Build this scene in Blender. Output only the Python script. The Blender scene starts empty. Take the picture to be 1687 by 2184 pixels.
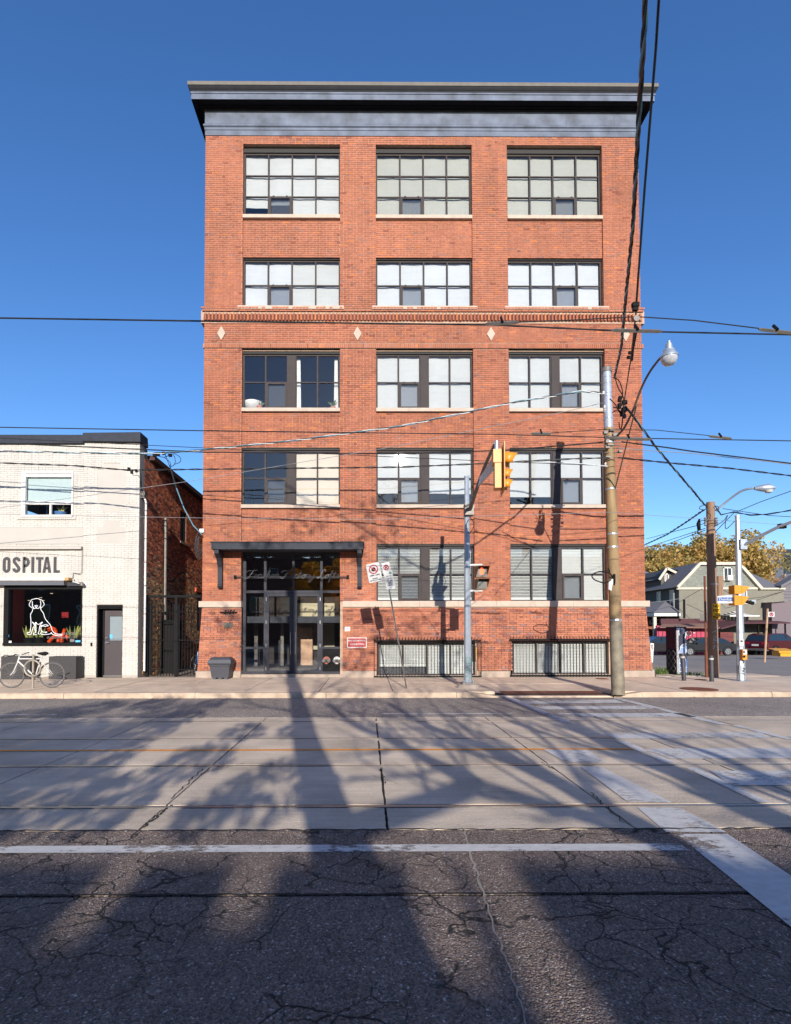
import bpy, math, random
import numpy as np
from mathutils import Matrix, Vector
random.seed(7)
rnd = random.Random(11)
R = math.radians
sc = bpy.context.scene
col = sc.collection

# ---------------------------------------------------------------- camera
FW, FH, FPX = 1687.0, 2183.4, 1139.0          # size of the picture grid used for measuring, focal length in it
CX, CY, PI_, YA, RO = 789.22, 1310.79, 0.0284958, 0.00598, 0.001418
EYE = 1.66
def _rot():
    c, s = math.cos(YA), math.sin(YA); a = Matrix(((c, -s, 0), (s, c, 0), (0, 0, 1)))
    c, s = math.cos(PI_), math.sin(PI_); b = Matrix(((1, 0, 0), (0, c, s), (0, -s, c)))
    c, s = math.cos(RO), math.sin(RO); d = Matrix(((c, 0, -s), (0, 1, 0), (s, 0, c)))
    return d @ b @ a
RT = _rot().transposed()
cam_d = bpy.data.cameras.new('camera'); cam = bpy.data.objects.new('camera', cam_d); col.objects.link(cam)
right, fwd, up = RT.col[0], RT.col[1], RT.col[2]
m = Matrix.Identity(4)
for i in range(3):
    m[i][0] = right[i]; m[i][1] = up[i]; m[i][2] = -fwd[i]
m[2][3] = EYE
cam.matrix_world = m
cam_d.sensor_fit = 'HORIZONTAL'; cam_d.sensor_width = 36; cam_d.lens = FPX / FW * 36
cam_d.shift_x = (FW / 2 - CX) / FW; cam_d.shift_y = (CY - FH / 2) / FW
cam_d.clip_start = 0.05; cam_d.clip_end = 2000
sc.camera = cam
def ray(px, py): return RT @ Vector((px - CX, FPX, CY - py))
def at(px, py, Y):
    r = ray(px, py); t = Y / r.y
    return Vector((r.x * t, Y, EYE + r.z * t))
def atz(px, py, Z=0.0):
    r = ray(px, py); t = (Z - EYE) / r.z
    return Vector((r.x * t, r.y * t, Z))

# ---------------------------------------------------------------- light
SUN_EL, SUN_AX = R(17.9), -0.062               # light travels towards +Y and a touch to -X
w = bpy.data.worlds.new('World'); sc.world = w; w.use_nodes = True
nt = w.node_tree; nt.nodes.clear()
sky = nt.nodes.new('ShaderNodeTexSky'); sky.sky_type = 'NISHITA'; sky.sun_disc = False
sky.sun_elevation = SUN_EL; sky.air_density = 1.0; sky.dust_density = 0.25; sky.ozone_density = 4.0
SRC = Vector((-SUN_AX, -1, 0)).normalized()   # horizontal direction to the sun
sky.sun_rotation = math.atan2(SRC.x, SRC.y)
bg = nt.nodes.new('ShaderNodeBackground'); bg.inputs[1].default_value = 0.15
out = nt.nodes.new('ShaderNodeOutputWorld')
hs = nt.nodes.new('ShaderNodeHueSaturation'); hs.inputs['Saturation'].default_value = 1.15; hs.inputs['Hue'].default_value = .508; hs.inputs['Value'].default_value = 1.06
nt.links.new(sky.outputs[0], hs.inputs['Color']); nt.links.new(hs.outputs[0], bg.inputs[0]); nt.links.new(bg.outputs[0], out.inputs[0])
sd = bpy.data.lights.new('sun', 'SUN'); sd.energy = 5.0; sd.angle = R(0.42); sd.color = (1.0, 0.94, 0.85)
so = bpy.data.objects.new('sun', sd); col.objects.link(so)
LD = Vector((SUN_AX, 1, -math.tan(SUN_EL) * math.hypot(1, SUN_AX))).normalized()
so.rotation_euler = LD.to_track_quat('-Z', 'Y').to_euler()
sc.view_settings.view_transform = 'Standard'; sc.view_settings.look = 'None'
sc.view_settings.exposure = 0.38; sc.view_settings.gamma = 1; sc.view_settings.use_curve_mapping = False
sc.cycles.max_bounces = 6; sc.cycles.transparent_max_bounces = 16; sc.cycles.glossy_bounces = 3; sc.cycles.diffuse_bounces = 3
sc.cycles.use_denoising = True

# ---------------------------------------------------------------- materials
def lin(c):
    c /= 255.0
    return c / 12.92 if c <= 0.04045 else ((c + 0.055) / 1.055) ** 2.4
def rgb(r, g, b): return (lin(r), lin(g), lin(b))
MATS = {}
def mat(name, c=(.5, .5, .5), rough=.7, metal=0, var=.15, vs=6, bump=0, bs=60, attr=False, spec=.5, emit=0, alpha=None, ramp=None, detail=6, stretch=None, bd=.01, big=None):
    if name in MATS: return MATS[name]
    m = bpy.data.materials.new(name); m.use_nodes = True; n = m.node_tree.nodes; L = m.node_tree.links
    b = n['Principled BSDF']; b.inputs['Roughness'].default_value = rough; b.inputs['Metallic'].default_value = metal
    b.inputs['Specular IOR Level'].default_value = spec
    geo = n.new('ShaderNodeNewGeometry'); P = geo.outputs['Position']
    if stretch:
        mp = n.new('ShaderNodeMapping'); mp.inputs['Scale'].default_value = stretch; L.new(P, mp.inputs['Vector']); P = mp.outputs[0]
    nz = n.new('ShaderNodeTexNoise'); nz.inputs['Scale'].default_value = vs; nz.inputs['Detail'].default_value = detail
    L.new(P, nz.inputs['Vector'])
    mr = n.new('ShaderNodeMapRange'); mr.inputs[1].default_value = .25; mr.inputs[2].default_value = .75
    mr.inputs[3].default_value = 1 - var; mr.inputs[4].default_value = 1 + var
    L.new(nz.outputs['Fac'], mr.inputs[0])
    mx = n.new('ShaderNodeMix'); mx.data_type = 'RGBA'; mx.blend_type = 'MULTIPLY'; mx.inputs[0].default_value = 1
    if attr:
        a = n.new('ShaderNodeAttribute'); a.attribute_name = 'Col'; L.new(a.outputs['Color'], mx.inputs[6])
    else: mx.inputs[6].default_value = (*c, 1)
    fac = mr.outputs[0]
    for (bs_, ba_, bst) in (big or ()):
        mp = n.new('ShaderNodeMapping'); mp.inputs['Scale'].default_value = bst; L.new(geo.outputs['Position'], mp.inputs['Vector'])
        n3 = n.new('ShaderNodeTexNoise'); n3.inputs['Scale'].default_value = bs_; n3.inputs['Detail'].default_value = 7; n3.inputs['Roughness'].default_value = .65; L.new(mp.outputs[0], n3.inputs['Vector'])
        m3 = n.new('ShaderNodeMapRange'); m3.inputs[1].default_value = .34; m3.inputs[2].default_value = .66; m3.inputs[3].default_value = 1 - ba_; m3.inputs[4].default_value = 1 + ba_ * .8; L.new(n3.outputs['Fac'], m3.inputs[0])
        mm = n.new('ShaderNodeMath'); mm.operation = 'MULTIPLY'; L.new(fac, mm.inputs[0]); L.new(m3.outputs[0], mm.inputs[1]); fac = mm.outputs[0]
    L.new(fac, mx.inputs[7]); L.new(mx.outputs[2], b.inputs['Base Color'])
    if emit:
        b.inputs['Emission Color'].default_value = (*c, 1); b.inputs['Emission Strength'].default_value = emit
    if bump:
        n2 = n.new('ShaderNodeTexNoise'); n2.inputs['Scale'].default_value = bs; n2.inputs['Detail'].default_value = 4; L.new(P, n2.inputs['Vector'])
        bp = n.new('ShaderNodeBump'); bp.inputs['Strength'].default_value = bump; bp.inputs['Distance'].default_value = bd
        L.new(n2.outputs['Fac'], bp.inputs['Height']); L.new(bp.outputs[0], b.inputs['Normal'])
    MATS[name] = m; return m
def glass_mat(name='window glass', tint=(.975, .985, .985), ior=1.75, wave=.006, veil=0.0):
    if name in MATS: return MATS[name]
    m = bpy.data.materials.new(name); m.use_nodes = True; n = m.node_tree.nodes; L = m.node_tree.links; n.clear()
    o = n.new('ShaderNodeOutputMaterial'); t = n.new('ShaderNodeBsdfTransparent'); t.inputs[0].default_value = (*tint, 1)
    g = n.new('ShaderNodeBsdfGlossy'); g.inputs['Roughness'].default_value = .01; g.inputs[0].default_value = (.95, .98, 1, 1)
    f = n.new('ShaderNodeFresnel'); f.inputs[0].default_value = ior; mx = n.new('ShaderNodeMixShader')
    geo = n.new('ShaderNodeNewGeometry'); nz = n.new('ShaderNodeTexNoise'); nz.inputs['Scale'].default_value = 2.2; nz.inputs['Detail'].default_value = 1
    L.new(geo.outputs['Position'], nz.inputs['Vector'])
    bp = n.new('ShaderNodeBump'); bp.inputs['Strength'].default_value = wave; bp.inputs['Distance'].default_value = .2
    L.new(nz.outputs['Fac'], bp.inputs['Height']); L.new(bp.outputs[0], g.inputs['Normal'])
    inv = n.new('ShaderNodeMath'); inv.operation = 'SUBTRACT'; inv.inputs[0].default_value = 1; L.new(geo.outputs['Backfacing'], inv.inputs[1]); ml = n.new('ShaderNodeMath'); ml.operation = 'MULTIPLY'; L.new(f.outputs[0], ml.inputs[0]); L.new(inv.outputs[0], ml.inputs[1])
    L.new(ml.outputs[0], mx.inputs[0]); L.new(t.outputs[0], mx.inputs[1]); L.new(g.outputs[0], mx.inputs[2]); L.new(mx.outputs[0], o.inputs[0])
    MATS[name] = m; return m
def brick_proc(name, c1, c2, mortar, axis='XZ', bw=.225, rh=.068):
    m = bpy.data.materials.new(name); m.use_nodes = True; n = m.node_tree.nodes; L = m.node_tree.links; b = n['Principled BSDF']
    b.inputs['Roughness'].default_value = .9
    geo = n.new('ShaderNodeNewGeometry'); s = n.new('ShaderNodeSeparateXYZ'); c = n.new('ShaderNodeCombineXYZ'); L.new(geo.outputs['Position'], s.inputs[0])
    ad = n.new('ShaderNodeMath'); ad.operation = 'ADD'; L.new(s.outputs[0], ad.inputs[0]); L.new(s.outputs[1], ad.inputs[1])
    L.new(ad.outputs[0], c.inputs[0]); L.new(s.outputs[2], c.inputs[1])
    t = n.new('ShaderNodeTexBrick'); t.inputs['Scale'].default_value = 1; t.inputs['Brick Width'].default_value = bw; t.inputs['Row Height'].default_value = rh
    t.inputs['Mortar Size'].default_value = .006; t.inputs['Color1'].default_value = (*c1, 1); t.inputs['Color2'].default_value = (*c2, 1); t.inputs['Mortar'].default_value = (*mortar, 1)
    L.new(c.outputs[0], t.inputs['Vector']); L.new(t.outputs[0], b.inputs['Base Color'])
    MATS[name] = m; return m
def road_mat(name, base, speck, cracks=True, agg=95, rough=.85, bumpk=.9):
    m = bpy.data.materials.new(name); m.use_nodes = True; n = m.node_tree.nodes; L = m.node_tree.links; b = n['Principled BSDF']
    b.inputs['Roughness'].default_value = rough
    geo = n.new('ShaderNodeNewGeometry'); P = geo.outputs['Position']
    def noise(s, d=3, src=P):
        x = n.new('ShaderNodeTexNoise'); x.inputs['Scale'].default_value = s; x.inputs['Detail'].default_value = d; L.new(src, x.inputs['Vector']); return x
    def rng(src, a, b_, c, d):
        x = n.new('ShaderNodeMapRange'); L.new(src, x.inputs[0])
        for i, v in enumerate((a, b_, c, d)): x.inputs[i + 1].default_value = v
        return x.outputs[0]
    v = n.new('ShaderNodeTexVoronoi'); v.inputs['Scale'].default_value = agg; L.new(P, v.inputs['Vector'])
    sx = n.new('ShaderNodeSeparateColor'); L.new(v.outputs['Color'], sx.inputs[0])
    pick = rng(sx.outputs[0], .88, 1.0, 0, .9)                                    # a few pale stones
    rampn = rng(sx.outputs[1], 0, 1, .45, 1.5)
    big = rng(noise(.55, 5).outputs['Fac'], .3, .7, .82, 1.2)
    mid = rng(noise(7, 4).outputs['Fac'], .3, .7, .86, 1.14)
    mul = n.new('ShaderNodeMath'); mul.operation = 'MULTIPLY'; L.new(rampn, mul.inputs[0]); L.new(big, mul.inputs[1])
    mul2 = n.new('ShaderNodeMath'); mul2.operation = 'MULTIPLY'; L.new(mul.outputs[0], mul2.inputs[0]); L.new(mid, mul2.inputs[1])
    mx = n.new('ShaderNodeMix'); mx.data_type = 'RGBA'; mx.inputs[6].default_value = (*base, 1); mx.inputs[7].default_value = (*speck, 1); L.new(pick, mx.inputs[0])
    m2 = n.new('ShaderNodeMix'); m2.data_type = 'RGBA'; m2.blend_type = 'MULTIPLY'; m2.inputs[0].default_value = 1; L.new(mx.outputs[2], m2.inputs[6]); L.new(mul2.outputs[0], m2.inputs[7])
    colr = m2.outputs[2]
    h = n.new('ShaderNodeMath'); h.operation = 'MULTIPLY'; L.new(v.outputs['Distance'], h.inputs[0]); h.inputs[1].default_value = -.9
    height = h.outputs[0]
    if cracks:
        nz = noise(2.2, 6); sub = n.new('ShaderNodeVectorMath'); sub.operation = 'MULTIPLY_ADD'; L.new(nz.outputs['Color'], sub.inputs[0])
        sub.inputs[1].default_value = (.55, .55, .55); L.new(P, sub.inputs[2])
        mask = rng(noise(.8, 2).outputs['Fac'], .42, .58, 0, 1)
        tot = None
        for (s_, wd) in ((1.15, .010), (2.9, .007)):
            ve = n.new('ShaderNodeTexVoronoi'); ve.feature = 'DISTANCE_TO_EDGE'; ve.inputs['Scale'].default_value = s_; L.new(sub.outputs[0], ve.inputs['Vector'])
            k = rng(ve.outputs['Distance'], wd * .25 * s_, wd * s_, 1, 0)
            if s_ > 2:
                q = n.new('ShaderNodeMath'); q.operation = 'MULTIPLY'; L.new(k, q.inputs[0]); L.new(mask, q.inputs[1]); k = q.outputs[0]
            else:
                mk = rng(noise(1.7, 2).outputs['Fac'], .44, .52, 0, 1)
                q = n.new('ShaderNodeMath'); q.operation = 'MULTIPLY'; L.new(k, q.inputs[0]); L.new(mk, q.inputs[1]); k = q.outputs[0]
            if tot is None: tot = k
            else:
                q = n.new('ShaderNodeMath'); q.operation = 'MAXIMUM'; L.new(tot, q.inputs[0]); L.new(k, q.inputs[1]); tot = q.outputs[0]
        m3 = n.new('ShaderNodeMix'); m3.data_type = 'RGBA'; L.new(tot, m3.inputs[0]); L.new(colr, m3.inputs[6]); m3.inputs[7].default_value = (.012, .011, .011, 1)
        colr = m3.outputs[2]
        q = n.new('ShaderNodeMath'); q.operation = 'MULTIPLY_ADD'; L.new(tot, q.inputs[0]); q.inputs[1].default_value = -2.2; L.new(height, q.inputs[2]); height = q.outputs[0]
    bp = n.new('ShaderNodeBump'); bp.inputs['Strength'].default_value = bumpk; bp.inputs['Distance'].default_value = .02
    L.new(height, bp.inputs['Height']); L.new(bp.outputs[0], b.inputs['Normal']); L.new(colr, b.inputs['Base Color'])
    MATS[name] = m; return m
def paint_mat(name, c, wear=.5, scale=18):
    m = bpy.data.materials.new(name); m.use_nodes = True; n = m.node_tree.nodes; L = m.node_tree.links; b = n['Principled BSDF']
    b.inputs['Roughness'].default_value = .7
    o = n['Material Output']; t = n.new('ShaderNodeBsdfTransparent'); mx = n.new('ShaderNodeMixShader')
    geo = n.new('ShaderNodeNewGeometry')
    mp = n.new('ShaderNodeMapping'); mp.inputs['Scale'].default_value = (.5, 1, 1); L.new(geo.outputs['Position'], mp.inputs[0])
    a = n.new('ShaderNodeTexNoise'); a.inputs['Scale'].default_value = scale; a.inputs['Detail'].default_value = 8; a.inputs['Roughness'].default_value = .75; L.new(mp.outputs[0], a.inputs['Vector'])
    a2 = n.new('ShaderNodeTexNoise'); a2.inputs['Scale'].default_value = 1.3; a2.inputs['Detail'].default_value = 3; L.new(geo.outputs['Position'], a2.inputs['Vector'])
    ad = n.new('ShaderNodeMath'); ad.operation = 'ADD'; L.new(a.outputs['Fac'], ad.inputs[0]); L.new(a2.outputs['Fac'], ad.inputs[1])
    r = n.new('ShaderNodeMapRange'); L.new(ad.outputs[0], r.inputs[0]); r.inputs[1].default_value = 1.0 + wear * .35 - .28; r.inputs[2].default_value = 1.0 + wear * .35 - .16
    r.inputs[3].default_value = .12; r.inputs[4].default_value = .93
    mm = n.new('ShaderNodeMix'); mm.data_type = 'RGBA'; mm.blend_type = 'MULTIPLY'; mm.inputs[0].default_value = 1; mm.inputs[6].default_value = (*c, 1)
    r2 = n.new('ShaderNodeMapRange'); L.new(a.outputs['Fac'], r2.inputs[0]); r2.inputs[1].default_value = .3; r2.inputs[2].default_value = .7; r2.inputs[3].default_value = .8; r2.inputs[4].default_value = 1.1
    L.new(r2.outputs[0], mm.inputs[7]); L.new(mm.outputs[2], b.inputs['Base Color'])
    L.new(r.outputs[0], mx.inputs[0]); L.new(t.outputs[0], mx.inputs[1]); L.new(b.outputs[0], mx.inputs[2]); L.new(mx.outputs[0], o.inputs[0])
    MATS[name] = m; return m

M_BRICK = mat('red brick', attr=True, rough=.88, var=.14, vs=14, bump=.5, bs=120, big=((.55, .12, (1, 1, 1)), (1.6, .12, (2.2, 2.2, .35))))
M_PBRICK = mat('painted brick', attr=True, rough=.6, var=.05, vs=3, bump=.25, bs=60, big=((.9, .06, (1, 1, 1)), (2.0, .07, (2.5, 2.5, .3))))
M_DBRICK = mat('old brick', attr=True, rough=.92, var=.25, vs=10, bump=.6, bs=90)
M_MORT = mat('mortar', rgb(172, 146, 126), .95, var=.15, vs=9, bump=.4)
M_MORTW = mat('painted mortar', rgb(164, 157, 147), .8, var=.08)
M_MORTD = mat('old mortar', rgb(120, 100, 85), .95, var=.25)
M_STONE = mat('limestone', rgb(180, 162, 146), .85, var=.13, vs=5, bump=.3, bs=40)
M_FOUND = mat('foundation concrete', rgb(160, 144, 130), .9, var=.2, vs=4, bump=.5, bs=25)
M_FRAME = mat('window frame paint', rgb(70, 64, 63), .8, var=.1, spec=.15)
M_DFRAME = mat('dark door frame', rgb(56, 56, 62), .7, var=.1, spec=.25)
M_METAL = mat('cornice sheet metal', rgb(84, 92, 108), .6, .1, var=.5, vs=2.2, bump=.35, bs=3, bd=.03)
M_METALD = mat('cornice shade metal', rgb(30, 31, 36), .7, 0, var=.35, spec=.2, vs=3, bump=.15, bs=5)  # near-black tone puts the shade under coping and overhang into the colour
M_CAP = mat('coping metal', rgb(104, 99, 92), .8, 0, var=.12)
M_BLACK = mat('black painted steel', rgb(20, 19, 20), .75, var=.15, spec=.2)
M_DARKM = mat('dark bracket steel', rgb(44, 47, 55), .65, 0, var=.2, spec=.3)
M_GALV = mat('galvanised steel', rgb(168, 176, 184), .42, .55, var=.16, vs=9, bump=.08, bs=30)
M_GREYM = mat('weathered steel', rgb(118, 112, 106), .55, .4, var=.25, vs=12)
M_CHROME = mat('bare aluminium', rgb(205, 205, 205), .25, .9, var=.05)
M_RUST = mat('rusty steel', rgb(112, 66, 48), .8, .2, var=.4, vs=25)
M_WIRE = mat('black cable', rgb(28, 27, 28), .6, var=.1)
M_WIREG = mat('grey strand wire', rgb(150, 150, 152), .45, .3, var=.1)
M_WIREW = mat('white service cable', rgb(200, 205, 205), .5, var=.1)
M_WIREB = mat('teal service cable', rgb(90, 135, 150), .5, var=.1)
M_COPPER = mat('brown cable', rgb(92, 62, 48), .6, var=.2)
M_YEL = mat('signal yellow paint', rgb(206, 134, 30), .45, var=.08)
M_GLASS = glass_mat()
M_GLASSD = glass_mat('door glass', (.93, .94, .94), 2.3, .008)
M_GLASSS = glass_mat('signal lens glass', (.9, .9, .9), 1.45, .0)
M_ASPH = road_mat('cracked asphalt', (.19, .138, .112), (.46, .42, .38), True, 95)
M_ASPHF = road_mat('worn asphalt', (.26, .215, .18), (.40, .36, .32), False, 60, bumpk=.4)
M_CONC = mat('track concrete', rgb(200, 182, 160), .85, var=.26, vs=1.1, bump=.6, bs=38, detail=10, spec=.3, bd=.012, big=((.35, .14, (1, 1, 1)), (5, .10, (.25, 3, 1)), (30, .08, (1, 1, 1))))
M_CONCS = mat('sidewalk concrete', rgb(212, 188, 162), .88, var=.15, vs=2.5, bump=.45, bs=50, detail=8, spec=.3, big=((.6, .12, (1, 1, 1)), (25, .07, (1, 1, 1))))
M_KERB = mat('kerb concrete', rgb(184, 162, 140), .9, var=.2, vs=6, bump=.5, bs=40, big=((1.2, .18, (1, 1, 1)),))
M_JOINT = mat('dark joint dirt', (.02, .018, .016), .95)
M_PAINT = paint_mat('worn white road paint', (.60, .58, .55), .32)
M_PAINTY = paint_mat('worn yellow road paint', rgb(238, 146, 24), .02)
M_RAIL = mat('rail steel', rgb(140, 134, 128), .38, .5, var=.25, vs=6)
M_PLAST = mat('grey plastic', rgb(62, 63, 70), .5, var=.08)
M_WHITE = mat('white paint', rgb(206, 202, 196), .5, var=.05)
M_RED = mat('red paint', rgb(150, 14, 26), .45, var=.05)
M_ORANGE = mat('orange plastic', rgb(240, 82, 22), .4, var=.05)

# ---------------------------------------------------------------- mesh helpers
class MB:
    def __init__(s): s.v = []; s.f = []; s.c = []; s.m = Matrix.Identity(4); s.col = (1, 1, 1)
    def add(s, vs, fs):
        b = len(s.v); m = s.m
        if m == Matrix.Identity(4): s.v.extend(tuple(p) for p in vs)
        else: s.v.extend(tuple(m @ Vector(p)) for p in vs)
        for f in fs: s.f.append(tuple(b + i for i in f)); s.c.append(s.col)
        return s
    def box(s, x0, x1, y0, y1, z0, z1):
        return s.add([(x0, y0, z0), (x1, y0, z0), (x1, y1, z0), (x0, y1, z0), (x0, y0, z1), (x1, y0, z1), (x1, y1, z1), (x0, y1, z1)],
              [(0, 1, 5, 4), (1, 2, 6, 5), (2, 3, 7, 6), (3, 0, 4, 7), (4, 5, 6, 7), (3, 2, 1, 0)])
    def cbox(s, c, sx, sy, sz): return s.box(c[0] - sx / 2, c[0] + sx / 2, c[1] - sy / 2, c[1] + sy / 2, c[2] - sz / 2, c[2] + sz / 2)
    def quad(s, *p): return s.add(p, [tuple(range(len(p)))])
    def prism(s, poly, y0, y1):                     # poly in (x,z), pushed along y
        n = len(poly)
        vs = [(x, y0, z) for x, z in poly] + [(x, y1, z) for x, z in poly]
        fs = [tuple(range(n)), tuple(range(2 * n - 1, n - 1, -1))] + [(i, i + n, (i + 1) % n + n, (i + 1) % n) for i in range(n)]
        return s.add(vs, fs)
    def prismx(s, poly, x0, x1):                    # poly in (y,z), pushed along x
        n = len(poly)
        vs = [(x0, y, z) for y, z in poly] + [(x1, y, z) for y, z in poly]
        fs = [tuple(range(n)), tuple(range(2 * n - 1, n - 1, -1))] + [(i, i + n, (i + 1) % n + n, (i + 1) % n) for i in range(n)]
        return s.add(vs, fs)
    def cyl(s, p0, p1, r0, r1=None, n=12, caps=True):
        return s.tube([p0, p1], [r0, r0 if r1 is None else r1], n, caps)
    def tube(s, pts, r, n=8, caps=True, closed=False):
        pts = [Vector(p) for p in pts]; k = len(pts)
        rs = r if isinstance(r, (list, tuple)) else [r] * k
        vs = []; prev = None
        for i in range(k):
            if closed: d = pts[(i + 1) % k] - pts[i - 1]
            else: d = pts[min(i + 1, k - 1)] - pts[max(i - 1, 0)]
            if d.length < 1e-9: d = Vector((0, 0, 1))
            d.normalize()
            if prev is None:
                a = Vector((0, 0, 1)) if abs(d.z) < .9 else Vector((1, 0, 0)); u = d.cross(a).normalized()
            else:
                u = prev - d * prev.dot(d)
                u = u.normalized() if u.length > 1e-6 else d.orthogonal().normalized()
            prev = u; v = d.cross(u)
            for j in range(n):
                t = 2 * math.pi * j / n; vs.append(pts[i] + (u * math.cos(t) + v * math.sin(t)) * rs[i])
        fs = []
        for i in range(k if closed else k - 1):
            a, b = i * n, ((i + 1) % k) * n
            for j in range(n): fs.append((a + j, a + (j + 1) % n, b + (j + 1) % n, b + j))
        if caps and not closed: fs += [tuple(range(n - 1, -1, -1)), tuple(range((k - 1) * n, k * n))]
        return s.add(vs, fs)
    def lathe(s, prof, c=(0, 0, 0), n=20):          # prof (r,z) about a vertical axis
        vs = []
        for r, z in prof:
            for j in range(n):
                t = 2 * math.pi * j / n; vs.append((c[0] + r * math.cos(t), c[1] + r * math.sin(t), c[2] + z))
        fs = []
        for i in range(len(prof) - 1):
            for j in range(n): fs.append((i * n + j, i * n + (j + 1) % n, (i + 1) * n + (j + 1) % n, (i + 1) * n + j))
        fs.append(tuple(range(n - 1, -1, -1))); fs.append(tuple(range((len(prof) - 1) * n, len(prof) * n)))
        return s.add(vs, fs)
    def disc(s, c, r, y1, n=24):                    # disc facing -Y, thickness to y1
        return s.prism([(c[0] + r * math.cos(2 * math.pi * i / n), c[2] + r * math.sin(2 * math.pi * i / n)) for i in range(n)], c[1], y1)
    def stroke(s, pts, wd, y0, y1):                 # flat mitred stroke in xz
        P = [Vector((p[0], p[1])) for p in pts]; P = [p for i, p in enumerate(P) if i == 0 or (p - P[i - 1]).length > 1e-4]; Lp = []; Rp = []
        for i in range(len(P)):
            a = (P[i] - P[i - 1]).normalized() if i else None; b = (P[i + 1] - P[i]).normalized() if i < len(P) - 1 else None
            d = ((a or b) + (b or a)).normalized(); nrm = Vector((-d.y, d.x)); k = 1
            if a and b: k = 1 / max(.5, nrm.dot(Vector((-a.y, a.x))))
            Lp.append(P[i] + nrm * wd / 2 * k); Rp.append(P[i] - nrm * wd / 2 * k)
        for i in range(len(P) - 1):
            s.prism([tuple(Rp[i]), tuple(Rp[i + 1]), tuple(Lp[i + 1]), tuple(Lp[i])], y0, y1)
        return s
    def build(s, name, material, parent=None, smooth=False, loc=None):
        me = bpy.data.meshes.new(name); me.from_pydata([tuple(v) for v in s.v], [], s.f); me.materials.append(material)
        if any(c != (1, 1, 1) for c in s.c):
            ca = me.color_attributes.new('Col', 'FLOAT_COLOR', 'CORNER')
            arr = np.repeat(np.array([(*c, 1) for c in s.c], dtype=np.float32), [len(f) for f in s.f], axis=0)
            ca.data.foreach_set('color', arr.ravel())
        if smooth:
            me.polygons.foreach_set('use_smooth', [True] * len(me.polygons))
            try: me.set_sharp_from_angle(angle=R(40))
            except Exception: pass
        me.update()
        return link(name, me, parent, loc)
def link(name, me, parent=None, loc=None):
    o = bpy.data.objects.new(name, me); col.objects.link(o)
    if parent is not None: o.parent = parent; o.matrix_parent_inverse = Matrix.Translation(-WL(parent))
    if loc is not None: o.location = loc
    return o
def WL(o):
    v = Vector(o.location) + (o.matrix_parent_inverse.translation if o.parent else Vector())
    if o.parent: v = v + WL(o.parent)
    return v
def tag(o, label=None, cat=None, group=None, kind=None):
    if label: o['label'] = label
    if cat: o['category'] = cat
    if group: o['group'] = group
    if kind: o['kind'] = kind
    return o
def thing(name, label, cat, loc=(0, 0, 0), group=None):
    o = bpy.data.objects.new(name, None); o.empty_display_size = .2; col.objects.link(o); o.location = loc
    return tag(o, label, cat, group)
def cp(o, loc, parent=None):
    c = o.copy(); col.objects.link(c); c.location = loc
    if parent: c.parent = parent
    return c
def spline(pts, n=6):
    P = [Vector(p) for p in pts]; out = []
    for i in range(len(P) - 1):
        p0 = P[max(i - 1, 0)]; p1 = P[i]; p2 = P[i + 1]; p3 = P[min(i + 2, len(P) - 1)]
        for k in range(n):
            t = k / n
            out.append(.5 * ((2 * p1) + (p2 - p0) * t + (2 * p0 - 5 * p1 + 4 * p2 - p3) * t * t + (3 * p1 - p0 - 3 * p2 + p3) * t ** 3))
    out.append(P[-1]); return out
def text(name, s, size, loc, material, parent, sx=1.0, bold=0.0, align='CENTER', ext=.002, shear=0.0, roty=0.0, sp=1.0, rotz=0.0):
    c = bpy.data.curves.new(name, 'FONT'); c.body = s; c.size = size; c.align_x = align; c.align_y = 'CENTER'; c.extrude = ext; c.offset = bold
    c.shear = shear; c.space_character = sp; c.resolution_u = 3
    o = bpy.data.objects.new(name, c); col.objects.link(o)
    dg = bpy.context.evaluated_depsgraph_get(); dg.update()
    me = bpy.data.meshes.new_from_object(o.evaluated_get(dg)); bpy.data.objects.remove(o)
    me.transform(Matrix.Translation(loc) @ Matrix.Rotation(rotz, 4, 'Z') @ Matrix.Rotation(roty, 4, 'Y') @ Matrix.Rotation(R(90), 4, 'X') @ Matrix.Diagonal((sx, 1, 1, 1)))
    me.materials.clear(); me.materials.append(material)
    return link(name, me, parent)

# ---------------------------------------------------------------- the ground
Y0 = 17.4
FB = .13                                          # sidewalk level
g = MB()
def gz(Y):
    if Y < 24: return -.06
    if Y < 42: return -.06 - (Y - 24) / 18 * .34
    return -.40
ys = [-60, -20, 0, 20, 24, 33, 42, 60, 140, 900]; xs = [-700, -60, 0, 30, 90, 700]
for j in range(len(ys) - 1):
    for i in range(len(xs) - 1):
        g.quad((xs[i], ys[j], gz(ys[j])), (xs[i + 1], ys[j], gz(ys[j])), (xs[i + 1], ys[j + 1], gz(ys[j + 1])), (xs[i], ys[j + 1], gz(ys[j + 1])))
tag(g.build('ground', mat('bare ground', rgb(105, 98, 90), .95, var=.3, vs=1.5)), kind='structure')
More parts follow.
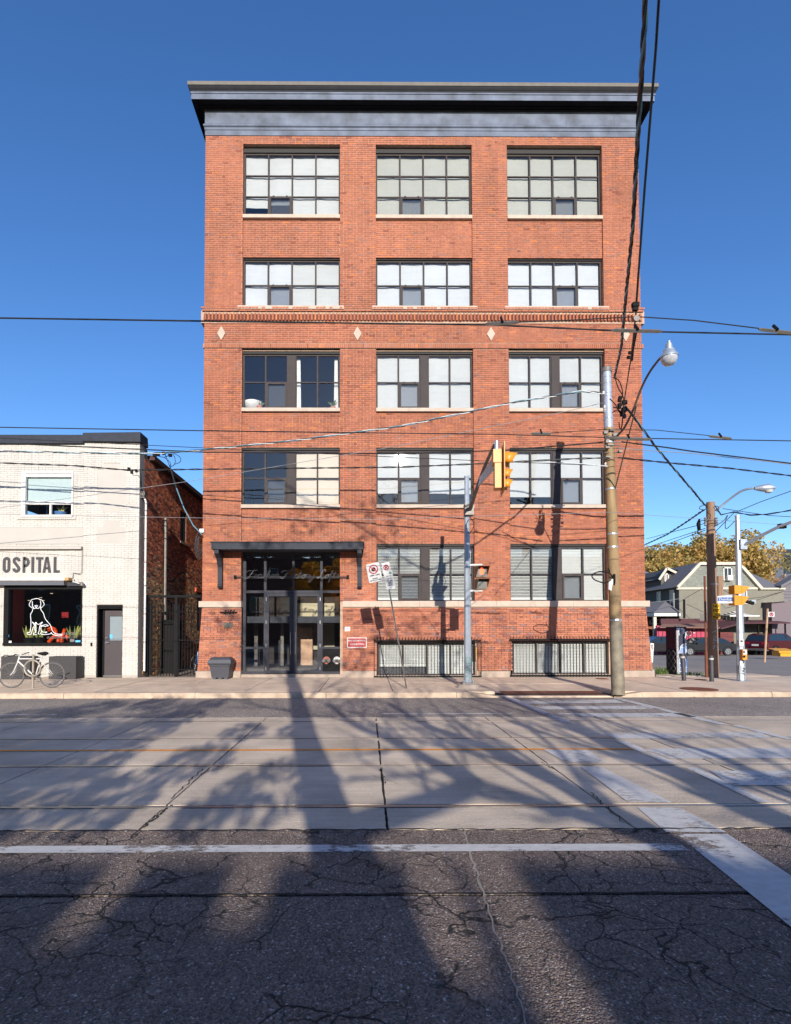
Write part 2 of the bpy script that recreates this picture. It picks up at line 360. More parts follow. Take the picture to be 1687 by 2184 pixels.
# near asphalt lane, with its sunken seam
road = MB().box(-40, 45, -4.5, 3.38, -.05, 0).build('road', M_ASPH); tag(road, kind='structure')
r2 = MB(); r2.box(-40, 45, 3.405, 4.44, -.05, .004)
def ragged(mb, x0, x1, ya, yb, z, step=.07, amp=.018, seed=1):
    q = random.Random(seed); xs_ = [x0 + i * step for i in range(int((x1 - x0) / step) + 1)]
    o1 = 0
    for i in range(len(xs_) - 1):
        o2 = max(-amp, min(amp, o1 + q.uniform(-amp, amp) * .7)); mb.box(xs_[i], xs_[i + 1], ya, yb + (o1 + o2) / 2, -.05, z); o1 = o2
ragged(r2, -9, 12, 4.42, 4.47, .006, seed=3)
r2.build('asphalt_strip', M_ASPH, road)
MB().box(-40, 45, 10.22, 13.1, -.05, .0).build('asphalt_lane', M_ASPHF, road)
MB().box(-40, 45, 3.375, 3.41, -.05, -.018).build('seam', M_JOINT, road)
bed = MB().box(-40, 45, 4.43, 10.24, -.10, -.03).build('track_bed', M_JOINT); tag(bed, kind='structure')
rows = [4.5, 5.04, 5.13, 6.56, 6.65, 8.19, 8.28, 9.72, 9.81, 10.19]
jo = [(-30 + 2.07 * i) for i in range(35)]; off = .17 - jo[int(30.17 / 2.07)]
jo = [j + off for j in jo]
q = random.Random(5)
for r_ in range(0, 10, 2):
    ya, yb = rows[r_], rows[r_ + 1]
    for k in range(len(jo) - 1):
        mb = MB(); dz = q.uniform(-.002, .002); e = .011
        x0, x1 = jo[k] + e, jo[k + 1] - e
        n = 10; pts = []
        # slab edge a little broken along its joints
        for i in range(n + 1): pts.append((x0 + q.uniform(-.004, .006), ya + .006 + (yb - ya - .012) * i / n))
        for i in range(n + 1): pts.append((x1 + q.uniform(-.006, .004), yb - .006 - (yb - ya - .012) * i / n))
        vs = [(x, y, dz) for x, y in pts] + [(x, y, -.05) for x, y in pts]; N = len(pts)
        mb.add(vs, [tuple(range(N - 1, -1, -1))] + [(i, (i + 1) % N, (i + 1) % N + N, i + N) for i in range(N)])
        mb.build('concrete_slab', M_CONC, bed)
for yc in (5.08, 6.605, 8.235, 9.76):
    rb = MB(); rb.box(-40, 45, yc - .038, yc + .012, -.04, .007); rb.box(-40, 45, yc + .036, yc + .042, -.04, -.004)
    ro = rb.build('rail', M_RAIL, bed)
# ---- painted markings
DZ = .0045
def pq(name, pts, material, z=DZ + .003, parent=road):
    mb = MB(); P = [atz(x, y, 0) for x, y in pts]
    mb.quad(*[(p.x, p.y, z) for p in reversed(P)]) if False else mb.quad(*[(p.x, p.y, z) for p in P])
    return mb.build(name, material, parent)
MB().quad((-30, 4.03, .009), (atz(1455, 1805).x, 4.03, .009), (atz(1440, 1795).x, 4.16, .009), (-30, 4.16, .009)).build('lane_line', M_PAINT, road)
MB().quad((-30, 7.40, .006), (atz(1390, 1598).x, 7.40, .006), (atz(1390, 1598).x, 7.48, .006), (-30, 7.48, .006)).build('centre_line', M_PAINTY, bed)
for a, b in ((-30, atz(135, 1520).x), (atz(815, 1520).x, atz(1090, 1521).x)):
    MB().quad((a, 10.55, .004), (b, 10.55, .004), (b, 10.65, .004), (a, 10.65, .004)).build('lane_line', M_PAINT, road)
c2 = lambda x, y: (834.1 + x * .5055, 1449.9 + y * .5055)
c4 = lambda x, y: (834.1 + x * .5055, 1785.3 + y * .5055)
for pts in ([(465, 70), (495, 70), (765, 180), (725, 180)], [(548, 89), (945, 84), (985, 98), (575, 102)], [(608, 113), (1060, 110), (1130, 124), (648, 126)],
            [(690, 142), (1230, 141), (1310, 158), (735, 158)], [(930, 77), (965, 77), (1425, 190), (1385, 190)], [(1430, 192), (1465, 192), (1720, 255), (1680, 255)],
            [(900, 228), (1560, 223), (1600, 247), (950, 250)], [(1062, 292), (1740, 288), (1740, 333), (1180, 335)], [(640, 295), (830, 296), (905, 352), (745, 352)],
            [(800, 369), (885, 369), (1190, 522), (1000, 518)], [(1040, 541), (1215, 541), (1415, 645), (1160, 645)], [(945, 258), (990, 258), (1205, 352), (1150, 352)],
            [(1240, 372), (1290, 372), (1605, 520), (1550, 520)], [(1345, 385), (1760, 387), (1760, 447), (1440, 447)]):
    pq('crosswalk_stripe', [c2(*p) for p in reversed(pts)], M_PAINT)
pq('crosswalk_stripe', [c4(*p) for p in reversed([(1205, -8), (1420, -8), (1900, 310), (1900, 560)])], M_PAINT, .0115)
# ---- curb and sidewalk
side = MB().box(-40, at(1700, 1460, 15).x + 14, 13.32, 17.6, -.1, .05).build('sidewalk', M_JOINT); tag(side, kind='structure')
RX0, RX1 = atz(1055, 1480, .05).x, atz(1300, 1480, .05).x     # dropped kerb at the crosswalk
q = random.Random(9)
def slab(x0, x1, y0, y1, z0, z1=None, name='sidewalk_slab', m_=None, par=None):
    z1 = z0 if z1 is None else z1; e = .006; d = q.uniform(-.003, .003)
    e = .009; x0 += e; x1 -= e; y0 += e; y1 -= e
    mb = MB(); mb.add([(x0, y0, z0 + d), (x1, y0, z0 + d), (x1, y1, z1 + d), (x0, y1, z1 + d), (x0, y0, -.08), (x1, y0, -.08), (x1, y1, -.08), (x0, y1, -.08)],
        [(0, 1, 2, 3), (4, 5, 1, 0), (5, 6, 2, 1), (6, 7, 3, 2), (7, 4, 0, 3)])
    return mb.build(name, m_ or M_CONCS, par or side)
x = -16.0
edges = []
while x < RX0 - 1.0: edges.append(x); x += 1.85
edges += [RX0 - .7, RX0]
for a, b in zip(edges[:-1], edges[1:]):
    slab(a, b, 13.34, 15.6, FB - .005, FB); slab(a, b, 15.6, 17.46, FB)
slab(RX0, RX1, 13.15, 15.2, .025, FB, 'ramp_slab'); slab(RX0, RX1, 15.2, 17.46, FB)
MB().add([(RX0 + .15, 13.3, .044), (RX1 - .1, 13.3, .044), (RX1 - .1, 13.93, .078), (RX0 + .15, 13.93, .078)], [(0, 1, 2, 3)])
tp = MB(); sl = (FB - .025) / 2.05
a0, a1 = RX0 + .22, RX1 - .12
tp.add([(a0, 13.28, .025 + sl * .13 + .006), (a1, 13.28, .025 + sl * .13 + .006), (a1, 13.9, .025 + sl * .75 + .006), (a0, 13.9, .025 + sl * .75 + .006)], [(0, 1, 2, 3)])
yy = 13.31
while yy < 13.88:
    xx = a0 + .04
    while xx < a1 - .03:
        z = .025 + sl * (yy - 13.15) + .006
        tp.add([(xx - .014, yy - .014, z), (xx + .014, yy - .014, z), (xx + .014, yy + .014, z), (xx - .014, yy + .014, z), (xx - .007, yy - .007, z + .005), (xx + .007, yy - .007, z + .005), (xx + .007, yy + .007, z + .005), (xx - .007, yy + .007, z + .005)],
               [(4, 5, 6, 7), (0, 1, 5, 4), (1, 2, 6, 5), (2, 3, 7, 6), (3, 0, 4, 7)])
        xx += .06
    yy += .06
tp.build('tactile_plate', M_RUST, side)
x = RX1
while x < 22: slab(x, min(x + 1.85, 22), 13.34, 15.6, FB - .005, FB); slab(x, min(x + 1.85, 22), 15.6, 17.46, FB); x += 1.85
slab(8.35, 13.6, 17.5, 18.9, FB, .10)
kb = lambda a, b: MB().prismx([(13.12, -.06), (13.12, .09), (13.15, FB - .006), (13.32, FB - .004), (13.32, -.06)], a, b)
x = -17.0
while x < RX0 - .75:
    kb(x + .005, min(x + 3.2, RX0 - .7) - .005).build('kerb_stone', M_KERB, side); x += 3.2
for s_, xa, xb in ((1, RX0 - .7, RX0), (-1, RX1, RX1 + .7)):
    h0, h1 = (FB - .005, .03) if s_ > 0 else (.03, FB - .005)
    MB().add([(xa, 13.12, -.06), (xb, 13.12, -.06), (xb, 13.12, h1), (xa, 13.12, h0), (xa, 13.34, h0), (xb, 13.34, h1)], [(0, 1, 2, 3), (3, 2, 5, 4)]).build('kerb_stone', M_KERB, side)
x = RX1 + .7
while x < 22: kb(x + .005, x + 3.19).build('kerb_stone', M_KERB, side); x += 3.2
# worn streak and drain-like cracks
def crack(name, p0, p1, z, wd=.012, n=14, amp=.03, parent=None, seed=0, material=M_JOINT):
    q_ = random.Random(seed); a = Vector(p0[:2]); b = Vector(p1[:2]); d = (b - a); nr = Vector((-d.y, d.x)).normalized(); L_ = []; R_ = []
    for i in range(n + 1):
        o_ = a + d * i / n + nr * (q_.uniform(-amp, amp) if 0 < i < n else 0); ww = wd * q_.uniform(.35, 1)
        L_.append(o_ + nr * ww / 2); R_.append(o_ - nr * ww / 2)
    mb = MB()
    for i in range(n): mb.quad((R_[i].x, R_[i].y, z), (R_[i + 1].x, R_[i + 1].y, z), (L_[i + 1].x, L_[i + 1].y, z), (L_[i].x, L_[i].y, z))
    return mb.build(name, material, parent)
for i, (a, b, zz, par, wd) in enumerate((((365, 1718), (303, 1766), 0, bed, .05), ((432, 1640), (365, 1705), 0, bed, .03), ((1260, 1690), (1332, 1756), 0, bed, .03), ((1155, 1626), (1180, 1640), 0, bed, .04),
        ((418, 1655), (470, 1636), 0, bed, .02), ((430, 1650), (520, 1628), 0, bed, .015), ((795, 1655), (850, 1672), 0, bed, .015), ((812, 1640), (822, 1672), 0, bed, .03),
        ((860, 1478), (960, 1445), FB, side, .02), ((205, 1474), (330, 1446), FB, side, .012), ((350, 1474), (420, 1452), FB, side, .012), ((20, 1456), (180, 1452), FB, side, .01))):
    pa, pb = atz(*a, zz), atz(*b, zz); crack('crack', pa, pb, zz + .0062, wd * .55, 16, .02, par, i)
pa, pb = atz(988, 1768), atz(1032, 1915); crack('sealed_crack', pa, pb, .0085, .02, 20, .012, road, 40, mat('pale crack sealant', rgb(150, 140, 128), .8))
pa, pb = atz(1032, 1915), atz(1130, 2200); crack('sealed_crack', pa, pb, .0045, .014, 26, .012, road, 41, MATS['pale crack sealant'])
crack('edge_crack', (-9, 4.475), (12, 4.475), .008, .035, 300, .012, road, 44)
crack('edge_crack', (-9, 3.40), (12, 3.40), .006, .028, 320, .006, road, 45)
# ---- side street, its far pavement, the yard beyond
ss = MB()
def gg(Y): return gz(Y) + .03
P = [(14.2, 17.62), (14.2, 24), (14.2, 33), (18, 42)]
Q = [(45, 17.62), (50, 24), (60, 33), (70, 42)]
for i in range(3):
    ss.quad((P[i][0], P[i][1], gg(P[i][1])), (Q[i][0], Q[i][1], gg(Q[i][1])), (Q[i + 1][0], Q[i + 1][1], gg(Q[i + 1][1])), (P[i + 1][0], P[i + 1][1], gg(P[i + 1][1])))
tag(ss.build('side_street', mat('side street asphalt', rgb(140, 130, 122), .9, var=.15, vs=1.2, bump=.3, bs=40)), kind='structure')
fp = MB().add([(23.5, 26.3, gz(26.3) + .10), (60, 29, gz(29) + .10), (60, 31, gz(31) + .10), (23.5, 28.2, gz(28.2) + .10), (23.5, 26.3, -.2), (60, 29, -.2)], [(0, 1, 2, 3), (4, 5, 1, 0)])
tag(fp.build('far_pavement', M_CONCS), kind='structure')
ly = MB().quad((8.4, 17.5, .06), (14.2, 17.62, .06), (14.2, 42, -.3), (8.4, 42, -.3)); tag(ly.build('verge', mat('worn verge', rgb(150, 138, 125), .95, var=.2, vs=2)), kind='structure')

# ---------------------------------------------------------------- bricks
def brickcol(kind, z, x, q):
    if kind == 'main':
        t = q.random()
        if z > 2.4:
            up_ = min(1, max(0, (z - 3) / 12))
            base = Vector(rgb(158, 93, 68)) * (1 - up_) + Vector(rgb(160, 100, 76)) * up_
            k = 1 + q.uniform(-.13, .13) * (1.1 - .55 * up_)
            if t < .07 * (1 - .7 * up_): base = Vector(rgb(138, 80, 62))
            elif t > .93 + .04 * up_: base = Vector(rgb(176, 106, 68))
            elif t > .915: base = Vector(rgb(146, 98, 82))
        else:
            base = Vector(rgb(168, 106, 82)); k = 1 + q.uniform(-.12, .12)
            if t < .12: base = Vector(rgb(140, 86, 72))
            elif t > .88: base = Vector(rgb(174, 110, 82))
            elif t > .8: base = Vector(rgb(140, 102, 94))
        return tuple(base * k)
    if kind == 'white':
        k = 1 + q.uniform(-.03, .02); return tuple(Vector(rgb(188, 182, 173)) * k)
    t = q.random()
    if z > 3.8 + q.uniform(-.6, .6): base = rgb(196, 108, 74) if t < .55 else rgb(136, 82, 64) if t < .8 else rgb(222, 140, 98)
    else: base = rgb(180, 142, 106) if t < .5 else rgb(108, 90, 74) if t < .72 else rgb(222, 178, 124) if t < .9 else rgb(196, 116, 82)
    return tuple(Vector(base) * q.uniform(.8, 1.2))
def lay(spans_at, z0, z1, kind, q, big, single, want_single, plane='Y', course=.068, hdr=6, depth=.03, bl=.222):
    """lays running bond; spans_at(z) -> [(a, b, face depth)]; single bricks go to `single`, the rest to `big`"""
    k = int(math.floor(z0 / course)); g_ = .010 if kind != 'white' else .006
    while (k + .5) * course < z1:
        za, zb = k * course + g_ / 2, (k + 1) * course - g_ / 2
        if za < z0 - .01: k += 1; continue
        zm = (za + zb) / 2
        Lb = bl / 2 if k % hdr == 0 else bl
        for (a, b, y, out_) in spans_at(zm):
            x_ = a - (Lb / 2 if k % 2 else 0)
            while x_ < b - .02:
                xa, xb = max(x_, a) + (g_ / 2 if x_ > a else 0), min(x_ + Lb, b) - (g_ / 2 if x_ + Lb < b else 0)
                x_ += Lb
                if xb - xa < .025: continue
                yy_ = y - out_ + q.uniform(-.0025, .0025); c_ = brickcol(kind, zm, xa, q)
                if want_single(xa, zm): single.append((xa, xb, yy_, za, zb, c_)); continue
                big.col = c_
                if plane == 'Y':
                    big.add([(xa, yy_, za), (xb, yy_, za), (xb, yy_ + depth, za), (xa, yy_ + depth, za), (xa, yy_, zb), (xb, yy_, zb), (xb, yy_ + depth, zb), (xa, yy_ + depth, zb)],
                            [(0, 1, 5, 4), (1, 2, 6, 5), (3, 0, 4, 7), (4, 5, 6, 7), (3, 2, 1, 0)])
                else:      # wall facing +X at x=y, running along Y
                    big.add([(yy_, xa, za), (yy_, xb, za), (yy_ - depth, xb, za), (yy_ - depth, xa, za), (yy_, xa, zb), (yy_, xb, zb), (yy_ - depth, xb, zb), (yy_ - depth, xa, zb)],
                            [(0, 1, 5, 4), (1, 2, 6, 5), (3, 0, 4, 7), (4, 5, 6, 7), (3, 2, 1, 0)])
        k += 1
def place_single(single, material, parent, q):
    """one object per brick, mesh data shared between bricks of one length and tone"""
    cache = {}
    for (xa, xb, y, za, zb, c_) in single:
        L_ = round((xb - xa) / .02) * .02; tone = q.randrange(7); key = (L_, tone)
        if key not in cache:
            mb = MB(); mb.col = c_; mb.box(-L_ / 2, L_ / 2, 0, .03, -(zb - za) / 2, (zb - za) / 2)
            o = mb.build('brick', material, parent); cache[key] = o.data
        else: o = link('brick', cache[key], parent)
        o.location = ((xa + xb) / 2 , y, (za + zb) / 2)
        o.matrix_parent_inverse = Matrix.Translation(-WL(parent))

# ---------------------------------------------------------------- the brick loft building
XL = at(435, 760, Y0).x; XR = at(1370, 860, Y0).x
BAY = [(-4.113, -.875), (.313, 3.530), (4.700, 7.893)]
ROW = [(15.485, 17.713), (12.359, 14.04), (8.983, 10.845), (5.782, 7.609), (2.607, 4.414)]
ZT = at(800, 288, Y0).z
ZH = at(600, 307, Y0).z                       # head of the recessed bays under the cornice
zy = lambda y, x=900: at(x, y, Y0).z
ZB2 = zy(656); ZD0, ZD1 = zy(686), zy(671); ZS0, ZS1 = zy(743), zy(733); ZF = zy(690)
ZBD0, ZBD1 = zy(1294), zy(1282)               # stone band
ZBAS = zy(1430)
BW = [(at(804, 1400, Y0).x, at(1018, 1400, Y0).x, zy(1440), zy(1368)), (at(1092, 1400, Y0).x, at(1304, 1400, Y0).x, zy(1438), zy(1366))]
DX0, DX1, DZ1 = at(515, 1300, Y0).x, at(731, 1300, Y0).x, zy(1173, 620)
bld = thing('brick_loft_building', 'five storey orange red brick loft building with metal cornice and large gridded windows', 'building', ((XL + XR) / 2, Y0, FB))
REC = .07
def cut(spans, a, b):
    o_ = []
    for (x0, x1, y, ou) in spans:
        if b <= x0 or a >= x1: o_.append((x0, x1, y, ou)); continue
        if a > x0: o_.append((x0, a, y, ou))
        if b < x1: o_.append((b, x1, y, ou))
    return o_
def main_spans(z):
    if z > ZH or (ZS0 - .0 < z < ZB2):                 # plain bands across the whole front
        ou = 0
        if ZS0 < z < ZS1: return []                      # soldier course laid apart
        if z > zy(662) and z < ZB2: ou = .10
        elif z > zy(668) and z < zy(662): ou = .07
        elif ZD0 < z < ZD1: ou = .02
        elif z > ZF and z <= ZD0: ou = .05
        return [(XL - ou * .8, XR + ou * .8, Y0, ou)]
    if ZBD0 < z < ZBD1: return []
    if z <= ZBD0:
        t = (ZBD0 - z) / (ZBD0 - ZBAS); ou = .01 + .05 * t
        if z < ZBAS: return []
        s_ = [(XL - .12 * t, XR + .17 * t, Y0, ou)]
        s_ = cut(s_, DX0 - .0, DX1 + .0)
        for (a, b, z0, z1) in BW:
            if z0 - .07 < z < z1: s_ = cut(s_, a, b)
        return s_
    piers = [(XL, BAY[0][0]), (BAY[0][1], BAY[1][0]), (BAY[1][1], BAY[2][0]), (BAY[2][1], XR)]
    s_ = [(a, b, Y0, 0) for a, b in piers]
    if z < zy(1290): pass
    for i, (a, b) in enumerate(BAY):
        win = False
        for r_, (z0, z1) in enumerate(ROW):
            if r_ == 4 and i == 0: continue
            if z0 - .12 < z < z1 + (.07 if r_ else .25): win = True
        if i == 0 and z < DZ1: win = True
        if not win: s_.append((a, b, Y0 + REC, 0))
    return s_
qb = random.Random(3); big = MB(); single = []
want = lambda x_, z_: (4.0 > x_ > -1.0 and ZBD1 < z_ < 3.05) or (x_ < 3.0 and x_ > -1.0 and 1.75 < z_ < ZBD0)
lay(main_spans, ZBAS, ZT, 'main', qb, big, single, want)
random.Random(1).shuffle(single)
for (xa, xb, y, za, zb, c_) in single[300:]:
    big.col = c_; big.box(xa, xb, y, y + .03, za, zb)
single = single[:300]
# soldier course and dentils
q2 = random.Random(8); x_ = XL - .015
while x_ < XR:
    big.col = brickcol('main', 9, x_, q2); big.box(x_ + .004, x_ + .062, Y0 - .03, Y0 + .02, ZS0 + .005, ZS1 - .005); x_ += .068
x_ = XL + .04
for k in range(40):
    pass
# reveals of the recessed bays in brick slips
for (a, b) in BAY:
    for k in range(int(ZBD1 / .068) + 1, int(ZH / .068)):
        z_ = k * .068
        if ZS0 < z_ < ZB2: continue
        for xx in (a, b):
            big.col = brickcol('main', z_, xx, q2)
            if xx == a: big.box(xx - .02, xx + .003, Y0 + .004, Y0 + .22, z_ + .005, z_ + .063)
            else: big.box(xx - .003, xx + .02, Y0 + .004, Y0 + .22, z_ + .005, z_ + .063)
bw = big.build('brickwork', M_BRICK, bld); bw['kind'] = 'stuff'
place_single(single, M_BRICK, bld, q2)
dn = None; x_ = XL + .02; nd = 0
while x_ < XR - .06:
    c_ = tuple(Vector(brickcol('main', 4, x_, q2)) * .92)
    if dn is None or nd < 6:
        mb = MB(); mb.col = c_; mb.box(-.028, .026, -.085, 0, ZD0 + .01, ZD1 + .0); o = mb.build('dentil', M_BRICK, bld)
        dn = (dn or []) + [o.data]
    else: o = link('dentil', dn[q2.randrange(6)], bld)
    o.location = (x_ + .04, Y0 - .0, 0); o.matrix_parent_inverse = Matrix.Translation(-WL(bld)); nd += 1
    x_ += (XR - XL) / 124
MB().box(XL - .012, XR + .012, Y0 - .024, Y0 + .01, ZD0 + .002, ZD1 - .002).build('dentil_gap_shade', mat('shade toned gap brick', rgb(104, 60, 46), .95, var=.3, vs=20), bld)  # dark strip paints the shade in the gaps between the dentils
# backing walls
wl = MB(); e = .014
for a, b in [(XL, BAY[0][0]), (BAY[0][1], BAY[1][0]), (BAY[1][1], BAY[2][0]), (BAY[2][1], XR)]:
    wl.box(a + .004, b - .004, Y0 + e, Y0 + .5, FB, ZT)
for i, (a, b) in enumerate(BAY):
    a -= .002; b += .002
    y_ = Y0 + e; s_ = Y0 + REC + e
    wl.box(a, b, y_, Y0 + .5, ZH + .004, ZT - .002)
    wl.box(a, b, s_, Y0 + .5, ROW[1][1] + .07, ROW[0][0] - .02)
    wl.box(a, b, y_ + .001, Y0 + .5, ZS0, ROW[1][0] - .02)
    wl.box(a, b, s_, Y0 + .5, ROW[2][1] + .07, ZS0 - .001)
    wl.box(a, b, s_, Y0 + .5, ROW[3][1] + .07, ROW[2][0] - .02)
    wl.box(a, b, s_, Y0 + .5, (ROW[4][1] + .07) if i else DZ1 + .02, ROW[3][0] - .02)
    if i:
        z0, z1 = BW[i - 1][2], BW[i - 1][3]; wl.box(a, b, y_, Y0 + .5, z1 + .003, ROW[4][0] - .02); wl.box(a, b, y_, Y0 + .5, FB, z0 - .06)
wl.box(XL - .07, BAY[0][0] - .01, Y0 - .02, Y0 + .4, FB, 1.3); wl.box(BAY[2][1] + .14, XR + .10, Y0 - .02, Y0 + .4, FB, 1.3)
wl.box(XL - .1, XR + .1, Y0 - .02, Y0 + .3, ZF, zy(664)); wl.box(XL - .03, XR + .03, Y0 - .008, Y0 + .3, ZS0, ZS1)
wl.build('wall_core', M_MORT, bld)
MB_SIDE = brick_proc('side wall brick', rgb(176, 92, 68), rgb(150, 76, 58), rgb(170, 146, 128))
sw = MB(); BK = Y0 + 24
sw.box(XL + .002, XL + .35, Y0 + .5, BK, FB, ZT); sw.box(XR - .35, XR - .002, Y0 + .5, BK, FB, ZT); sw.box(XL + .35, XR - .35, BK - .3, BK, FB, ZT)
sw.build('side_wall', MB_SIDE, bld)
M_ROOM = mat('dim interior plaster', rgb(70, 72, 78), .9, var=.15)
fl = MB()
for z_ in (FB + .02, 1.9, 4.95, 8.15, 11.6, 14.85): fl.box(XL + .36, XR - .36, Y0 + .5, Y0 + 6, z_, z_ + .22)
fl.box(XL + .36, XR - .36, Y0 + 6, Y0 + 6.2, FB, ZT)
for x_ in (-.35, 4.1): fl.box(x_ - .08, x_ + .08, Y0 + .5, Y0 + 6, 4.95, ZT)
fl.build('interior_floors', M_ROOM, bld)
MB().box(XL + .05, XR - .05, Y0 + .3, BK, ZT + .9, ZT + 1.0).build('roof', mat('roof felt', rgb(70, 70, 72), .9), bld)
# foundation, stone band, sills, diamonds
fo = MB(); fo.box(XL - .16, DX0, Y0 - .09, Y0 + .2, FB - .02, ZBAS); fo.box(DX1, BW[0][0] - .08, Y0 - .09, Y0 + .2, FB - .02, ZBAS)
fo.box(BW[0][0] - .08, BW[0][1] + .08, Y0 - .09, Y0 + .2, FB - .02, BW[0][2] - .06); fo.box(BW[0][1] + .08, BW[1][0] - .08, Y0 - .09, Y0 + .2, FB - .02, ZBAS - .02)
fo.box(BW[1][0] - .08, BW[1][1] + .08, Y0 - .09, Y0 + .2, FB - .02, BW[1][2] - .06); fo.box(BW[1][1] + .08, XR + .24, Y0 - .11, Y0 + .2, FB - .02, ZBAS - .01)
fo.box(XR - .2, XR + .2, Y0 + .2, Y0 + 20, FB - .1, ZBAS - .05); fo.box(DX0, DX1, Y0 + .0, Y0 + .3, FB - .02, FB + .09)
fo.build('foundation', M_FOUND, bld)
sb = MB(); seg = [(XL - .1, DX0)] + [(DX1 + (XR + .12 - DX1) * i / 8, DX1 + (XR + .12 - DX1) * (i + 1) / 8) for i in range(8)]
for a, b in seg: MB().box(a + .003, b - .003, Y0 - .05, Y0 + .3, ZBD0, ZBD1 + .006).build('band_stone', M_STONE, bld)
for i, (a, b) in enumerate(BAY):
    for r_, (z0, z1) in enumerate(ROW):
        if r_ == 4: continue
        ex = .13 if r_ == 1 else -.004
        fr = Y0 - .03 if r_ != 1 else Y0 - .10
        k = 3
        for j in range(k):
            aa, bb = a - ex + (b - a + 2 * ex) * j / k, a - ex + (b - a + 2 * ex) * (j + 1) / k
            MB().box(aa + (.0015 if j else 0), bb - (.0015 if j < k - 1 else 0), fr + q2.uniform(0, .004), Y0 + .3, z0 - .125, z0 - .012).build('window_sill', M_STONE, bld)
for px in (472, 762.5, 1047, 1334):
    p = at(px, 710.5 + (px - 472) * .003, Y0 - .01); MB().prism([(p.x - .135, p.z), (p.x, p.z - .235), (p.x + .135, p.z), (p.x, p.z + .235)], Y0 - .03, Y0 + .01).build('stone_diamond', M_STONE, bld)
# cornice built of profiles running round the front and both ends
def ring_profile(name, prof, material, x0=XL, x1=XR, back=1.5):
    prof = [(o_ * .5, z_) for o_, z_ in prof]; mb = MB(); n = len(prof); V = []
    for (o_, z_) in prof: V += [(x0 - o_, Y0 + back, z_), (x0 - o_, Y0 - o_, z_), (x1 + o_, Y0 - o_, z_), (x1 + o_, Y0 + back, z_)]
    F = []
    for i in range(n - 1):
        for j in range(3): F.append((i * 4 + j, i * 4 + j + 1, (i + 1) * 4 + j + 1, (i + 1) * 4 + j))
    mb.add(V, F); return mb.build(name, material, bld)
CK = .5
def zo(y, o_): return at(900, y, Y0 - o_ * CK).z
c_ = [(.0, zo(290, .0)), (.03, zo(290, .03)), (.03, zo(279, .03)), (.06, zo(278, .06)), (.06, zo(273, .06)), (.13, zo(269, .13)), (.13, zo(266, .13)), (.05, zo(265, .05))]
ring_profile('lower_moulding', c_, M_METAL)
ring_profile('frieze_panel', [(.045, zo(266, .05)), (.045, zo(238, .05))], M_METAL)
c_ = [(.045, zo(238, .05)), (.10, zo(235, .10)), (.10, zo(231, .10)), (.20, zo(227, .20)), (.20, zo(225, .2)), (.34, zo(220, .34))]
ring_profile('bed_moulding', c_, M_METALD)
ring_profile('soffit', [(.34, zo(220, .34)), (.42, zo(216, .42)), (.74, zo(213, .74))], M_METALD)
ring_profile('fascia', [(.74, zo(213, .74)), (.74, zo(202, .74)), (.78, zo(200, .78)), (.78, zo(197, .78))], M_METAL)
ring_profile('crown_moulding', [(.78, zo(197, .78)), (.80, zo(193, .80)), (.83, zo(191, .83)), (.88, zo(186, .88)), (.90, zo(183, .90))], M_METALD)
ring_profile('coping', [(.90, zo(183, .90)), (.93, zo(182, .93)), (.93, zo(174.5, .93)), (.6, zo(174, .93) + .03), (-.5, zo(174, .93) + .03)], M_CAP)
for i in range(9):     # standing seams of the frieze sheets
    x_ = XL + (XR - XL) * (i + .5) / 9; MB().box(x_, x_ + .012, Y0 - .03, Y0 - .02, zo(265, .05), zo(239, .05)).build('sheet_seam', M_METAL, bld)
M_HEADSHADE = mat('head shade lintel', rgb(30, 27, 26), .7)  # near-black lintel colour paints in the shadow at the window heads
for i, (a, b) in enumerate(BAY):
    for r_, (z0, z1) in enumerate(ROW):
        if i == 0 and r_ == 4: continue
        MB().box(a + .003, b - .003, Y0 + (.125 if r_ else .13), Y0 + .49, z1 + .001, (ZH if r_ == 0 else z1 + .071) + .002).build('lintel', M_HEADSHADE, bld)  # near-black lintel stands in for the window head shadow
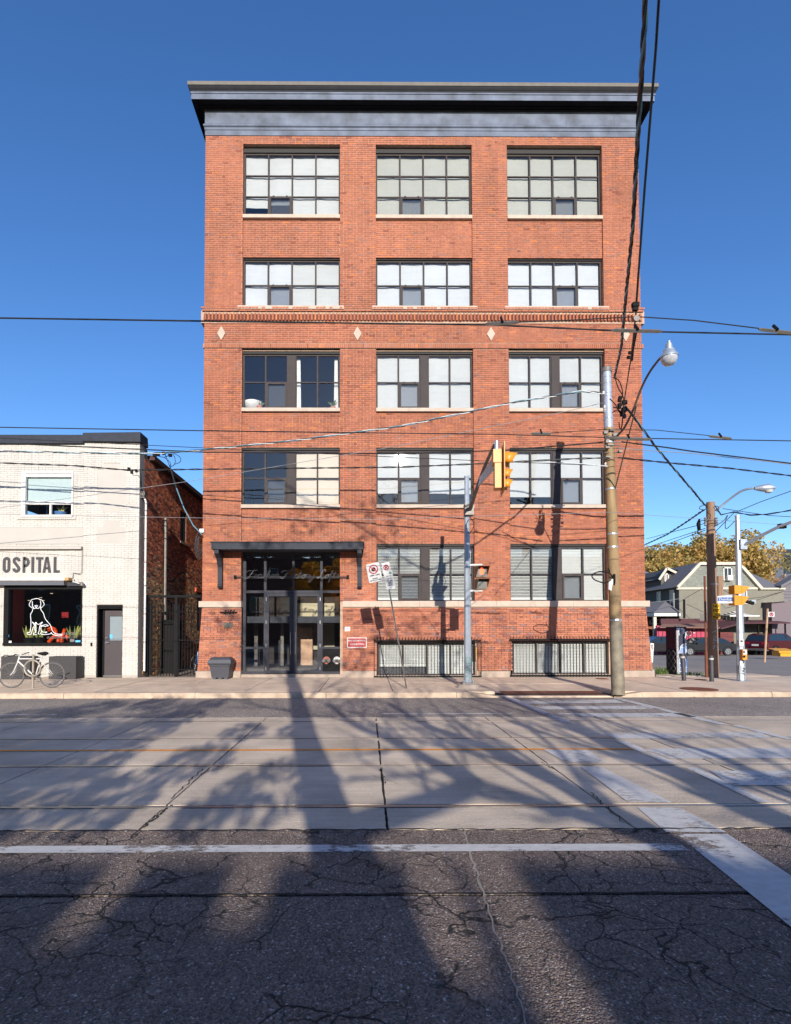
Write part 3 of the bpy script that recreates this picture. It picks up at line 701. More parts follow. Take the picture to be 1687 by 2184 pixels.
# ---- windows
M_BLIND = {k: mat('roller blind ' + k, rgb(*v), .85, var=.03, vs=1.2, big=((.5, .05, (1, 1, 1)), (3, .04, (.4, 1, 3)))) for k, v in dict(grey=(160, 158, 148), white=(178, 177, 174), cool=(184, 185, 187), cream=(196, 180, 160)).items()}
M_SLAT = mat('venetian slat', rgb(196, 195, 190), .5, var=.04)
pane_cache = {}
def window(x0, x1, z0, z1, nc, nr, mull, opener, blind, parent=bld, yf=Y0 + .17, blinds=None, slats=False, dark_from=None):
    mb = MB(); fw = .055; bar = .048; yb = yf + .06
    mb.box(x0, x1, yf, yb, z1 - fw, z1); mb.box(x0, x1, yf, yb, z0, z0 + .04); mb.box(x0, x0 + fw, yf + .001, yb - .001, z0 + .04, z1 - fw); mb.box(x1 - fw, x1, yf + .001, yb - .001, z0 + .04, z1 - fw)
    xa, xb = x0 + fw, x1 - fw; za, zb = z0 + .04, z1 - fw
    xe = []
    if mull:
        mw = .25; xm = (xa + xb) / 2; mb.box(xm - mw / 2, xm + mw / 2, yf - .03, yb - .002, za, zb)
        mb.box(xm - mw / 2 - .035, xm - mw / 2, yf, yb - .003, za, zb); mb.box(xm + mw / 2, xm + mw / 2 + .035, yf, yb - .003, za, zb)
        h = xm - mw / 2 - .035 - xa
        xe = [(xa, xa + h / 2 - bar / 2), (xa + h / 2 + bar / 2, xa + h), (xb - h, xb - h / 2 - bar / 2), (xb - h / 2 + bar / 2, xb)]
    else:
        p = (xb - xa - (nc - 1) * bar) / nc; xe = [(xa + i * (p + bar), xa + i * (p + bar) + p) for i in range(nc)]
    ph = (zb - za - (nr - 1) * .035) / nr; ze = [(zb - (j + 1) * ph - j * .035, zb - j * (ph + .035)) for j in range(nr)]
    for i in range(nc - 1):
        if mull and i == nc // 2 - 1: continue
        mb.box(xe[i][1], xe[i + 1][0], yf - .012, yb - .004, za, zb)
    for j in range(nr - 1):
        for (a, b) in xe: mb.box(a - .001, b + .001, yf + .004, yb - .005, ze[j][0] - .035, ze[j][0])
    wn = mb.build('window', M_FRAME, parent)
    for i in range(nc):
        for j in range(nr):
            a, b = xe[i]; c0, c1 = ze[j]; yg = yf + .03
            if opener == (i, j):
                om = MB(); t = .06; om.box(a, b, yf - .03, yf + .03, c1 - t, c1); om.box(a, b, yf - .03, yf + .03, c0, c0 + t); om.box(a, a + t, yf - .029, yf + .03, c0 + t, c1 - t); om.box(b - t, b, yf - .029, yf + .03, c0 + t, c1 - t)
                om.box(a + .12, a + .18, yf - .045, yf - .03, c1 - .02, c1 + .02); om.box(b - .18, b - .12, yf - .045, yf - .03, c1 - .02, c1 + .02)
                om.build('opening_sash', M_FRAME, wn)
                # insect screen darkens what is behind it
                MB().quad((a + t, yf + .05, c0 + t), (b - t, yf + .05, c0 + t), (b - t, yf + .05, c1 - t), (a + t, yf + .05, c1 - t)).build('insect_screen', M_SCREEN, wn)
                a, b, c0, c1 = a + t, b - t, c0 + t, c1 - t; yg = yf - .005
            key = (round(b - a, 3), round(c1 - c0, 3))
            if key not in pane_cache: pane_cache[key] = MB().box(0, key[0], 0, .005, 0, key[1]).build('pane', M_GLASS, wn); o = pane_cache[key]
            else: o = link('pane', pane_cache[key].data, wn)
            o.location = (a, yg, c0); o.matrix_parent_inverse = Matrix.Translation(-WL(wn))
    yb2 = yb + .03
    if slats:
        for (sa, sb_, lo, km) in slats:
            sm = MB(); z_ = z1 - .05
            while z_ > z0 + lo:
                tl = km
                sm.add([(sa, yb2, z_), (sb_, yb2, z_), (sb_, yb2 + .03, z_ + .042 * tl), (sa, yb2 + .03, z_ + .042 * tl)], [(0, 1, 2, 3)]); z_ -= .05
            sm.box(sa, sb_, yb2, yb2 + .03, z0 + lo - .03, z0 + lo + .05)
            sm.build('venetian_blind', M_SLAT, wn)
    for (sa, sb_, zt, zb_, kk) in (blinds or []):
        mbk = MB(); n = 24
        for i in range(n):
            u0, u1 = sa + (sb_ - sa) * i / n, sa + (sb_ - sa) * (i + 1) / n
            f_ = lambda u: yb2 + .01 + .008 * math.sin(u * 5.1) + .005 * math.sin(u * 13)
            mbk.add([(u0, f_(u0), zb_), (u1, f_(u1), zb_), (u1, f_(u1), zt), (u0, f_(u0), zt)], [(0, 1, 2, 3)])
        mbk.build('roller_blind', M_BLIND[kk], wn, smooth=True)
    return wn
def screen_mat():
    m = bpy.data.materials.new('insect screen'); m.use_nodes = True; n = m.node_tree.nodes; L = m.node_tree.links
    t = n.new('ShaderNodeBsdfTransparent'); t.inputs[0].default_value = (.72, .74, .78, 1); mx = n.new('ShaderNodeMixShader'); mx.inputs[0].default_value = .25
    b = n['Principled BSDF']; b.inputs['Base Color'].default_value = (.12, .13, .15, 1); L.new(t.outputs[0], mx.inputs[1]); L.new(b.outputs[0], mx.inputs[2]); L.new(mx.outputs[0], n['Material Output'].inputs[0]); return m
M_SCREEN = screen_mat()
for i, (a, b) in enumerate(BAY):
    mid = (a + b) / 2; o1, o2 = a + .05, b - .05
    z0, z1 = ROW[0]
    if i == 0:
        ph = (z1 - z0) / 3
        window(a, b, z0, z1, 4, 3, False, (1, 2), None, blinds=[(o1, a + .84, z1, z0 + .42, 'white'), (a + .84, mid, z1, z0 + .52, 'white'), (mid + .01, o2, z1, z0, 'white')])
    else: window(a, b, z0, z1, 4, 3, False, (1, 2) if i == 1 else (2, 2), None, blinds=[(o1, o2, z1, z0, 'grey')])
    z0, z1 = ROW[1]; window(a, b, z0, z1, 4, 2, False, (1, 1) if i < 2 else (2, 1), None, blinds=[(o1, mid, z1, z0, 'cool'), (mid + .005, o2, z1, z0, 'cool' if i else 'white')])
    z0, z1 = ROW[2]; window(a, b, z0, z1, 4, 2, True, (1, 1) if i < 2 else (2, 1), None, blinds=[] if i == 0 else [(o1, mid, z1, z0, 'white'), (mid, o2, z1, z0, 'white')])
    z0, z1 = ROW[3]; h = z1 - z0
    bl_ = [[(mid, o2, z1, z0, 'cream')], [(o1, a + .8, z1, z0 + .42, 'white'), (a + .8, mid, z1, z0, 'white'), (mid, b - .85, z1, z0 + .42, 'white'), (b - .85, o2, z1, z0 + .4, 'white')],
           [(o1, mid, z1, z0 + .3, 'white'), (mid, o2, z1, z0, 'white')]][i]
    window(a, b, z0, z1, 4, 2, True, (1, 1) if i < 2 else (2, 1), None, blinds=bl_)
    if i:
        z0, z1 = ROW[4]
        s_ = [(o1, mid - .1, .06, .75), (mid + .1, o2, .06, .75)] if i == 1 else [(o1, mid - .1, .06, .75), (mid + .1, o2, .04, 1.4)]
        window(a, b, z0, z1, 4, 2, True, (1, 1) if i < 2 else (2, 1), None, slats=s_)
# curtains, bowl and pots behind the third floor left window
M_CURT = mat('white curtain cloth', rgb(232, 230, 226), .9, var=.04)
wz0, wz1 = ROW[2]
for xa, xb in ((-2.37, -2.2), (-1.1, -.95)):
    mb = MB(); n = 16
    for k in range(n):
        f_ = lambda t: Y0 + .34 + .03 * math.sin(t * 22)
        t0, t1 = k / n, (k + 1) / n
        mb.add([(xa + (xb - xa) * t0, f_(t0), wz0), (xa + (xb - xa) * t1, f_(t1), wz0), (xa + (xb - xa) * (.15 + t1 * .7), f_(t1), wz1 - .1), (xa + (xb - xa) * (.15 + t0 * .7), f_(t0), wz1 - .1)], [(0, 1, 2, 3)])
    tag(mb.build('curtain', M_CURT, smooth=True), 'white curtain hanging at the %s end of the third floor left window' % ('inner' if xa < -2 else 'outer'), 'curtain', 'white curtains in the clear window')
p = at(540, 852, Y0 + .5)
tag(MB().lathe([(.10, 0), (.14, .02), (.26, .12), (.34, .27), (.345, .32), (.33, .32)], (p.x, p.y, wz0 + .03), 24).build('bowl', M_WHITE, smooth=True), 'large white bowl on the third floor window ledge', 'bowl')
M_TERRA = mat('terracotta', rgb(190, 120, 100), .8, var=.1)
M_LEAFG = mat('houseplant leaf', rgb(96, 112, 60), .6, var=.3, vs=20)
def leaves(mb, c, n, ln, wd, spread, q_, up_=.8, colr=None):
    for i in range(n):
        a = q_.uniform(0, 2 * math.pi); s_ = q_.uniform(.15, 1) * spread; l_ = ln * q_.uniform(.6, 1)
        d = Vector((math.cos(a) * s_, math.sin(a) * s_, up_)).normalized(); sd_ = d.cross(Vector((math.sin(a), math.cos(a), .3))).normalized() * wd / 2
        b0 = Vector(c); p1 = b0 + d * l_ * .5; p2 = b0 + d * l_ * .9 + Vector((d.x, d.y, -.3)) * l_ * .15
        if colr: mb.col = colr[q_.randrange(len(colr))]
        mb.add([b0 - sd_ * .5, b0 + sd_ * .5, p1 + sd_, p2, p1 - sd_], [(0, 1, 2, 4), (4, 2, 3)])
def pot(px, py, lab, r, hgt, lvl, nl=14):
    p = at(px, py, Y0 + .32); t = thing('potted_plant', lab, 'plant', (p.x, p.y, lvl), 'small plants on the third floor ledge')
    MB().lathe([(r * .7, 0), (r, hgt * .8), (r * 1.12, hgt * .82), (r * 1.12, hgt), (r * .9, hgt)], (p.x, p.y, lvl), 14).build('pot', M_TERRA, t, True)
    mb = MB(); leaves(mb, (p.x, p.y, lvl + hgt), nl, .34, .03, 1.0, random.Random(int(px))); mb.build('leaf_cluster', M_LEAFG, t)
pot(554, 862, 'terracotta pot with a spindly plant in front of the white bowl', .09, .15, wz0 + .03)
pot(710, 862, 'small terracotta pot with a bushy plant beside the white curtain', .085, .12, wz0 + .03, 26)
# ---- basement windows and grilles
for i, (a, b, z0, z1) in enumerate(BW):
    w_ = window(a + .04, b - .04, z0, z1 - .02, 4, 1, False, None, None, yf=Y0 + .12, slats=[(a + .1 + k * (b - a - .15) / 4, a + .1 + (k + .93) * (b - a - .15) / 4, .02 if (i or k > 1) else .3, 1.0) for k in range(4)])
    MB().box(a - .02, b + .02, Y0 + .3, Y0 + .34, z0 - .3, z1).build('basement_liner', M_ROOM, bld)
    MB().box(a - .0, b + .0, Y0 + .0, Y0 + .12, z0 - .065, z0 - .003).build('window_sill', M_FOUND, bld)
    gr = MB(); yg = Y0 - .17
    for z_ in (z0 - .03, z1 + .03): gr.box(a - .10, b + .10, yg - .008, yg + .008, z_ - .022, z_ + .022)
    for x_ in (a - .06, b + .06):
        for z_ in (z0 - .03, z1 + .03): gr.box(x_ - .02, x_ + .02, yg, Y0, z_ - .02, z_ + .02)
    go = gr.build('window_grille', M_BLACK, bld); n = 35; sh = None
    for k in range(n):
        x_ = a - .09 + (b - a + .18) * k / (n - 1)
        if sh is None:
            mb = MB(); mb.box(-.007, .007, -.016, -.002, z0 - .10, z1 + .10); mb.add([(-.016, -.016, z1 + .10), (.016, -.016, z1 + .10), (.016, -.002, z1 + .10), (-.016, -.002, z1 + .10), (0, -.009, z1 + .16)], [(0, 1, 4), (1, 2, 4), (2, 3, 4), (3, 0, 4), (3, 2, 1, 0)])
            o = mb.build('bar', M_BLACK, go); sh = o.data
        else: o = link('bar', sh, go)
        o.location = (x_, yg, 0); o.matrix_parent_inverse = Matrix.Translation(-WL(go))
# ---- entrance
ex = lambda cx: at(420.7 + cx / 4.239, 1300, Y0).x
ez = lambda cy: at(620, 1125.8 + cy / 4.239, Y0).z
YE = Y0 + .22
en = MB()
H = [(ez(1322), ez(1312)), (ez(583), ez(560)), (ez(232), ez(205))]
zb_, zt_ = ez(1322), ez(205)
for (a, b) in ((400, 424), (590, 612), (850, 868), (1106, 1128), (1297, 1317)): en.box(ex(a), ex(b), YE, YE + .12, zb_, zt_)
for (a, b) in ((424, 590), (612, 850), (868, 1106), (1128, 1297)):
    en.box(ex(a), ex(b), YE + .004, YE + .11, H[1][0], H[1][1]); en.box(ex(a), ex(b), YE + .004, YE + .11, H[2][0], H[2][1])
    if a in (424, 1128): en.box(ex(a), ex(b), YE + .004, YE + .11, ez(1095), ez(1076)); en.box(ex(a), ex(b), YE + .004, YE + .11, zb_, ez(1303))
ent = en.build('entrance_frame', M_DFRAME, bld)
def pane(x0, x1, z0, z1, y, par, m_=M_GLASSD, name='pane'): return MB().box(x0, x1, y, y + .008, z0, z1).build(name, m_, par)
for (a, b) in ((424, 590), (612, 850), (868, 1106), (1128, 1297)): pane(ex(a), ex(b), H[1][1], H[2][0], YE + .05, ent)
pane(ex(424), ex(590), ez(1076), H[1][0], YE + .05, ent); pane(ex(424), ex(590), ez(1303), ez(1095), YE + .05, ent); pane(ex(1128), ex(1297), ez(1076), H[1][0], YE + .05, ent)
for (a, b, hx, lb) in ((613, 849, 838, 'left'), (869, 1105, 882, 'right')):
    d = MB(); xa, xb = ex(a), ex(b); y_ = YE - .01; z0, z1 = zb_ + .02, H[1][0] - .01; t = .085
    d.box(xa, xa + t, y_, y_ + .05, z0, z1); d.box(xb - t, xb, y_, y_ + .05, z0, z1); d.box(xa + t, xb - t, y_, y_ + .05, z1 - t * 1.2, z1); d.box(xa + t, xb - t, y_, y_ + .05, z0, z0 + t)
    do = d.build('door', M_DFRAME, bld)
    pane(xa + t, xb - t, z0 + t, z1 - t * 1.2, y_ + .02, do)
    MB().tube([(ex(hx), y_ - .06, ez(1145)), (ex(hx), y_ - .06, ez(940))], .013, 8).cyl((ex(hx), y_ - .06, ez(1110)), (ex(hx), y_, ez(1110)), .009, n=6).cyl((ex(hx), y_ - .06, ez(975)), (ex(hx), y_, ez(975)), .009, n=6).build('handle', M_CHROME, do, True)
    hxx = xa - .012 if lb == 'left' else xb - .004
    hm = MB()
    for cy in (640, 850, 1065, 1275): hm.box(hxx, hxx + .016, y_ - .012, y_ + .01, ez(cy + 15), ez(cy - 15))
    hm.build('hinge', M_CHROME, do)
MB().box(ex(1129), ex(1296), YE + .02, YE + .08, ez(1303), ez(1095)).build('lower_panel', M_BLACK, ent)
# vestibule inside
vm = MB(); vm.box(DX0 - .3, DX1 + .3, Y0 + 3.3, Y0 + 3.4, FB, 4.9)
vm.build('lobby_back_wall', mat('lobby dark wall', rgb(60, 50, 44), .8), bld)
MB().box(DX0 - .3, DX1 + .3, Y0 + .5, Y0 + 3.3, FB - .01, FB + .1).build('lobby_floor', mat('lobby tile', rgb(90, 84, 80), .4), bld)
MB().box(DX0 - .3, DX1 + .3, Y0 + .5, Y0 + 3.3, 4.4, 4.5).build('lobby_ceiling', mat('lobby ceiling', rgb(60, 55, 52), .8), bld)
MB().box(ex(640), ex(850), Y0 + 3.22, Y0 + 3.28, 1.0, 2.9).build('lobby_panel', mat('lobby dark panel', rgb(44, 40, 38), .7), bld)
a, b = at(420.7 + 862 / 4.239, 1290, Y0 + 3.1).x, at(420.7 + 1240 / 4.239, 1290, Y0 + 3.1).x
f3 = lambda cy: at(620, 1125.8 + cy / 4.239, Y0 + 3.1).z
MB().box(a, b, Y0 + 3.1, Y0 + 3.2, f3(1100), f3(680)).build('lobby_cream_wall', mat('lobby cream plaster', rgb(214, 200, 168), .8, var=.04), bld)
a2, b2 = at(420.7 + 884 / 4.239, 1290, Y0 + 2.3).x, at(420.7 + 1042 / 4.239, 1290, Y0 + 2.3).x
tag(MB().box(a2, b2, Y0 + 2.3, Y0 + 2.34, at(600, 1125.8 + 1252 / 4.239, Y0 + 2.3).z, at(600, 1125.8 + 905 / 4.239, Y0 + 2.3).z).build('copper_panel', mat('beaten copper', rgb(188, 150, 122), .5, .3, var=.45, vs=4, bump=.5, bs=6), None), 'hammered brown metal art panel standing in the lobby behind the right door', 'panel')
idr = MB(); ia = lambda cx, cy, Y: at(420.7 + cx / 4.239, 1125.8 + cy / 4.239, Y)
for (x0, x1, z0, z1) in ((515, 548, 1290, 800), (752, 782, 1290, 800), (548, 752, 830, 800), (548, 752, 1290, 1262)):
    p0, p1 = ia(x0, z0, Y0 + 1.9), ia(x1, z1, Y0 + 1.9); idr.box(p0.x, p1.x, Y0 + 1.9, Y0 + 1.96, max(p0.z, FB + .1), p1.z)
io = idr.build('inner_door', M_GREYM, bld)
p = ia(745, 1058, Y0 + 1.85); MB().tube([(p.x + .05, p.y + .05, p.z + .17), (p.x - .02, p.y, p.z + .16), (p.x - .02, p.y, p.z - .16), (p.x + .05, p.y + .05, p.z - .17)], .014, 8).build('handle', M_CHROME, io, True)
# canopy with two brackets
cx0, cx1 = at(452, 1165, Y0 - .55).x, at(775, 1165, Y0 - .55).x
ct, cb = at(610, 1155, Y0 - .62).z, at(610, 1171, Y0 - .62).z
CZ = at(610, 1166, Y0).z
can = MB(); can.box(cx0, cx1, Y0 - .62, Y0 + .05, cb, ct - .03).box(cx0 - .03, cx1 + .03, Y0 - .65, Y0 - .0, ct - .03, ct)
co = can.build('canopy', M_DARKM, bld)
for px in (470, 767):
    p = at(px, 1200, Y0 - .1); x_ = p.x; zz_ = lambda y: at(px, y, Y0 - .1).z
    prof = [(Y0 - .005, cb), (Y0 - .58, cb), (Y0 - .58, cb - .12), (Y0 - .5, cb - .17), (Y0 - .34, cb - .24), (Y0 - .22, cb - .42), (Y0 - .16, zz_(1210)), (Y0 - .16, zz_(1246)), (Y0 - .19, zz_(1247)), (Y0 - .19, zz_(1250)), (Y0 - .14, zz_(1254)), (Y0 - .005, zz_(1254))]
    MB().prismx(prof, x_ - .07, x_ + .07).build('bracket', M_DARKM, co)
for px in (516, 617, 720):
    p = at(px, 1172, Y0 - .35); MB().lathe([(.05, -.012), (.05, 0)], (p.x, p.y, cb), 12).build('downlight', M_CHROME, co)
# lettering
GL = {'e': ([[(0, .3), (.45, .5), (.45, .9), (.2, .95), (.03, .4), (.3, 0), (.7, .25)]], .62), 'a': ([[(.6, .85), (.25, .97), (0, .4), (.2, 0), (.55, .4), (.64, .95), (.56, .25), (.7, 0), (.95, .3)]], .85),
      't': ([[(0, .25), (.42, 1.75), (.22, .3), (.35, 0), (.65, .28)], [(-.05, 1.15), (.62, 1.2)]], .58), 'h': ([[(-.05, .2), (.5, 1.6), (.45, 2.1), (.28, 1.8), (.05, 0)], [(.08, .3), (.42, .97), (.58, .8), (.48, .15), (.62, 0), (.9, .3)]], .82),
      'r': ([[(0, .3), (.2, 1.08), (.32, .85), (.6, .92), (.5, .25), (.6, 0), (.85, .28)]], .72), 'c': ([[(.55, .8), (.35, .98), (.04, .55), (.18, .03), (.42, .02), (.72, .3)]], .62),
      'o': ([[(.4, .96), (.04, .55), (.18, .02), (.48, .15), (.56, .65), (.35, .95), (.85, .85)]], .72), 'y': ([[(0, .9), (.08, .2), (.35, .1), (.62, .95), (.5, -.3), (.12, -1), (-.12, -.75), (.45, -.05), (.85, .3)]], .8),
      'f': ([[(0, .25), (.45, 1.5), (.42, 2.0), (.26, 1.7), (.1, 0), (-.02, -.95), (.14, -.9), (.28, -.05), (.62, .3)]], .55), 's': ([[(-.05, .2), (.35, 1.05), (.45, .35), (.2, 0), (.7, .28)]], .5),
      'F': ([[(-.35, 1.5), (0, 1.95), (.6, 1.95), (1.5, 2.15)], [(.85, 2.0), (.45, .7), (.1, .02), (-.35, .1), (-.35, .4)], [(.25, 1.05), (.65, 1.15), (1.0, 1.25)]], 1.15), 'L': ([[(1.0, 1.7), (.95, 2.2), (.6, 2.0), (.32, .6), (0, 0), (-.25, .2), (.3, .28), (.85, 0), (1.25, .35)]], 1.1), ' ': ([], .65)}
def script(name, s, x0, x1, z, xh, y, parent, material, r=.011, shear=.18):
    tot = sum(GL[c_][1] for c_ in s); k = (x1 - x0) / (tot * xh); mb = MB(); u = 0
    for c_ in s:
        for st in GL[c_][0]:
            pts = spline([((x0 + (u + px) * xh * k) + shear * pz * xh, y, z + pz * xh) for px, pz in st], 4); mb.tube(pts, r, 5)
        u += GL[c_][1]
    return mb.build(name, material, parent, True)
M_LET = mat('brushed letter metal', rgb(74, 74, 76), .4, .3, var=.15)
YS = Y0 - .05
lx0, lx1 = at(527, 1230, YS).x, at(722, 1230, YS).x
lb_ = at(620, 1233, YS).z
ls = thing('lettering_sign', 'long metal script lettering over the entrance reading Feather Factory Lofts', 'sign', ((lx0 + lx1) / 2, YS, lb_))
script('letters', 'Feather Factory Lofts', lx0, lx1, lb_, .125, YS, ls, M_LET, .010)
rr = MB(); ra, rb_ = at(502, 1229, YS).x, at(741, 1229, YS).x; zr = lb_ + .05
rr.cyl((ra, YS + .01, zr), (rb_, YS + .01, zr), .011, n=6).cyl((ra, YS + .01, zr - .04), (rb_, YS + .01, zr - .04), .008, n=6)
rr.build('rail', M_LET, ls); MB().box(ra - .05, ra + .03, YS - .03, Y0, zr - .06, zr + .05).box(rb_ - .03, rb_ + .05, YS - .03, Y0, zr - .06, zr + .05).build('end_bracket', M_BLACK, ls)
p = at(487.5, 1305.5, Y0 - .04)
nm = thing('number_plate', 'house number 2154 in slanted black numerals on a bar on the left pier', 'sign', tuple(p))
text('numerals', '2154', .2, (p.x, p.y, p.z), M_BLACK, nm, .85, .004, shear=.35, ext=.008)
MB().box(p.x - .29, p.x + .28, p.y + .005, Y0 - .01, p.z - .035, p.z + .02).build('bar', M_BLACK, nm)
p = at(487, 1333, Y0 - .03)
pl = MB(); n = 28; ring = [(p.x + .165 * math.cos(2 * math.pi * i / n), p.z + .095 * math.sin(2 * math.pi * i / n)) for i in range(n)]; pl.prism(ring, p.y - .012, Y0)
pt = tag(pl.build('plaque', mat('bronze green plaque', rgb(88, 84, 76), .6, .3, var=.2)), 'small dark oval plaque under the house number', 'plaque')
MB().disc((p.x, p.y - .014, p.z + .10), .03, Y0, 12).build('crest', M_TERRA, pt)
for k, wd in enumerate((.2, .24, .16)): MB().box(p.x - wd / 2, p.x + wd / 2, p.y - .0145, p.y - .012, p.z + .04 - k * .04, p.z + .05 - k * .04).build('text_line', M_GREYM, pt)
# fire connection sign, notice, fire inlets
p0, p1 = at(740.5, 1381, Y0 - .05), at(782, 1359.5, Y0 - .05)
fs = thing('fire_sign', 'red and white sign reading fire department connection on the brick beside the entrance', 'sign', ((p0.x + p1.x) / 2, Y0 - .05, p0.z))
MB().box(p0.x, p1.x, Y0 - .05, Y0 - .035, p0.z, p1.z).build('board', M_WHITE, fs)
MB().box(p0.x + .02, p1.x - .02, Y0 - .053, Y0 - .05, p0.z + .02, p1.z - .02).build('red_field', M_RED, fs)
xm = (p0.x + p1.x) / 2; zm = (p0.z + p1.z) / 2
text('text_line', 'FIRE DEPARTMENT', .074, (xm, Y0 - .055, zm + .06), M_WHITE, fs, .92, .0005); text('text_line', 'CONNECTION', .074, (xm, Y0 - .055, zm - .055), M_WHITE, fs, .92, .0005)
p = at(741, 1341.5, Y0 - .03)
nt_ = tag(MB().box(p.x - .085, p.x + .085, Y0 - .03, Y0 - .02, p.z - .075, p.z + .075).build('notice', M_WHITE), 'small white notice above the fire department sign', 'notice')
MB().box(p.x - .02, p.x + .015, Y0 - .032, Y0 - .03, p.z + .01, p.z + .045).build('emblem', M_RED, nt_); MB().box(p.x - .06, p.x + .06, Y0 - .032, Y0 - .03, p.z - .045, p.z - .035).build('text_line', M_GREYM, nt_)
for (cx, cc, nm_) in ((1168, M_COPPER, 'fire hose inlet with a red brown flange in the right panel of the entrance'), (1262, M_CHROME, 'fire hose inlet with a chrome flange in the right panel of the entrance')):
    p = at(420.7 + cx / 4.239, 1125.8 + 1197 / 4.239, YE - .04); t = thing('fire_inlet', nm_, 'fire inlet', tuple(p), 'pair of fire hose inlets')
    MB().disc((p.x, YE + .0, p.z), .125, YE + .02).build('flange', mat('inlet red flange', rgb(150, 84, 66), .6) if cc is M_COPPER else M_CHROME, t)
    for s_ in (-1, 1): MB().cyl((p.x, YE, p.z), (p.x + s_ * .075, YE - .13, p.z - .01), .045, .05, 14).build('nozzle', M_GREYM, t, True); MB().cyl((p.x + s_ * .073, YE - .128, p.z - .01), (p.x + s_ * .083, YE - .145, p.z - .01), .056, n=14).build('cap', M_CHROME, t, True)

# ---------------------------------------------------------------- the white painted building
c1x = lambda cx: at(cx / 3.658, 1300, Y0).x
c1z = lambda cy: at(150, 909.7 + cy / 3.658, Y0).z
WXR = c1x(1080); WXL = -16.5; WX1 = c1x(645)         # pilaster runs WX1..WXR
ZW = c1z(128); ZSW = at(313, 978, 18).z
wb = thing('white_brick_building', 'two storey white painted brick shop building with dark metal parapet cap', 'building', (WXR - 3, Y0, FB))
SHW = (c1x(28), c1x(640), c1z(1708), c1z(1240)); UPW = (c1x(148), c1x(556), c1z(703), c1z(350)); DRW = (c1x(757), c1x(960), FB, c1z(1390))
SMO = [(c1x(750), c1x(975), c1z(612), c1z(338)), (c1x(798), c1x(928), c1z(668), c1z(290)), (c1x(798), c1x(928), c1z(780), c1z(733)), (c1x(750), c1x(975), c1z(915), c1z(780))]
ZLG0, ZLG1 = c1z(965), c1z(935)
def wspans(z):
    s_ = [(WXL, WX1, Y0 + .04, 0), (WX1, WXR, Y0 - .02, 0)]
    if ZLG0 < z < ZLG1: s_ = [(WX1, WXR, Y0 - .02, 0)]
    if c1z(915) < z < c1z(785): s_ = cut(s_, WXL, WX1)
    for (a, b, z0, z1) in (SHW, UPW, DRW):
        if z0 < z < z1: s_ = cut(s_, a, b)
    for (a, b, z0, z1) in SMO:
        if z0 < z < z1: s_ = cut(s_, a, b)
    return [t for t in s_ if t[1] - t[0] > .03]
big = MB(); single = []; qw = random.Random(21)
lay(wspans, FB + .02, ZW, 'white', qw, big, single, lambda x_, z_: x_ > WX1 - 1.0 and FB < z_ < 2.6, bl=.225)
random.Random(2).shuffle(single)
for (xa, xb, y, za, zb, c_) in single[150:]: big.col = c_; big.box(xa, xb, y, y + .03, za, zb)
ob = big.build('brickwork', M_PBRICK, wb); ob['kind'] = 'stuff'
place_single(single[:150], M_PBRICK, wb, qw)
core = MB(); K = Y0 + .05
def walls_with_holes(mb, x0, x1, z0, z1, y0, y1, holes):
    xs_ = sorted({x0, x1, *[min(max(h_[0], x0), x1) for h_ in holes], *[min(max(h_[1], x0), x1) for h_ in holes]}); zs_ = sorted({z0, z1, *[min(max(h_[2], z0), z1) for h_ in holes], *[min(max(h_[3], z0), z1) for h_ in holes]})
    for i in range(len(xs_) - 1):
        for j in range(len(zs_) - 1):
            mx_, mz_ = (xs_[i] + xs_[i + 1]) / 2, (zs_[j] + zs_[j + 1]) / 2
            if any(h_[0] < mx_ < h_[1] and h_[2] < mz_ < h_[3] for h_ in holes): continue
            mb.box(xs_[i], xs_[i + 1], y0, y1, zs_[j], zs_[j + 1])
walls_with_holes(core, WXL, WX1, FB, ZW, K, Y0 + .35, (SHW, UPW))
walls_with_holes(core, WX1, WXR - .002, FB, ZW, Y0 - .008, Y0 + .35, (DRW,))
core.build('wall_core', M_MORTW, wb)
M_RENDER = mat('painted render', rgb(176, 169, 160), .7, var=.05, vs=2.5, bump=.15, bs=12)
rn = MB()
for k_, (a, b, z0, z1) in enumerate(SMO): rn.box(a, b, Y0 - .012 - .002 * k_, Y0 + .045 - .002 * k_, z0, z1)
rn.build('render_patch', M_RENDER, wb)
MB().box(WXL, WX1, Y0 + .02, Y0 + .06, c1z(915), c1z(785)).build('render_band', M_RENDER, wb)
MB().box(WXL, WX1 - .04, Y0 - .08, Y0 + .06, c1z(957), c1z(938)).build('ledge', M_RENDER, wb)
q3 = random.Random(4); x_ = UPW[0] - .12                # soldier courses over and under the upper window
while x_ < UPW[1] + .1:
    mb = MB(); mb.col = brickcol('white', 3, 0, q3); mb.box(x_ + .003, x_ + .063, Y0 + .0, Y0 + .06, UPW[2] - .085, UPW[2] - .012).build('sill_brick', M_PBRICK, wb); x_ += .066
cpm = MB(); cpm.box(WXL, c1x(640), Y0 - .06, Y0 + .4, c1z(133), c1z(68)); cpm.build('parapet_cap', M_DARKM, wb)
cpm = MB(); cpm.add([(c1x(640), Y0 - .14, c1z(122)), (WXR + .06, Y0 - .14, c1z(128)), (WXR + .06, Y0 + .5, c1z(128)), (c1x(640), Y0 + .5, c1z(122)), (c1x(640), Y0 - .10, c1z(56)), (WXR + .04, Y0 - .10, c1z(50)), (WXR + .04, Y0 + .5, c1z(50)), (c1x(640), Y0 + .5, c1z(56))],
    [(0, 1, 5, 4), (1, 2, 6, 5), (2, 3, 7, 6), (3, 0, 4, 7), (4, 5, 6, 7), (3, 2, 1, 0)]); cpm.build('parapet_cap', M_DARKM, wb)
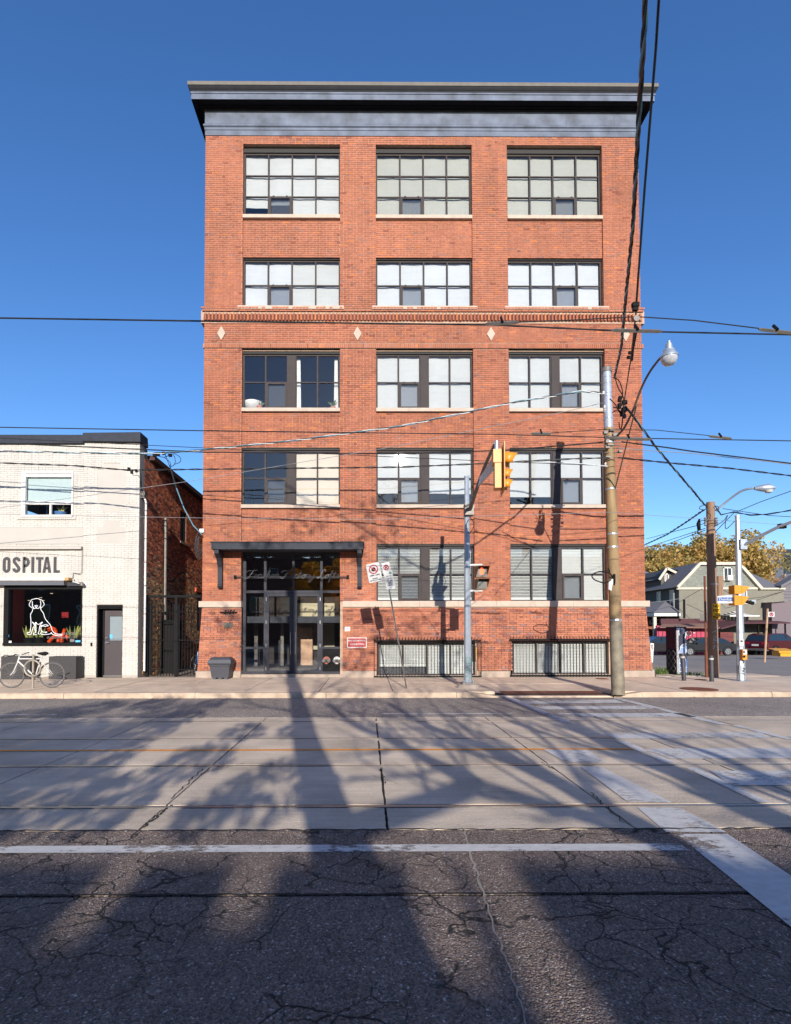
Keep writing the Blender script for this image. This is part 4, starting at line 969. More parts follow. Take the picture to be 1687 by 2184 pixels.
# upper window
a, b, z0, z1 = UPW; uw = MB(); uw.box(a, b, Y0 + .0, Y0 + .1, z1 - .06, z1).box(a, b, Y0 - .02, Y0 + .1, z0, z0 + .07).box(a, a + .14, Y0 + .001, Y0 + .1, z0 + .07, z1 - .06).box(b - .05, b, Y0 + .001, Y0 + .1, z0 + .07, z1 - .06)
gl = (c1x(205), c1x(547)); uw.box(a + .14, b - .05, Y0 + .03, Y0 + .1, c1z(605), c1z(578)); xm = c1x(376); uw.box(xm - .03, xm + .03, Y0 + .03, Y0 + .1, z0 + .07, c1z(605)); uw.box(a + .14, b - .05, Y0 + .03, Y0 + .1, c1z(390), z1 - .06)
uo = uw.build('window', M_WHITE, wb)
pane(a + .14, b - .05, c1z(578), c1z(390), Y0 + .07, uo, M_GLASS); pane(a + .14, xm - .03, z0 + .07, c1z(605), Y0 + .07, uo, M_GLASS); pane(xm + .03, b - .05, z0 + .07, c1z(605), Y0 + .07, uo, M_GLASS)
MB().quad((a + .15, Y0 + .13, c1z(590)), (b - .05, Y0 + .13, c1z(590)), (b - .05, Y0 + .13, c1z(385)), (a + .15, Y0 + .13, c1z(385))).build('roller_blind', mat('pale green blind', rgb(176, 190, 190), .8, var=.03), uo)
MB().box(a - .2, b + .2, Y0 + 1.3, Y0 + 1.35, z0 - .3, z1 + .2).build('room_wall', mat('blue room wall', rgb(50, 70, 110), .8), wb)
p = at(130, 1092, Y0 + .4); t = thing('potted_plant', 'cream leaved plant in a blue pot behind the upper window of the white building', 'plant', (p.x, p.y, z0))
MB().lathe([(.12, 0), (.2, .2), (.21, .24)], (p.x, p.y, z0), 14).build('pot', mat('blue glazed pot', rgb(80, 120, 170), .4), t, True)
mb = MB(); leaves(mb, (p.x, p.y, z0 + .2), 16, .42, .07, .7, random.Random(2)); mb.build('leaf_cluster', mat('cream leaf', rgb(206, 196, 120), .6, var=.2), t)
# letters painted on the brick
def letters(s, x0, x1, z0, z1, y):
    h = z1 - z0; wd = .068 * 1.55
    def X(u, a, b): return a + (b - a) * u
    boxes = {'O': (10, 70), 'S': (86, 148), 'P': (165, 221), 'I': (236, 254), 'T': (270, 328), 'A': (322, 390), 'L': (408, 457), 'H': (-84, -24)}
    for ch in s:
        a, b = (c1x(v) for v in boxes[ch]); t = .094; mb = MB(); ya = Y0 + .028; yb = Y0 + .036; i_ = t / 2
        aa, bb, cc, dd = a + i_, b - i_, z0 + i_, z1 - i_; rr_ = (bb - aa) / 2; xm = (aa + bb) / 2
        arc = lambda cx, cz, r, t0, t1, n=8: [(cx + r * math.cos(R(t0 + (t1 - t0) * k / n)), cz + r * math.sin(R(t0 + (t1 - t0) * k / n))) for k in range(n + 1)]
        if ch == 'O': P_ = arc(xm, dd - rr_, rr_, 0, 180) + arc(xm, cc + rr_, rr_, 180, 360) + [(bb, dd - rr_)]; mb.stroke(P_, t, ya, yb)
        elif ch == 'S': mb.stroke(arc(xm, dd - rr_, rr_, -10, 215) + arc(xm, cc + rr_, rr_, 35, -190), t, ya, yb)
        elif ch == 'P': mb.stroke([(aa, z0), (aa, z1)], t, ya, yb); r2_ = (bb - aa) * .95; kz = h * .245; mb.stroke([(aa, dd)] + [(bb - r2_ + r2_ * math.cos(R(90 - 18 * k)), dd - kz + kz * math.sin(R(90 - 18 * k))) for k in range(1, 10)] + [(aa, dd - 2 * kz)], t, ya, yb + .001)
        elif ch == 'I': mb.stroke([(xm, z0), (xm, z1)], t, ya, yb)
        elif ch == 'T': mb.stroke([(xm, z0), (xm, z1 - t)], t, ya, yb); mb.stroke([(a, dd), (b, dd)], t * .85, ya, yb)
        elif ch == 'A': mb.prism([(a, z0), (a + t, z0), (xm + .02, z1), (xm - t * .55, z1)], ya, yb); mb.prism([(b - t, z0), (b, z0), (xm + t * .55, z1), (xm - .02, z1)], ya, yb + .001); mb.box(a + t, b - t, ya, yb, z0 + h * .2, z0 + h * .2 + t * .8)
        elif ch == 'L': mb.stroke([(aa, z0), (aa, z1)], t, ya, yb); mb.box(a + t * .9, b, ya, yb + .001, z0, z0 + t * .85)
        elif ch == 'H': mb.stroke([(aa, z0), (aa, z1)], t, ya, yb); mb.stroke([(bb, z0), (bb, z1)], t, ya, yb); mb.box(a + t, b - t, ya, yb, z0 + h * .45, z0 + h * .45 + t * .8)
        mb.build('letter', mat('charcoal lettering', rgb(62, 60, 62), .7, var=.08), lsn)
lsn = thing('shop_lettering', 'large charcoal capital letters spelling hospital on the white brick', 'sign', (c1x(230), Y0, c1z(1138)))
letters('HOSPITAL', 0, 0, c1z(1138), c1z(1015), Y0)
# awning, box, flood light
aw = thing('awning', 'rolled up grey awning cassette above the shop window', 'awning', (c1x(250), Y0, c1z(1240)))
MB().box(WXL + .2, c1x(530), Y0 - .22, Y0 + .03, c1z(1204), c1z(1184)).build('cassette', mat('cream awning cassette', rgb(214, 206, 190), .6), aw)
MB().box(WXL + .2, c1x(522), Y0 - .20, Y0 - .18, c1z(1240), c1z(1205)).build('valance', mat('grey awning cloth', rgb(92, 92, 98), .9, var=.08), aw)
MB().box(c1x(532), c1x(558), Y0 - .2, Y0 + .03, c1z(1203), c1z(1182)).build('end_motor', mat('aged brass', rgb(180, 140, 80), .6), aw)
tag(MB().box(c1x(535), c1x(640), Y0 - .08, Y0 + .05, c1z(1245), c1z(1216)).build('shutter_box', M_DFRAME), 'short dark ribbed box at the upper right corner of the shop window', 'box')
fl_ = thing('flood_light', 'small grey outdoor lamp on a white arm beside the awning', 'lamp', (c1x(660), Y0 - .1, c1z(1230)))
MB().tube([(c1x(570), Y0 - .02, c1z(1190)), (c1x(585), Y0 - .12, c1z(1212)), (c1x(640), Y0 - .16, c1z(1228))], .018, 8).box(c1x(652), c1x(682), Y0 - .04, Y0 - .01, c1z(1240), c1z(1212)).build('arm', M_WHITE, fl_)
MB().lathe([(.02, .07), (.05, .04), (.07, -.02), (.06, -.06), (.02, -.07)], (c1x(658), Y0 - .16, c1z(1232)), 14).build('lamp_head', M_GREYM, fl_, True)
tag(MB().tube([(c1x(638), Y0 - .03, c1z(940)), (c1x(638), Y0 - .03, c1z(1135)), (c1x(620), Y0 - .03, c1z(1148)), (c1x(565), Y0 + .01, c1z(1142)), (c1x(563), Y0 + .0, c1z(1190))], .010, 6).build('conduit', M_GREYM, smooth=True), 'thin grey conduit bending down beside the shop lettering', 'conduit')
# shop window with what stands in it
a, b, z0, z1 = SHW; sw_ = MB(); sw_.box(a, b, Y0 - .03, Y0 + .12, z0, z0 + .09).box(a, b, Y0 - .0, Y0 + .12, z1 - .12, z1).box(a, a + .15, Y0 - .001, Y0 + .12, z0 + .09, z1 - .12).box(b - .04, b, Y0 - .001, Y0 + .12, z0 + .09, z1 - .12).box(a - .001, a + .035, Y0 + .12, Y0 + .40, z0, z1).box(a, b, Y0 + .12, Y0 + .36, z0 - .001, z0 + .03).box(b - .03, b + .001, Y0 + .12, Y0 + .4, z0, z1)
sho = sw_.build('shop_window', M_BLACK, wb)
pane(a + .15, b - .04, z0 + .09, z1 - .12, Y0 + .06, sho)
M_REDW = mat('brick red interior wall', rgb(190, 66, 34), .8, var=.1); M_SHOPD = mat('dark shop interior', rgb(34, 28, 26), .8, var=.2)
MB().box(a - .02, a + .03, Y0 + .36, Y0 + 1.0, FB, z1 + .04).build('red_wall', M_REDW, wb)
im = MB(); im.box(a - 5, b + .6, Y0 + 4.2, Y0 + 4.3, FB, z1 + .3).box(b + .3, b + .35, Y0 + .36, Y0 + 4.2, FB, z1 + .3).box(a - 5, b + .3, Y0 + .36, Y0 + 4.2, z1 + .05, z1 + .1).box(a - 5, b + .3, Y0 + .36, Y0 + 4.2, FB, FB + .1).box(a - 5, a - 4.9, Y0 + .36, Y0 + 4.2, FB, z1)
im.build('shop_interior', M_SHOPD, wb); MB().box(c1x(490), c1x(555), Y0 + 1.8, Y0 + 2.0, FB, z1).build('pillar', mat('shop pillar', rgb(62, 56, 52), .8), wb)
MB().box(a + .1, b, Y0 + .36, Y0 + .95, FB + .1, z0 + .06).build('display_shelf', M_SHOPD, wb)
p = at(137, 1310, Y0 + 1.7); MB().box(p.x - .12, p.x + .12, Y0 + 1.75, Y0 + 1.79, p.z - .12, p.z + .08).build('red_poster', M_RED, wb)
M_LAMP = mat('small ceiling lamp', (1, .8, .5), emit=.7, var=0)
for (px, py) in ((110, 1266), (87, 1275), (62, 1281), (92, 1281)):
    p = at(px, py, Y0 + 2.6); MB().lathe([(.045, 0), (.045, .02)], (p.x, p.y, p.z), 10).build('ceiling_light', M_LAMP, wb)
k = 2967 / 1687 * 1687 / 320                               # crop of the shop window measured at 5.27x
wx = lambda cx: at(cx / (5.272 * 1.7588), 1300, Y0 + .05).x
wz = lambda cy: at(90, (2100 + cy / 5.272) / 1.7588, Y0 + .05).z
M_LINE = mat('white vinyl line', rgb(240, 240, 240), .5, var=0)
def wline(sets, par, r=.0095):
    mb = MB()
    for st in sets: mb.tube(spline([(wx(x), Y0 + .055, wz(y)) for x, y in st], 4), r, 5)
    return mb.build('line_drawing', M_LINE, par, True)
wline([[(655, 775), (620, 790), (575, 880), (600, 925), (630, 938), (640, 900), (632, 815)], [(655, 775), (735, 762), (790, 785)], [(790, 785), (830, 800), (872, 880), (840, 920), (815, 945), (800, 935), (803, 860), (795, 805)],
       [(640, 900), (670, 958), (700, 955), (712, 942), (730, 958), (770, 950), (790, 915)], [(685, 905), (712, 898), (738, 905), (728, 925), (700, 925), (685, 905)], [(712, 925), (712, 942)],
       [(650, 940), (640, 1010), (605, 1080), (615, 1240), (600, 1420), (545, 1435), (560, 1470), (620, 1468), (650, 1370), (690, 1290), (710, 1230)],
       [(800, 940), (810, 985), (860, 1060), (900, 1170), (1000, 1290), (1040, 1400), (1110, 1460), (1235, 1475), (1180, 1503), (1060, 1478), (1015, 1435), (1010, 1460), (900, 1475), (830, 1470), (810, 1450), (830, 1420)],
       [(640, 1225), (690, 1290), (712, 1310), (680, 1260), (640, 1225)], [(712, 1230), (740, 1268), (780, 1270), (830, 1230), (838, 1240), (790, 1310), (780, 1400), (760, 1450), (790, 1470)],
       [(712, 1310), (690, 1360), (712, 1430), (665, 1450), (680, 1475), (740, 1475)], [(712, 1230), (716, 1430)], [(800, 1310), (900, 1280), (960, 1300), (900, 1312), (830, 1310), (810, 1360), (850, 1425), (935, 1425), (900, 1445)]], sho)
text('phone_text', '416 7387', .13, (wx(1375), Y0 + .052, wz(1462)), mat('grey vinyl text', rgb(120, 112, 108), .6), sho, 1, ext=.001)
text('web_text', 'dundaswestvet.com', .125, (wx(1235), Y0 + .052, wz(1530)), MATS['grey vinyl text'], sho, 1.0, ext=.001)
M_CYAN = mat('sky blue sticker', rgb(90, 175, 225), .5)
sh_ = lambda x0, x1, z0, z1: [(x0, z1), ((x0 + x1) / 2, z1 + .02), (x1, z1), (x1, z0 + .08), ((x0 + x1) / 2, z0), (x0, z0 + .08)][::-1]
MB().prism(sh_(wx(122), wx(188), wz(1565), wz(1480)), Y0 + .050, Y0 + .054).build('sticker', M_CYAN, sho); MB().prism(sh_(wx(128), wx(182), wz(1520), wz(1484)), Y0 + .048, Y0 + .05).build('sticker', M_LINE, sho)
for (x0, x1, y0, y1, mm_) in ((128, 238, 1640, 1598, M_WHITE), (1392, 1480, 1622, 1568, M_GREYM), (1500, 1612, 1628, 1588, M_CYAN)):
    MB().box(wx(x0), wx(x1), Y0 + .050, Y0 + .054, wz(y0), wz(y1)).build('sticker', mm_, sho)
MB().box(wx(155), wx(190), Y0 + .048, Y0 + .05, wz(1625), wz(1612)).build('sticker_mark', M_BLACK, sho)
M_SP = mat('variegated leaf', attr=True, rough=.5, var=.12)
for j, (cx, n, lab) in enumerate(((460, 13, 'snake plant in a black pot against the red wall'), (665, 14, 'snake plant in a black pot under the dog drawing'), (1345, 15, 'snake plant in a black pot right of the orange stool'), (1560, 10, 'snake plant in a black pot in the right corner of the shop window'))):
    p = Vector((wx(cx), Y0 + .40, z0 + .06)); t = thing('snake_plant', lab, 'plant', tuple(p), 'snake plants in the shop window')
    MB().lathe([(.16, 0), (.19, .2), (.2, .2), (.17, .19)], tuple(p), 16).build('pot', M_BLACK, t, True)
    mb = MB(); q4 = random.Random(j + 3)
    for i in range(n):
        a_ = q4.uniform(0, 6.28); l_ = q4.uniform(.26, .46); tl = q4.uniform(.05, .5); bx, by = p.x + .1 * math.cos(a_), p.y + .08 * math.sin(a_)
        d = Vector((math.cos(a_) * tl, math.sin(a_) * tl * .5, 1)).normalized(); w_ = Vector((1, 0, 0)).cross(d).cross(d).normalized() * .022
        b0 = Vector((bx, by, p.z + .17))
        mb.col = rgb(196, 190, 96) if i % 3 else rgb(120, 132, 70)
        mb.add([b0 - w_ * .7, b0 + w_ * .7, b0 + d * l_ * .6 + w_, b0 + d * l_, b0 + d * l_ * .6 - w_], [(0, 1, 2, 4), (4, 2, 3)])
        if i % 3:
            mb.col = rgb(86, 104, 58); e_ = Vector((0, -.003, 0)); mb.add([b0 + e_ - w_ * .3, b0 + e_ + w_ * .3, b0 + e_ + d * l_ * .6 + w_ * .4, b0 + e_ + d * l_ * .85, b0 + e_ + d * l_ * .6 - w_ * .4], [(0, 1, 2, 4), (4, 2, 3)])
    mb.build('leaf_cluster', M_SP, t)
t = thing('orange_stool', 'bright orange four legged tubular stool shaped like an animal in the shop window', 'stool', (wx(1000), Y0 + .5, z0 + .06))
ow = lambda cx, cy, Y: Vector((wx(cx), Y, wz(cy)))
MB().tube([ow(800, 1380, Y0 + .5), ow(870, 1355, Y0 + .5), ow(950, 1385, Y0 + .5)], [.075, .085, .06], 12).tube([ow(940, 1380, Y0 + .5), ow(960, 1500, Y0 + .52), ow(1130, 1500, Y0 + .52)], .07, 12).tube([ow(1090, 1490, Y0 + .5), ow(1145, 1365, Y0 + .48)], [.05, .058], 12).build('body', M_ORANGE, t, True)
for (x0, x1, yy_) in ((950, 835, Y0 + .44), (960, 965, Y0 + .62), (1100, 1095, Y0 + .44), (1130, 1220, Y0 + .6)):
    MB().tube([ow(x0, 1500, yy_), ow(x1, 1630, yy_)], [.06, .066], 12).build('leg', M_ORANGE, t, True)
# side door of the white building
a, b, z0, z1 = DRW; z1 = c1z(1390)
dm = MB(); dm.box(a, b, Y0 + .02, Y0 + .3, z1 - .13, z1).box(a, a + .03, Y0 + .03, Y0 + .34, z0, z1 - .13).box(c1x(785), c1x(797), Y0 + .16, Y0 + .3, z0, z1 - .13).box(b - .02, b, Y0 + .16, Y0 + .3, z0, z1 - .13).box(c1x(797), b - .02, Y0 + .16, Y0 + .3, c1z(1430), z1 - .13)
dfo = dm.build('door_frame', M_BLACK, wb)
M_DOOR = mat('dark brown door paint', rgb(66, 58, 60), .45, var=.05)
da, db = c1x(797), b - .022; g0, g1, g2, g3 = c1x(835), c1x(935), c1z(1670), c1z(1478)
dl = MB(); walls_with_holes(dl, da, db, z0 + .06, c1z(1432), Y0 + .19, Y0 + .24, [(g0, g1, g2, g3)]); do = dl.build('door', M_DOOR, wb)
MB().box(g0, g1, Y0 + .21, Y0 + .22, g2, g3).build('frosted_pane', mat('frosted pane', rgb(128, 138, 142), .25, var=.04), do)
MB().box(g0 - .02, g1 + .02, Y0 + .18, Y0 + .19, g3, g3 + .02).box(g0 - .02, g1 + .02, Y0 + .18, Y0 + .19, g2 - .02, g2).box(g0 - .02, g0, Y0 + .18, Y0 + .19, g2, g3).box(g1, g1 + .02, Y0 + .18, Y0 + .19, g2, g3).build('glazing_bead', M_DOOR, do)
MB().lathe([(.0, .03), (.022, .028), (.03, 0)], (0, 0, 0), 12); p = Vector((c1x(812), Y0 + .19, c1z(1650)))
MB().disc((p.x, p.y - .03, p.z), .03, p.y, 14).build('lock', M_CHROME, do, True)
MB().disc((p.x, p.y - .02, c1z(1688)), .034, p.y, 14).cyl((p.x, p.y - .02, c1z(1688)), (p.x, p.y - .07, c1z(1688)), .012, n=8).cyl((p.x - .01, p.y - .07, c1z(1688)), (p.x + .11, p.y - .06, c1z(1688)), .014, n=8).build('handle', M_CHROME, do, True)
MB().prism(sh_(c1x(835), c1x(859), c1z(1662), c1z(1625)), Y0 + .203, Y0 + .207).build('sticker', M_CYAN, do)
MB().box(da, db, Y0 + .12, Y0 + .26, z0 + .02, z0 + .055).build('threshold', M_CHROME, dfo)
tag(MB().box(c1x(716), c1x(728), Y0 - .06, Y0 - .02, c1z(1712), c1z(1685)).build('doorbell', M_BLACK), 'small black doorbell on the white brick left of the dark door', 'doorbell')
# faded painted cat face on the bricks
M_FADE = mat('faded pink graffiti', rgb(206, 176, 170), .8, var=.2, vs=30)
fc = MB(); q5 = random.Random(6)
for st in ([(978, 1570), (990, 1590), (1030, 1575), (1045, 1568), (1045, 1600), (1050, 1630), (1020, 1640), (990, 1635), (978, 1610), (978, 1570)], [(990, 1605), (1010, 1600)], [(1025, 1600), (1040, 1602)], [(1005, 1650), (1025, 1645)], [(1000, 1620), (1030, 1622)]):
    fc.stroke([(c1x(x), c1z(y)) for x, y in st], .03, Y0 - .026, Y0 - .0235)
tag(fc.build('graffiti', M_FADE), 'faded pinkish cat face painted on the white brick right of the dark door', 'graffiti')
# side wall of the white building
sbk = MB(); tmp = []
SW1 = 30.0
qd = random.Random(33)
AW = (23.6 - 1.3, 23.6, 5.55 - .65, 5.55 + .2)
def yx(px): return WXR / (at(px, 1300, 1).x)          # depth at which the side wall is seen at column px
w1 = (yx(383), yx(396)); w1z = (at(390, 1157, (w1[0] + w1[1]) / 2).z, at(390, 1092, (w1[0] + w1[1]) / 2).z)
w2 = (yx(420), yx(436)); w2z = (at(425, 1345, w2[0]).z, at(425, 1262, w2[0]).z)
def sspan(z):
    zt = 7.4
    s_ = [(Y0 + .36, SW1, WXR, 0)]
    if z > zt: s_ = []
    for (a_, b_), (c_, d_) in ((w1, w1z), (w2, w2z)):
        if c_ < z < d_: s_ = cut(s_, a_, b_)
    return s_
lay(lambda z: [(s[0], s[1], s[2], s[3]) for s in sspan(z)], 0, ZSW, 'dark', qd, sbk, tmp, lambda *_: False, plane='X')
ob = sbk.build('side_brickwork', M_DBRICK, wb); ob['kind'] = 'stuff'
# front return strip darker bricks and wall core
sc_ = MB(); holes = [(w1[0], w1[1], *w1z), (w2[0], w2[1], *w2z)]
ysx = sorted({Y0 + .36, SW1, *w1, *w2}); zsx = sorted({0, ZSW, *w1z, *w2z})
for i in range(len(ysx) - 1):
    for j in range(len(zsx) - 1):
        my, mz = (ysx[i] + ysx[i + 1]) / 2, (zsx[j] + zsx[j + 1]) / 2
        if any(h_[0] < my < h_[1] and h_[2] < mz < h_[3] for h_ in holes): continue
        sc_.box(WXR - .3, WXR - .008, ysx[i], ysx[i + 1], zsx[j], zsx[j + 1])
sc_.box(WXR - .3, WXR - .01, Y0 + .35, Y0 + .6, ZSW, ZW)
sc_.box(WXL, WXR - .3, SW1 - .3, SW1, 0, ZSW); sc_.build('side_wall_core', M_MORTD, wb)
MB().box(WXR - .25, WXR + .18, Y0 + .75, SW1, ZSW, ZSW + .16).build('eaves', mat('dark eaves board', rgb(70, 42, 38), .8), wb)
MB().box(WXL, WXR - .25, Y0 + .4, SW1, ZSW + .0, ZSW + .1).build('roof', MATS['roof felt'], wb)
for (ya, yb), (za, zb) in ((w1, w1z), (w2, w2z)):
    wm = MB(); x0 = WXR - .12
    if zb > 4:
        wm.box(x0, x0 + .05, ya, ya + .08, za, zb).box(x0, x0 + .05, yb - .08, yb, za, zb).box(x0, x0 + .05, ya, yb, zb - .08, zb).box(x0, x0 + .05, ya, yb, za, za + .06).box(x0, x0 + .05, (ya + yb) / 2 - .04, (ya + yb) / 2 + .04, za, zb)
        wo = wm.build('side_window', M_CAP, wb); MB().box(x0 - .02, x0 - .01, ya, yb, za, zb).build('pane', mat('dusty window pane', rgb(120, 124, 124), .2, var=.1), wo)
        MB().box(WXR - .1, WXR + .08, ya - .15, yb + .15, za - .09, za - .002).build('window_sill', M_DBRICK if False else mat('stone sill', rgb(150, 120, 100), .9), wo)
    else:
        wm.box(x0 - .02, x0 + .01, ya, yb, za, zb); wo = wm.build('boarded_window', mat('grey board', rgb(140, 138, 136), .8, var=.1), wb)
        MB().box(WXR - .1, WXR + .06, ya - .3, yb + .1, zb, zb + .16).build('lintel', mat('orange lintel', rgb(186, 84, 48), .7), wo)
# alley ground, pipes, gate
al = MB().box(WXR, XL, 17.5, 34, -.1, FB - .01); tag(al.build('alley_ground', mat('alley paving', rgb(150, 132, 115), .9, var=.2, vs=2)), kind='structure')
p = at(309.5, 1070, Y0 + .12)
pp = thing('conduit_pipe', 'tall white conduit running up the corner of the white building', 'pipe', (p.x, p.y, FB))
MB().tube([(p.x + .03, p.y, FB + .2), (p.x + .03, p.y, at(309, 1072, p.y).z), (p.x + .0, p.y - .02, at(309, 1064, p.y).z)], .035, 10).build('pipe', M_WHITE, pp, True)
cl = MB()
for py in (1100, 1150, 1200, 1250, 1310, 1370): z_ = at(309, py, p.y).z; cl.cyl((p.x + .03, p.y, z_), (p.x + .03, p.y, z_ + .03), .042, n=10)
cl.build('clamp', M_GREYM, pp); MB().box(p.x - .16, p.x + .0, p.y - .05, p.y + .05, at(309, 1062, p.y).z, at(309, 1048, p.y).z).build('junction_box', M_GREYM, pp)
p = at(338.5, 1300, 19.4)
dp = tag(MB().tube([(WXR + .1, p.y, 1.5), (WXR + .1, p.y, at(339, 1105, p.y).z)], .06, 10).build('downpipe', M_GREYM, smooth=True), 'brown grey downpipe on the old brick side wall of the alley', 'pipe')
YG = Y0 + .35
gt = thing('alley_gate', 'black steel double gate with vertical bars closing the alley', 'gate', ((WXR + XL) / 2, YG, FB))
gx = lambda px: at(px, 1350, YG).x
gzt = at(370, 1271, YG).z
for (px, wd) in ((314, .1), (376, .09), (431, .07)):
    MB().box(gx(px) - wd / 2, gx(px) + wd / 2, YG - wd / 2, YG + wd / 2, FB, gzt + .04).build('post', M_BLACK, gt)
MB().box(gx(316), gx(431), YG - .035, YG + .035, gzt - .05, gzt + .03).build('top_beam', M_BLACK, gt)
for (xa, xb, tl_) in ((321, 373, (1305, 1365, 1428)), (379, 430, (1305, 1365, 1428))):
    gm = MB()
    for py in tl_: z_ = at(370, py, YG).z; gm.box(gx(xa), gx(xb), YG - .012, YG + .012, z_ - .014, z_ + .014)
    gm.box(gx(xa) - .03, gx(xa) + .03, YG - .02, YG + .02, FB + .05, at(370, 1290, YG).z); gm.box(gx(xb) - .03, gx(xb) + .03, YG - .02, YG + .02, FB + .05, at(370, 1290, YG).z)
    lf = gm.build('gate_leaf', M_BLACK, gt); n = 8; s0 = None
    for i in range(n):
        x_ = gx(xa + 4 + (xb - xa - 8) * i / (n - 1)); zt = at(370, 1292, YG).z
        if s0 is None: o = MB().box(-.010, .010, -.010, .010, FB + .02, zt).add([(-.012, -.012, zt), (.012, -.012, zt), (.012, .012, zt), (-.012, .012, zt), (0, 0, zt + .1)], [(0, 1, 4), (1, 2, 4), (2, 3, 4), (3, 0, 4)]).build('bar', M_BLACK, lf); s0 = o.data
        else: o = link('bar', s0, lf)
        o.location = (x_, YG - .015, 0); o.matrix_parent_inverse = Matrix.Translation(-WL(lf))
tag(MB().box(WXR + .12, WXR + .62, 19.0, 19.8, FB, 2.0).add([(WXR + .1, 18.95, 2.0), (WXR + .66, 18.95, 1.9), (WXR + .66, 19.85, 1.9), (WXR + .1, 19.85, 2.12)], [(0, 1, 2, 3)]).build('storage_locker', M_BLACK), 'tall black locker standing behind the alley gate against the old brick wall', 'locker')
tag(MB().tube(spline([(WXR + .04, 19.9, 1.05), (WXR + .05, 21.5, 1.0), (WXR + .04, 23, 1.15), (WXR + .04, 25, 1.1)], 6), .025, 6).build('wall_pipe', M_GREYM, smooth=True), 'thin pipe sagging along the foot of the alley wall', 'pipe')
# ---------------------------------------------------------------- planters, salt bin, bicycles
def planter(px0, px1, py0, py1, Y, lab):
    a_, b_ = at(px0, 1420, Y).x, at(px1, 1420, Y).x; zt = at(px0, py0, Y).z
    t = thing('planter', lab, 'planter', ((a_ + b_) / 2, Y, FB), 'dark rectangular planters in front of the shop')
    mb = MB(); d_ = .42; th = .03; mb.box(a_, b_, Y, Y + th, FB, zt).box(a_, b_, Y + d_ - th, Y + d_, FB, zt).box(a_, a_ + th, Y + th, Y + d_ - th, FB, zt).box(b_ - th, b_, Y + th, Y + d_ - th, FB, zt)
    mb.build('box', mat('charcoal planter', rgb(54, 52, 52), .7, var=.1), t); MB().box(a_ + th, b_ - th, Y + th, Y + d_ - th, zt - .12, zt - .08).build('soil', mat('potting soil', rgb(60, 44, 34), .95), t)
planter(104, 162, 1400, 1440, 16.85, 'dark rectangular planter behind the rear wheel of the white bicycle'); planter(2, 64, 1400, 1440, 16.85, 'dark rectangular planter at the left edge behind the front wheel of the white bicycle')
p = at(468, 1447, 16.65)
sbn = thing('salt_bin', 'dark grey plastic salt bin with lid against the left pier of the loft building', 'bin', (p.x, 16.9, FB))
h = at(468, 1402, 16.65).z - FB; W2 = .36
def frus(mb, x, y, z0, z1, a0, b0, a1, b1): return mb.add([(x - a0, y - b0, z0), (x + a0, y - b0, z0), (x + a0, y + b0, z0), (x - a0, y + b0, z0), (x - a1, y - b1, z1), (x + a1, y - b1, z1), (x + a1, y + b1, z1), (x - a1, y + b1, z1)], [(0, 1, 5, 4), (1, 2, 6, 5), (2, 3, 7, 6), (3, 0, 4, 7), (4, 5, 6, 7), (3, 2, 1, 0)])
mb = MB(); x_, y_ = p.x, 16.9
frus(mb, x_, y_, FB + .05, FB + h * .62, W2 * .72, .2, W2 * .86, .25)
for s_ in (-.7, 0, .7): mb.box(x_ + s_ * W2 * .72 - .05, x_ + s_ * W2 * .72 + .05, y_ - .2, y_ + .2, FB, FB + .055)
frus(mb, x_, y_, FB + h * .6, FB + h * .68, W2 * .9, .27, W2 * .92, .28); bo = mb.build('body', M_PLAST, sbn)
mb = MB(); frus(mb, x_, y_, FB + h * .685, FB + h * .74, W2 * .96, .3, W2 * 1.02, .32); frus(mb, x_, y_, FB + h * .74, FB + h * .9, W2 * 1.0, .31, W2 * .96, .27); frus(mb, x_, y_, FB + h * .9, FB + h, W2 * .9, .25, W2 * .78, .18)
mb.build('lid', M_PLAST, sbn)
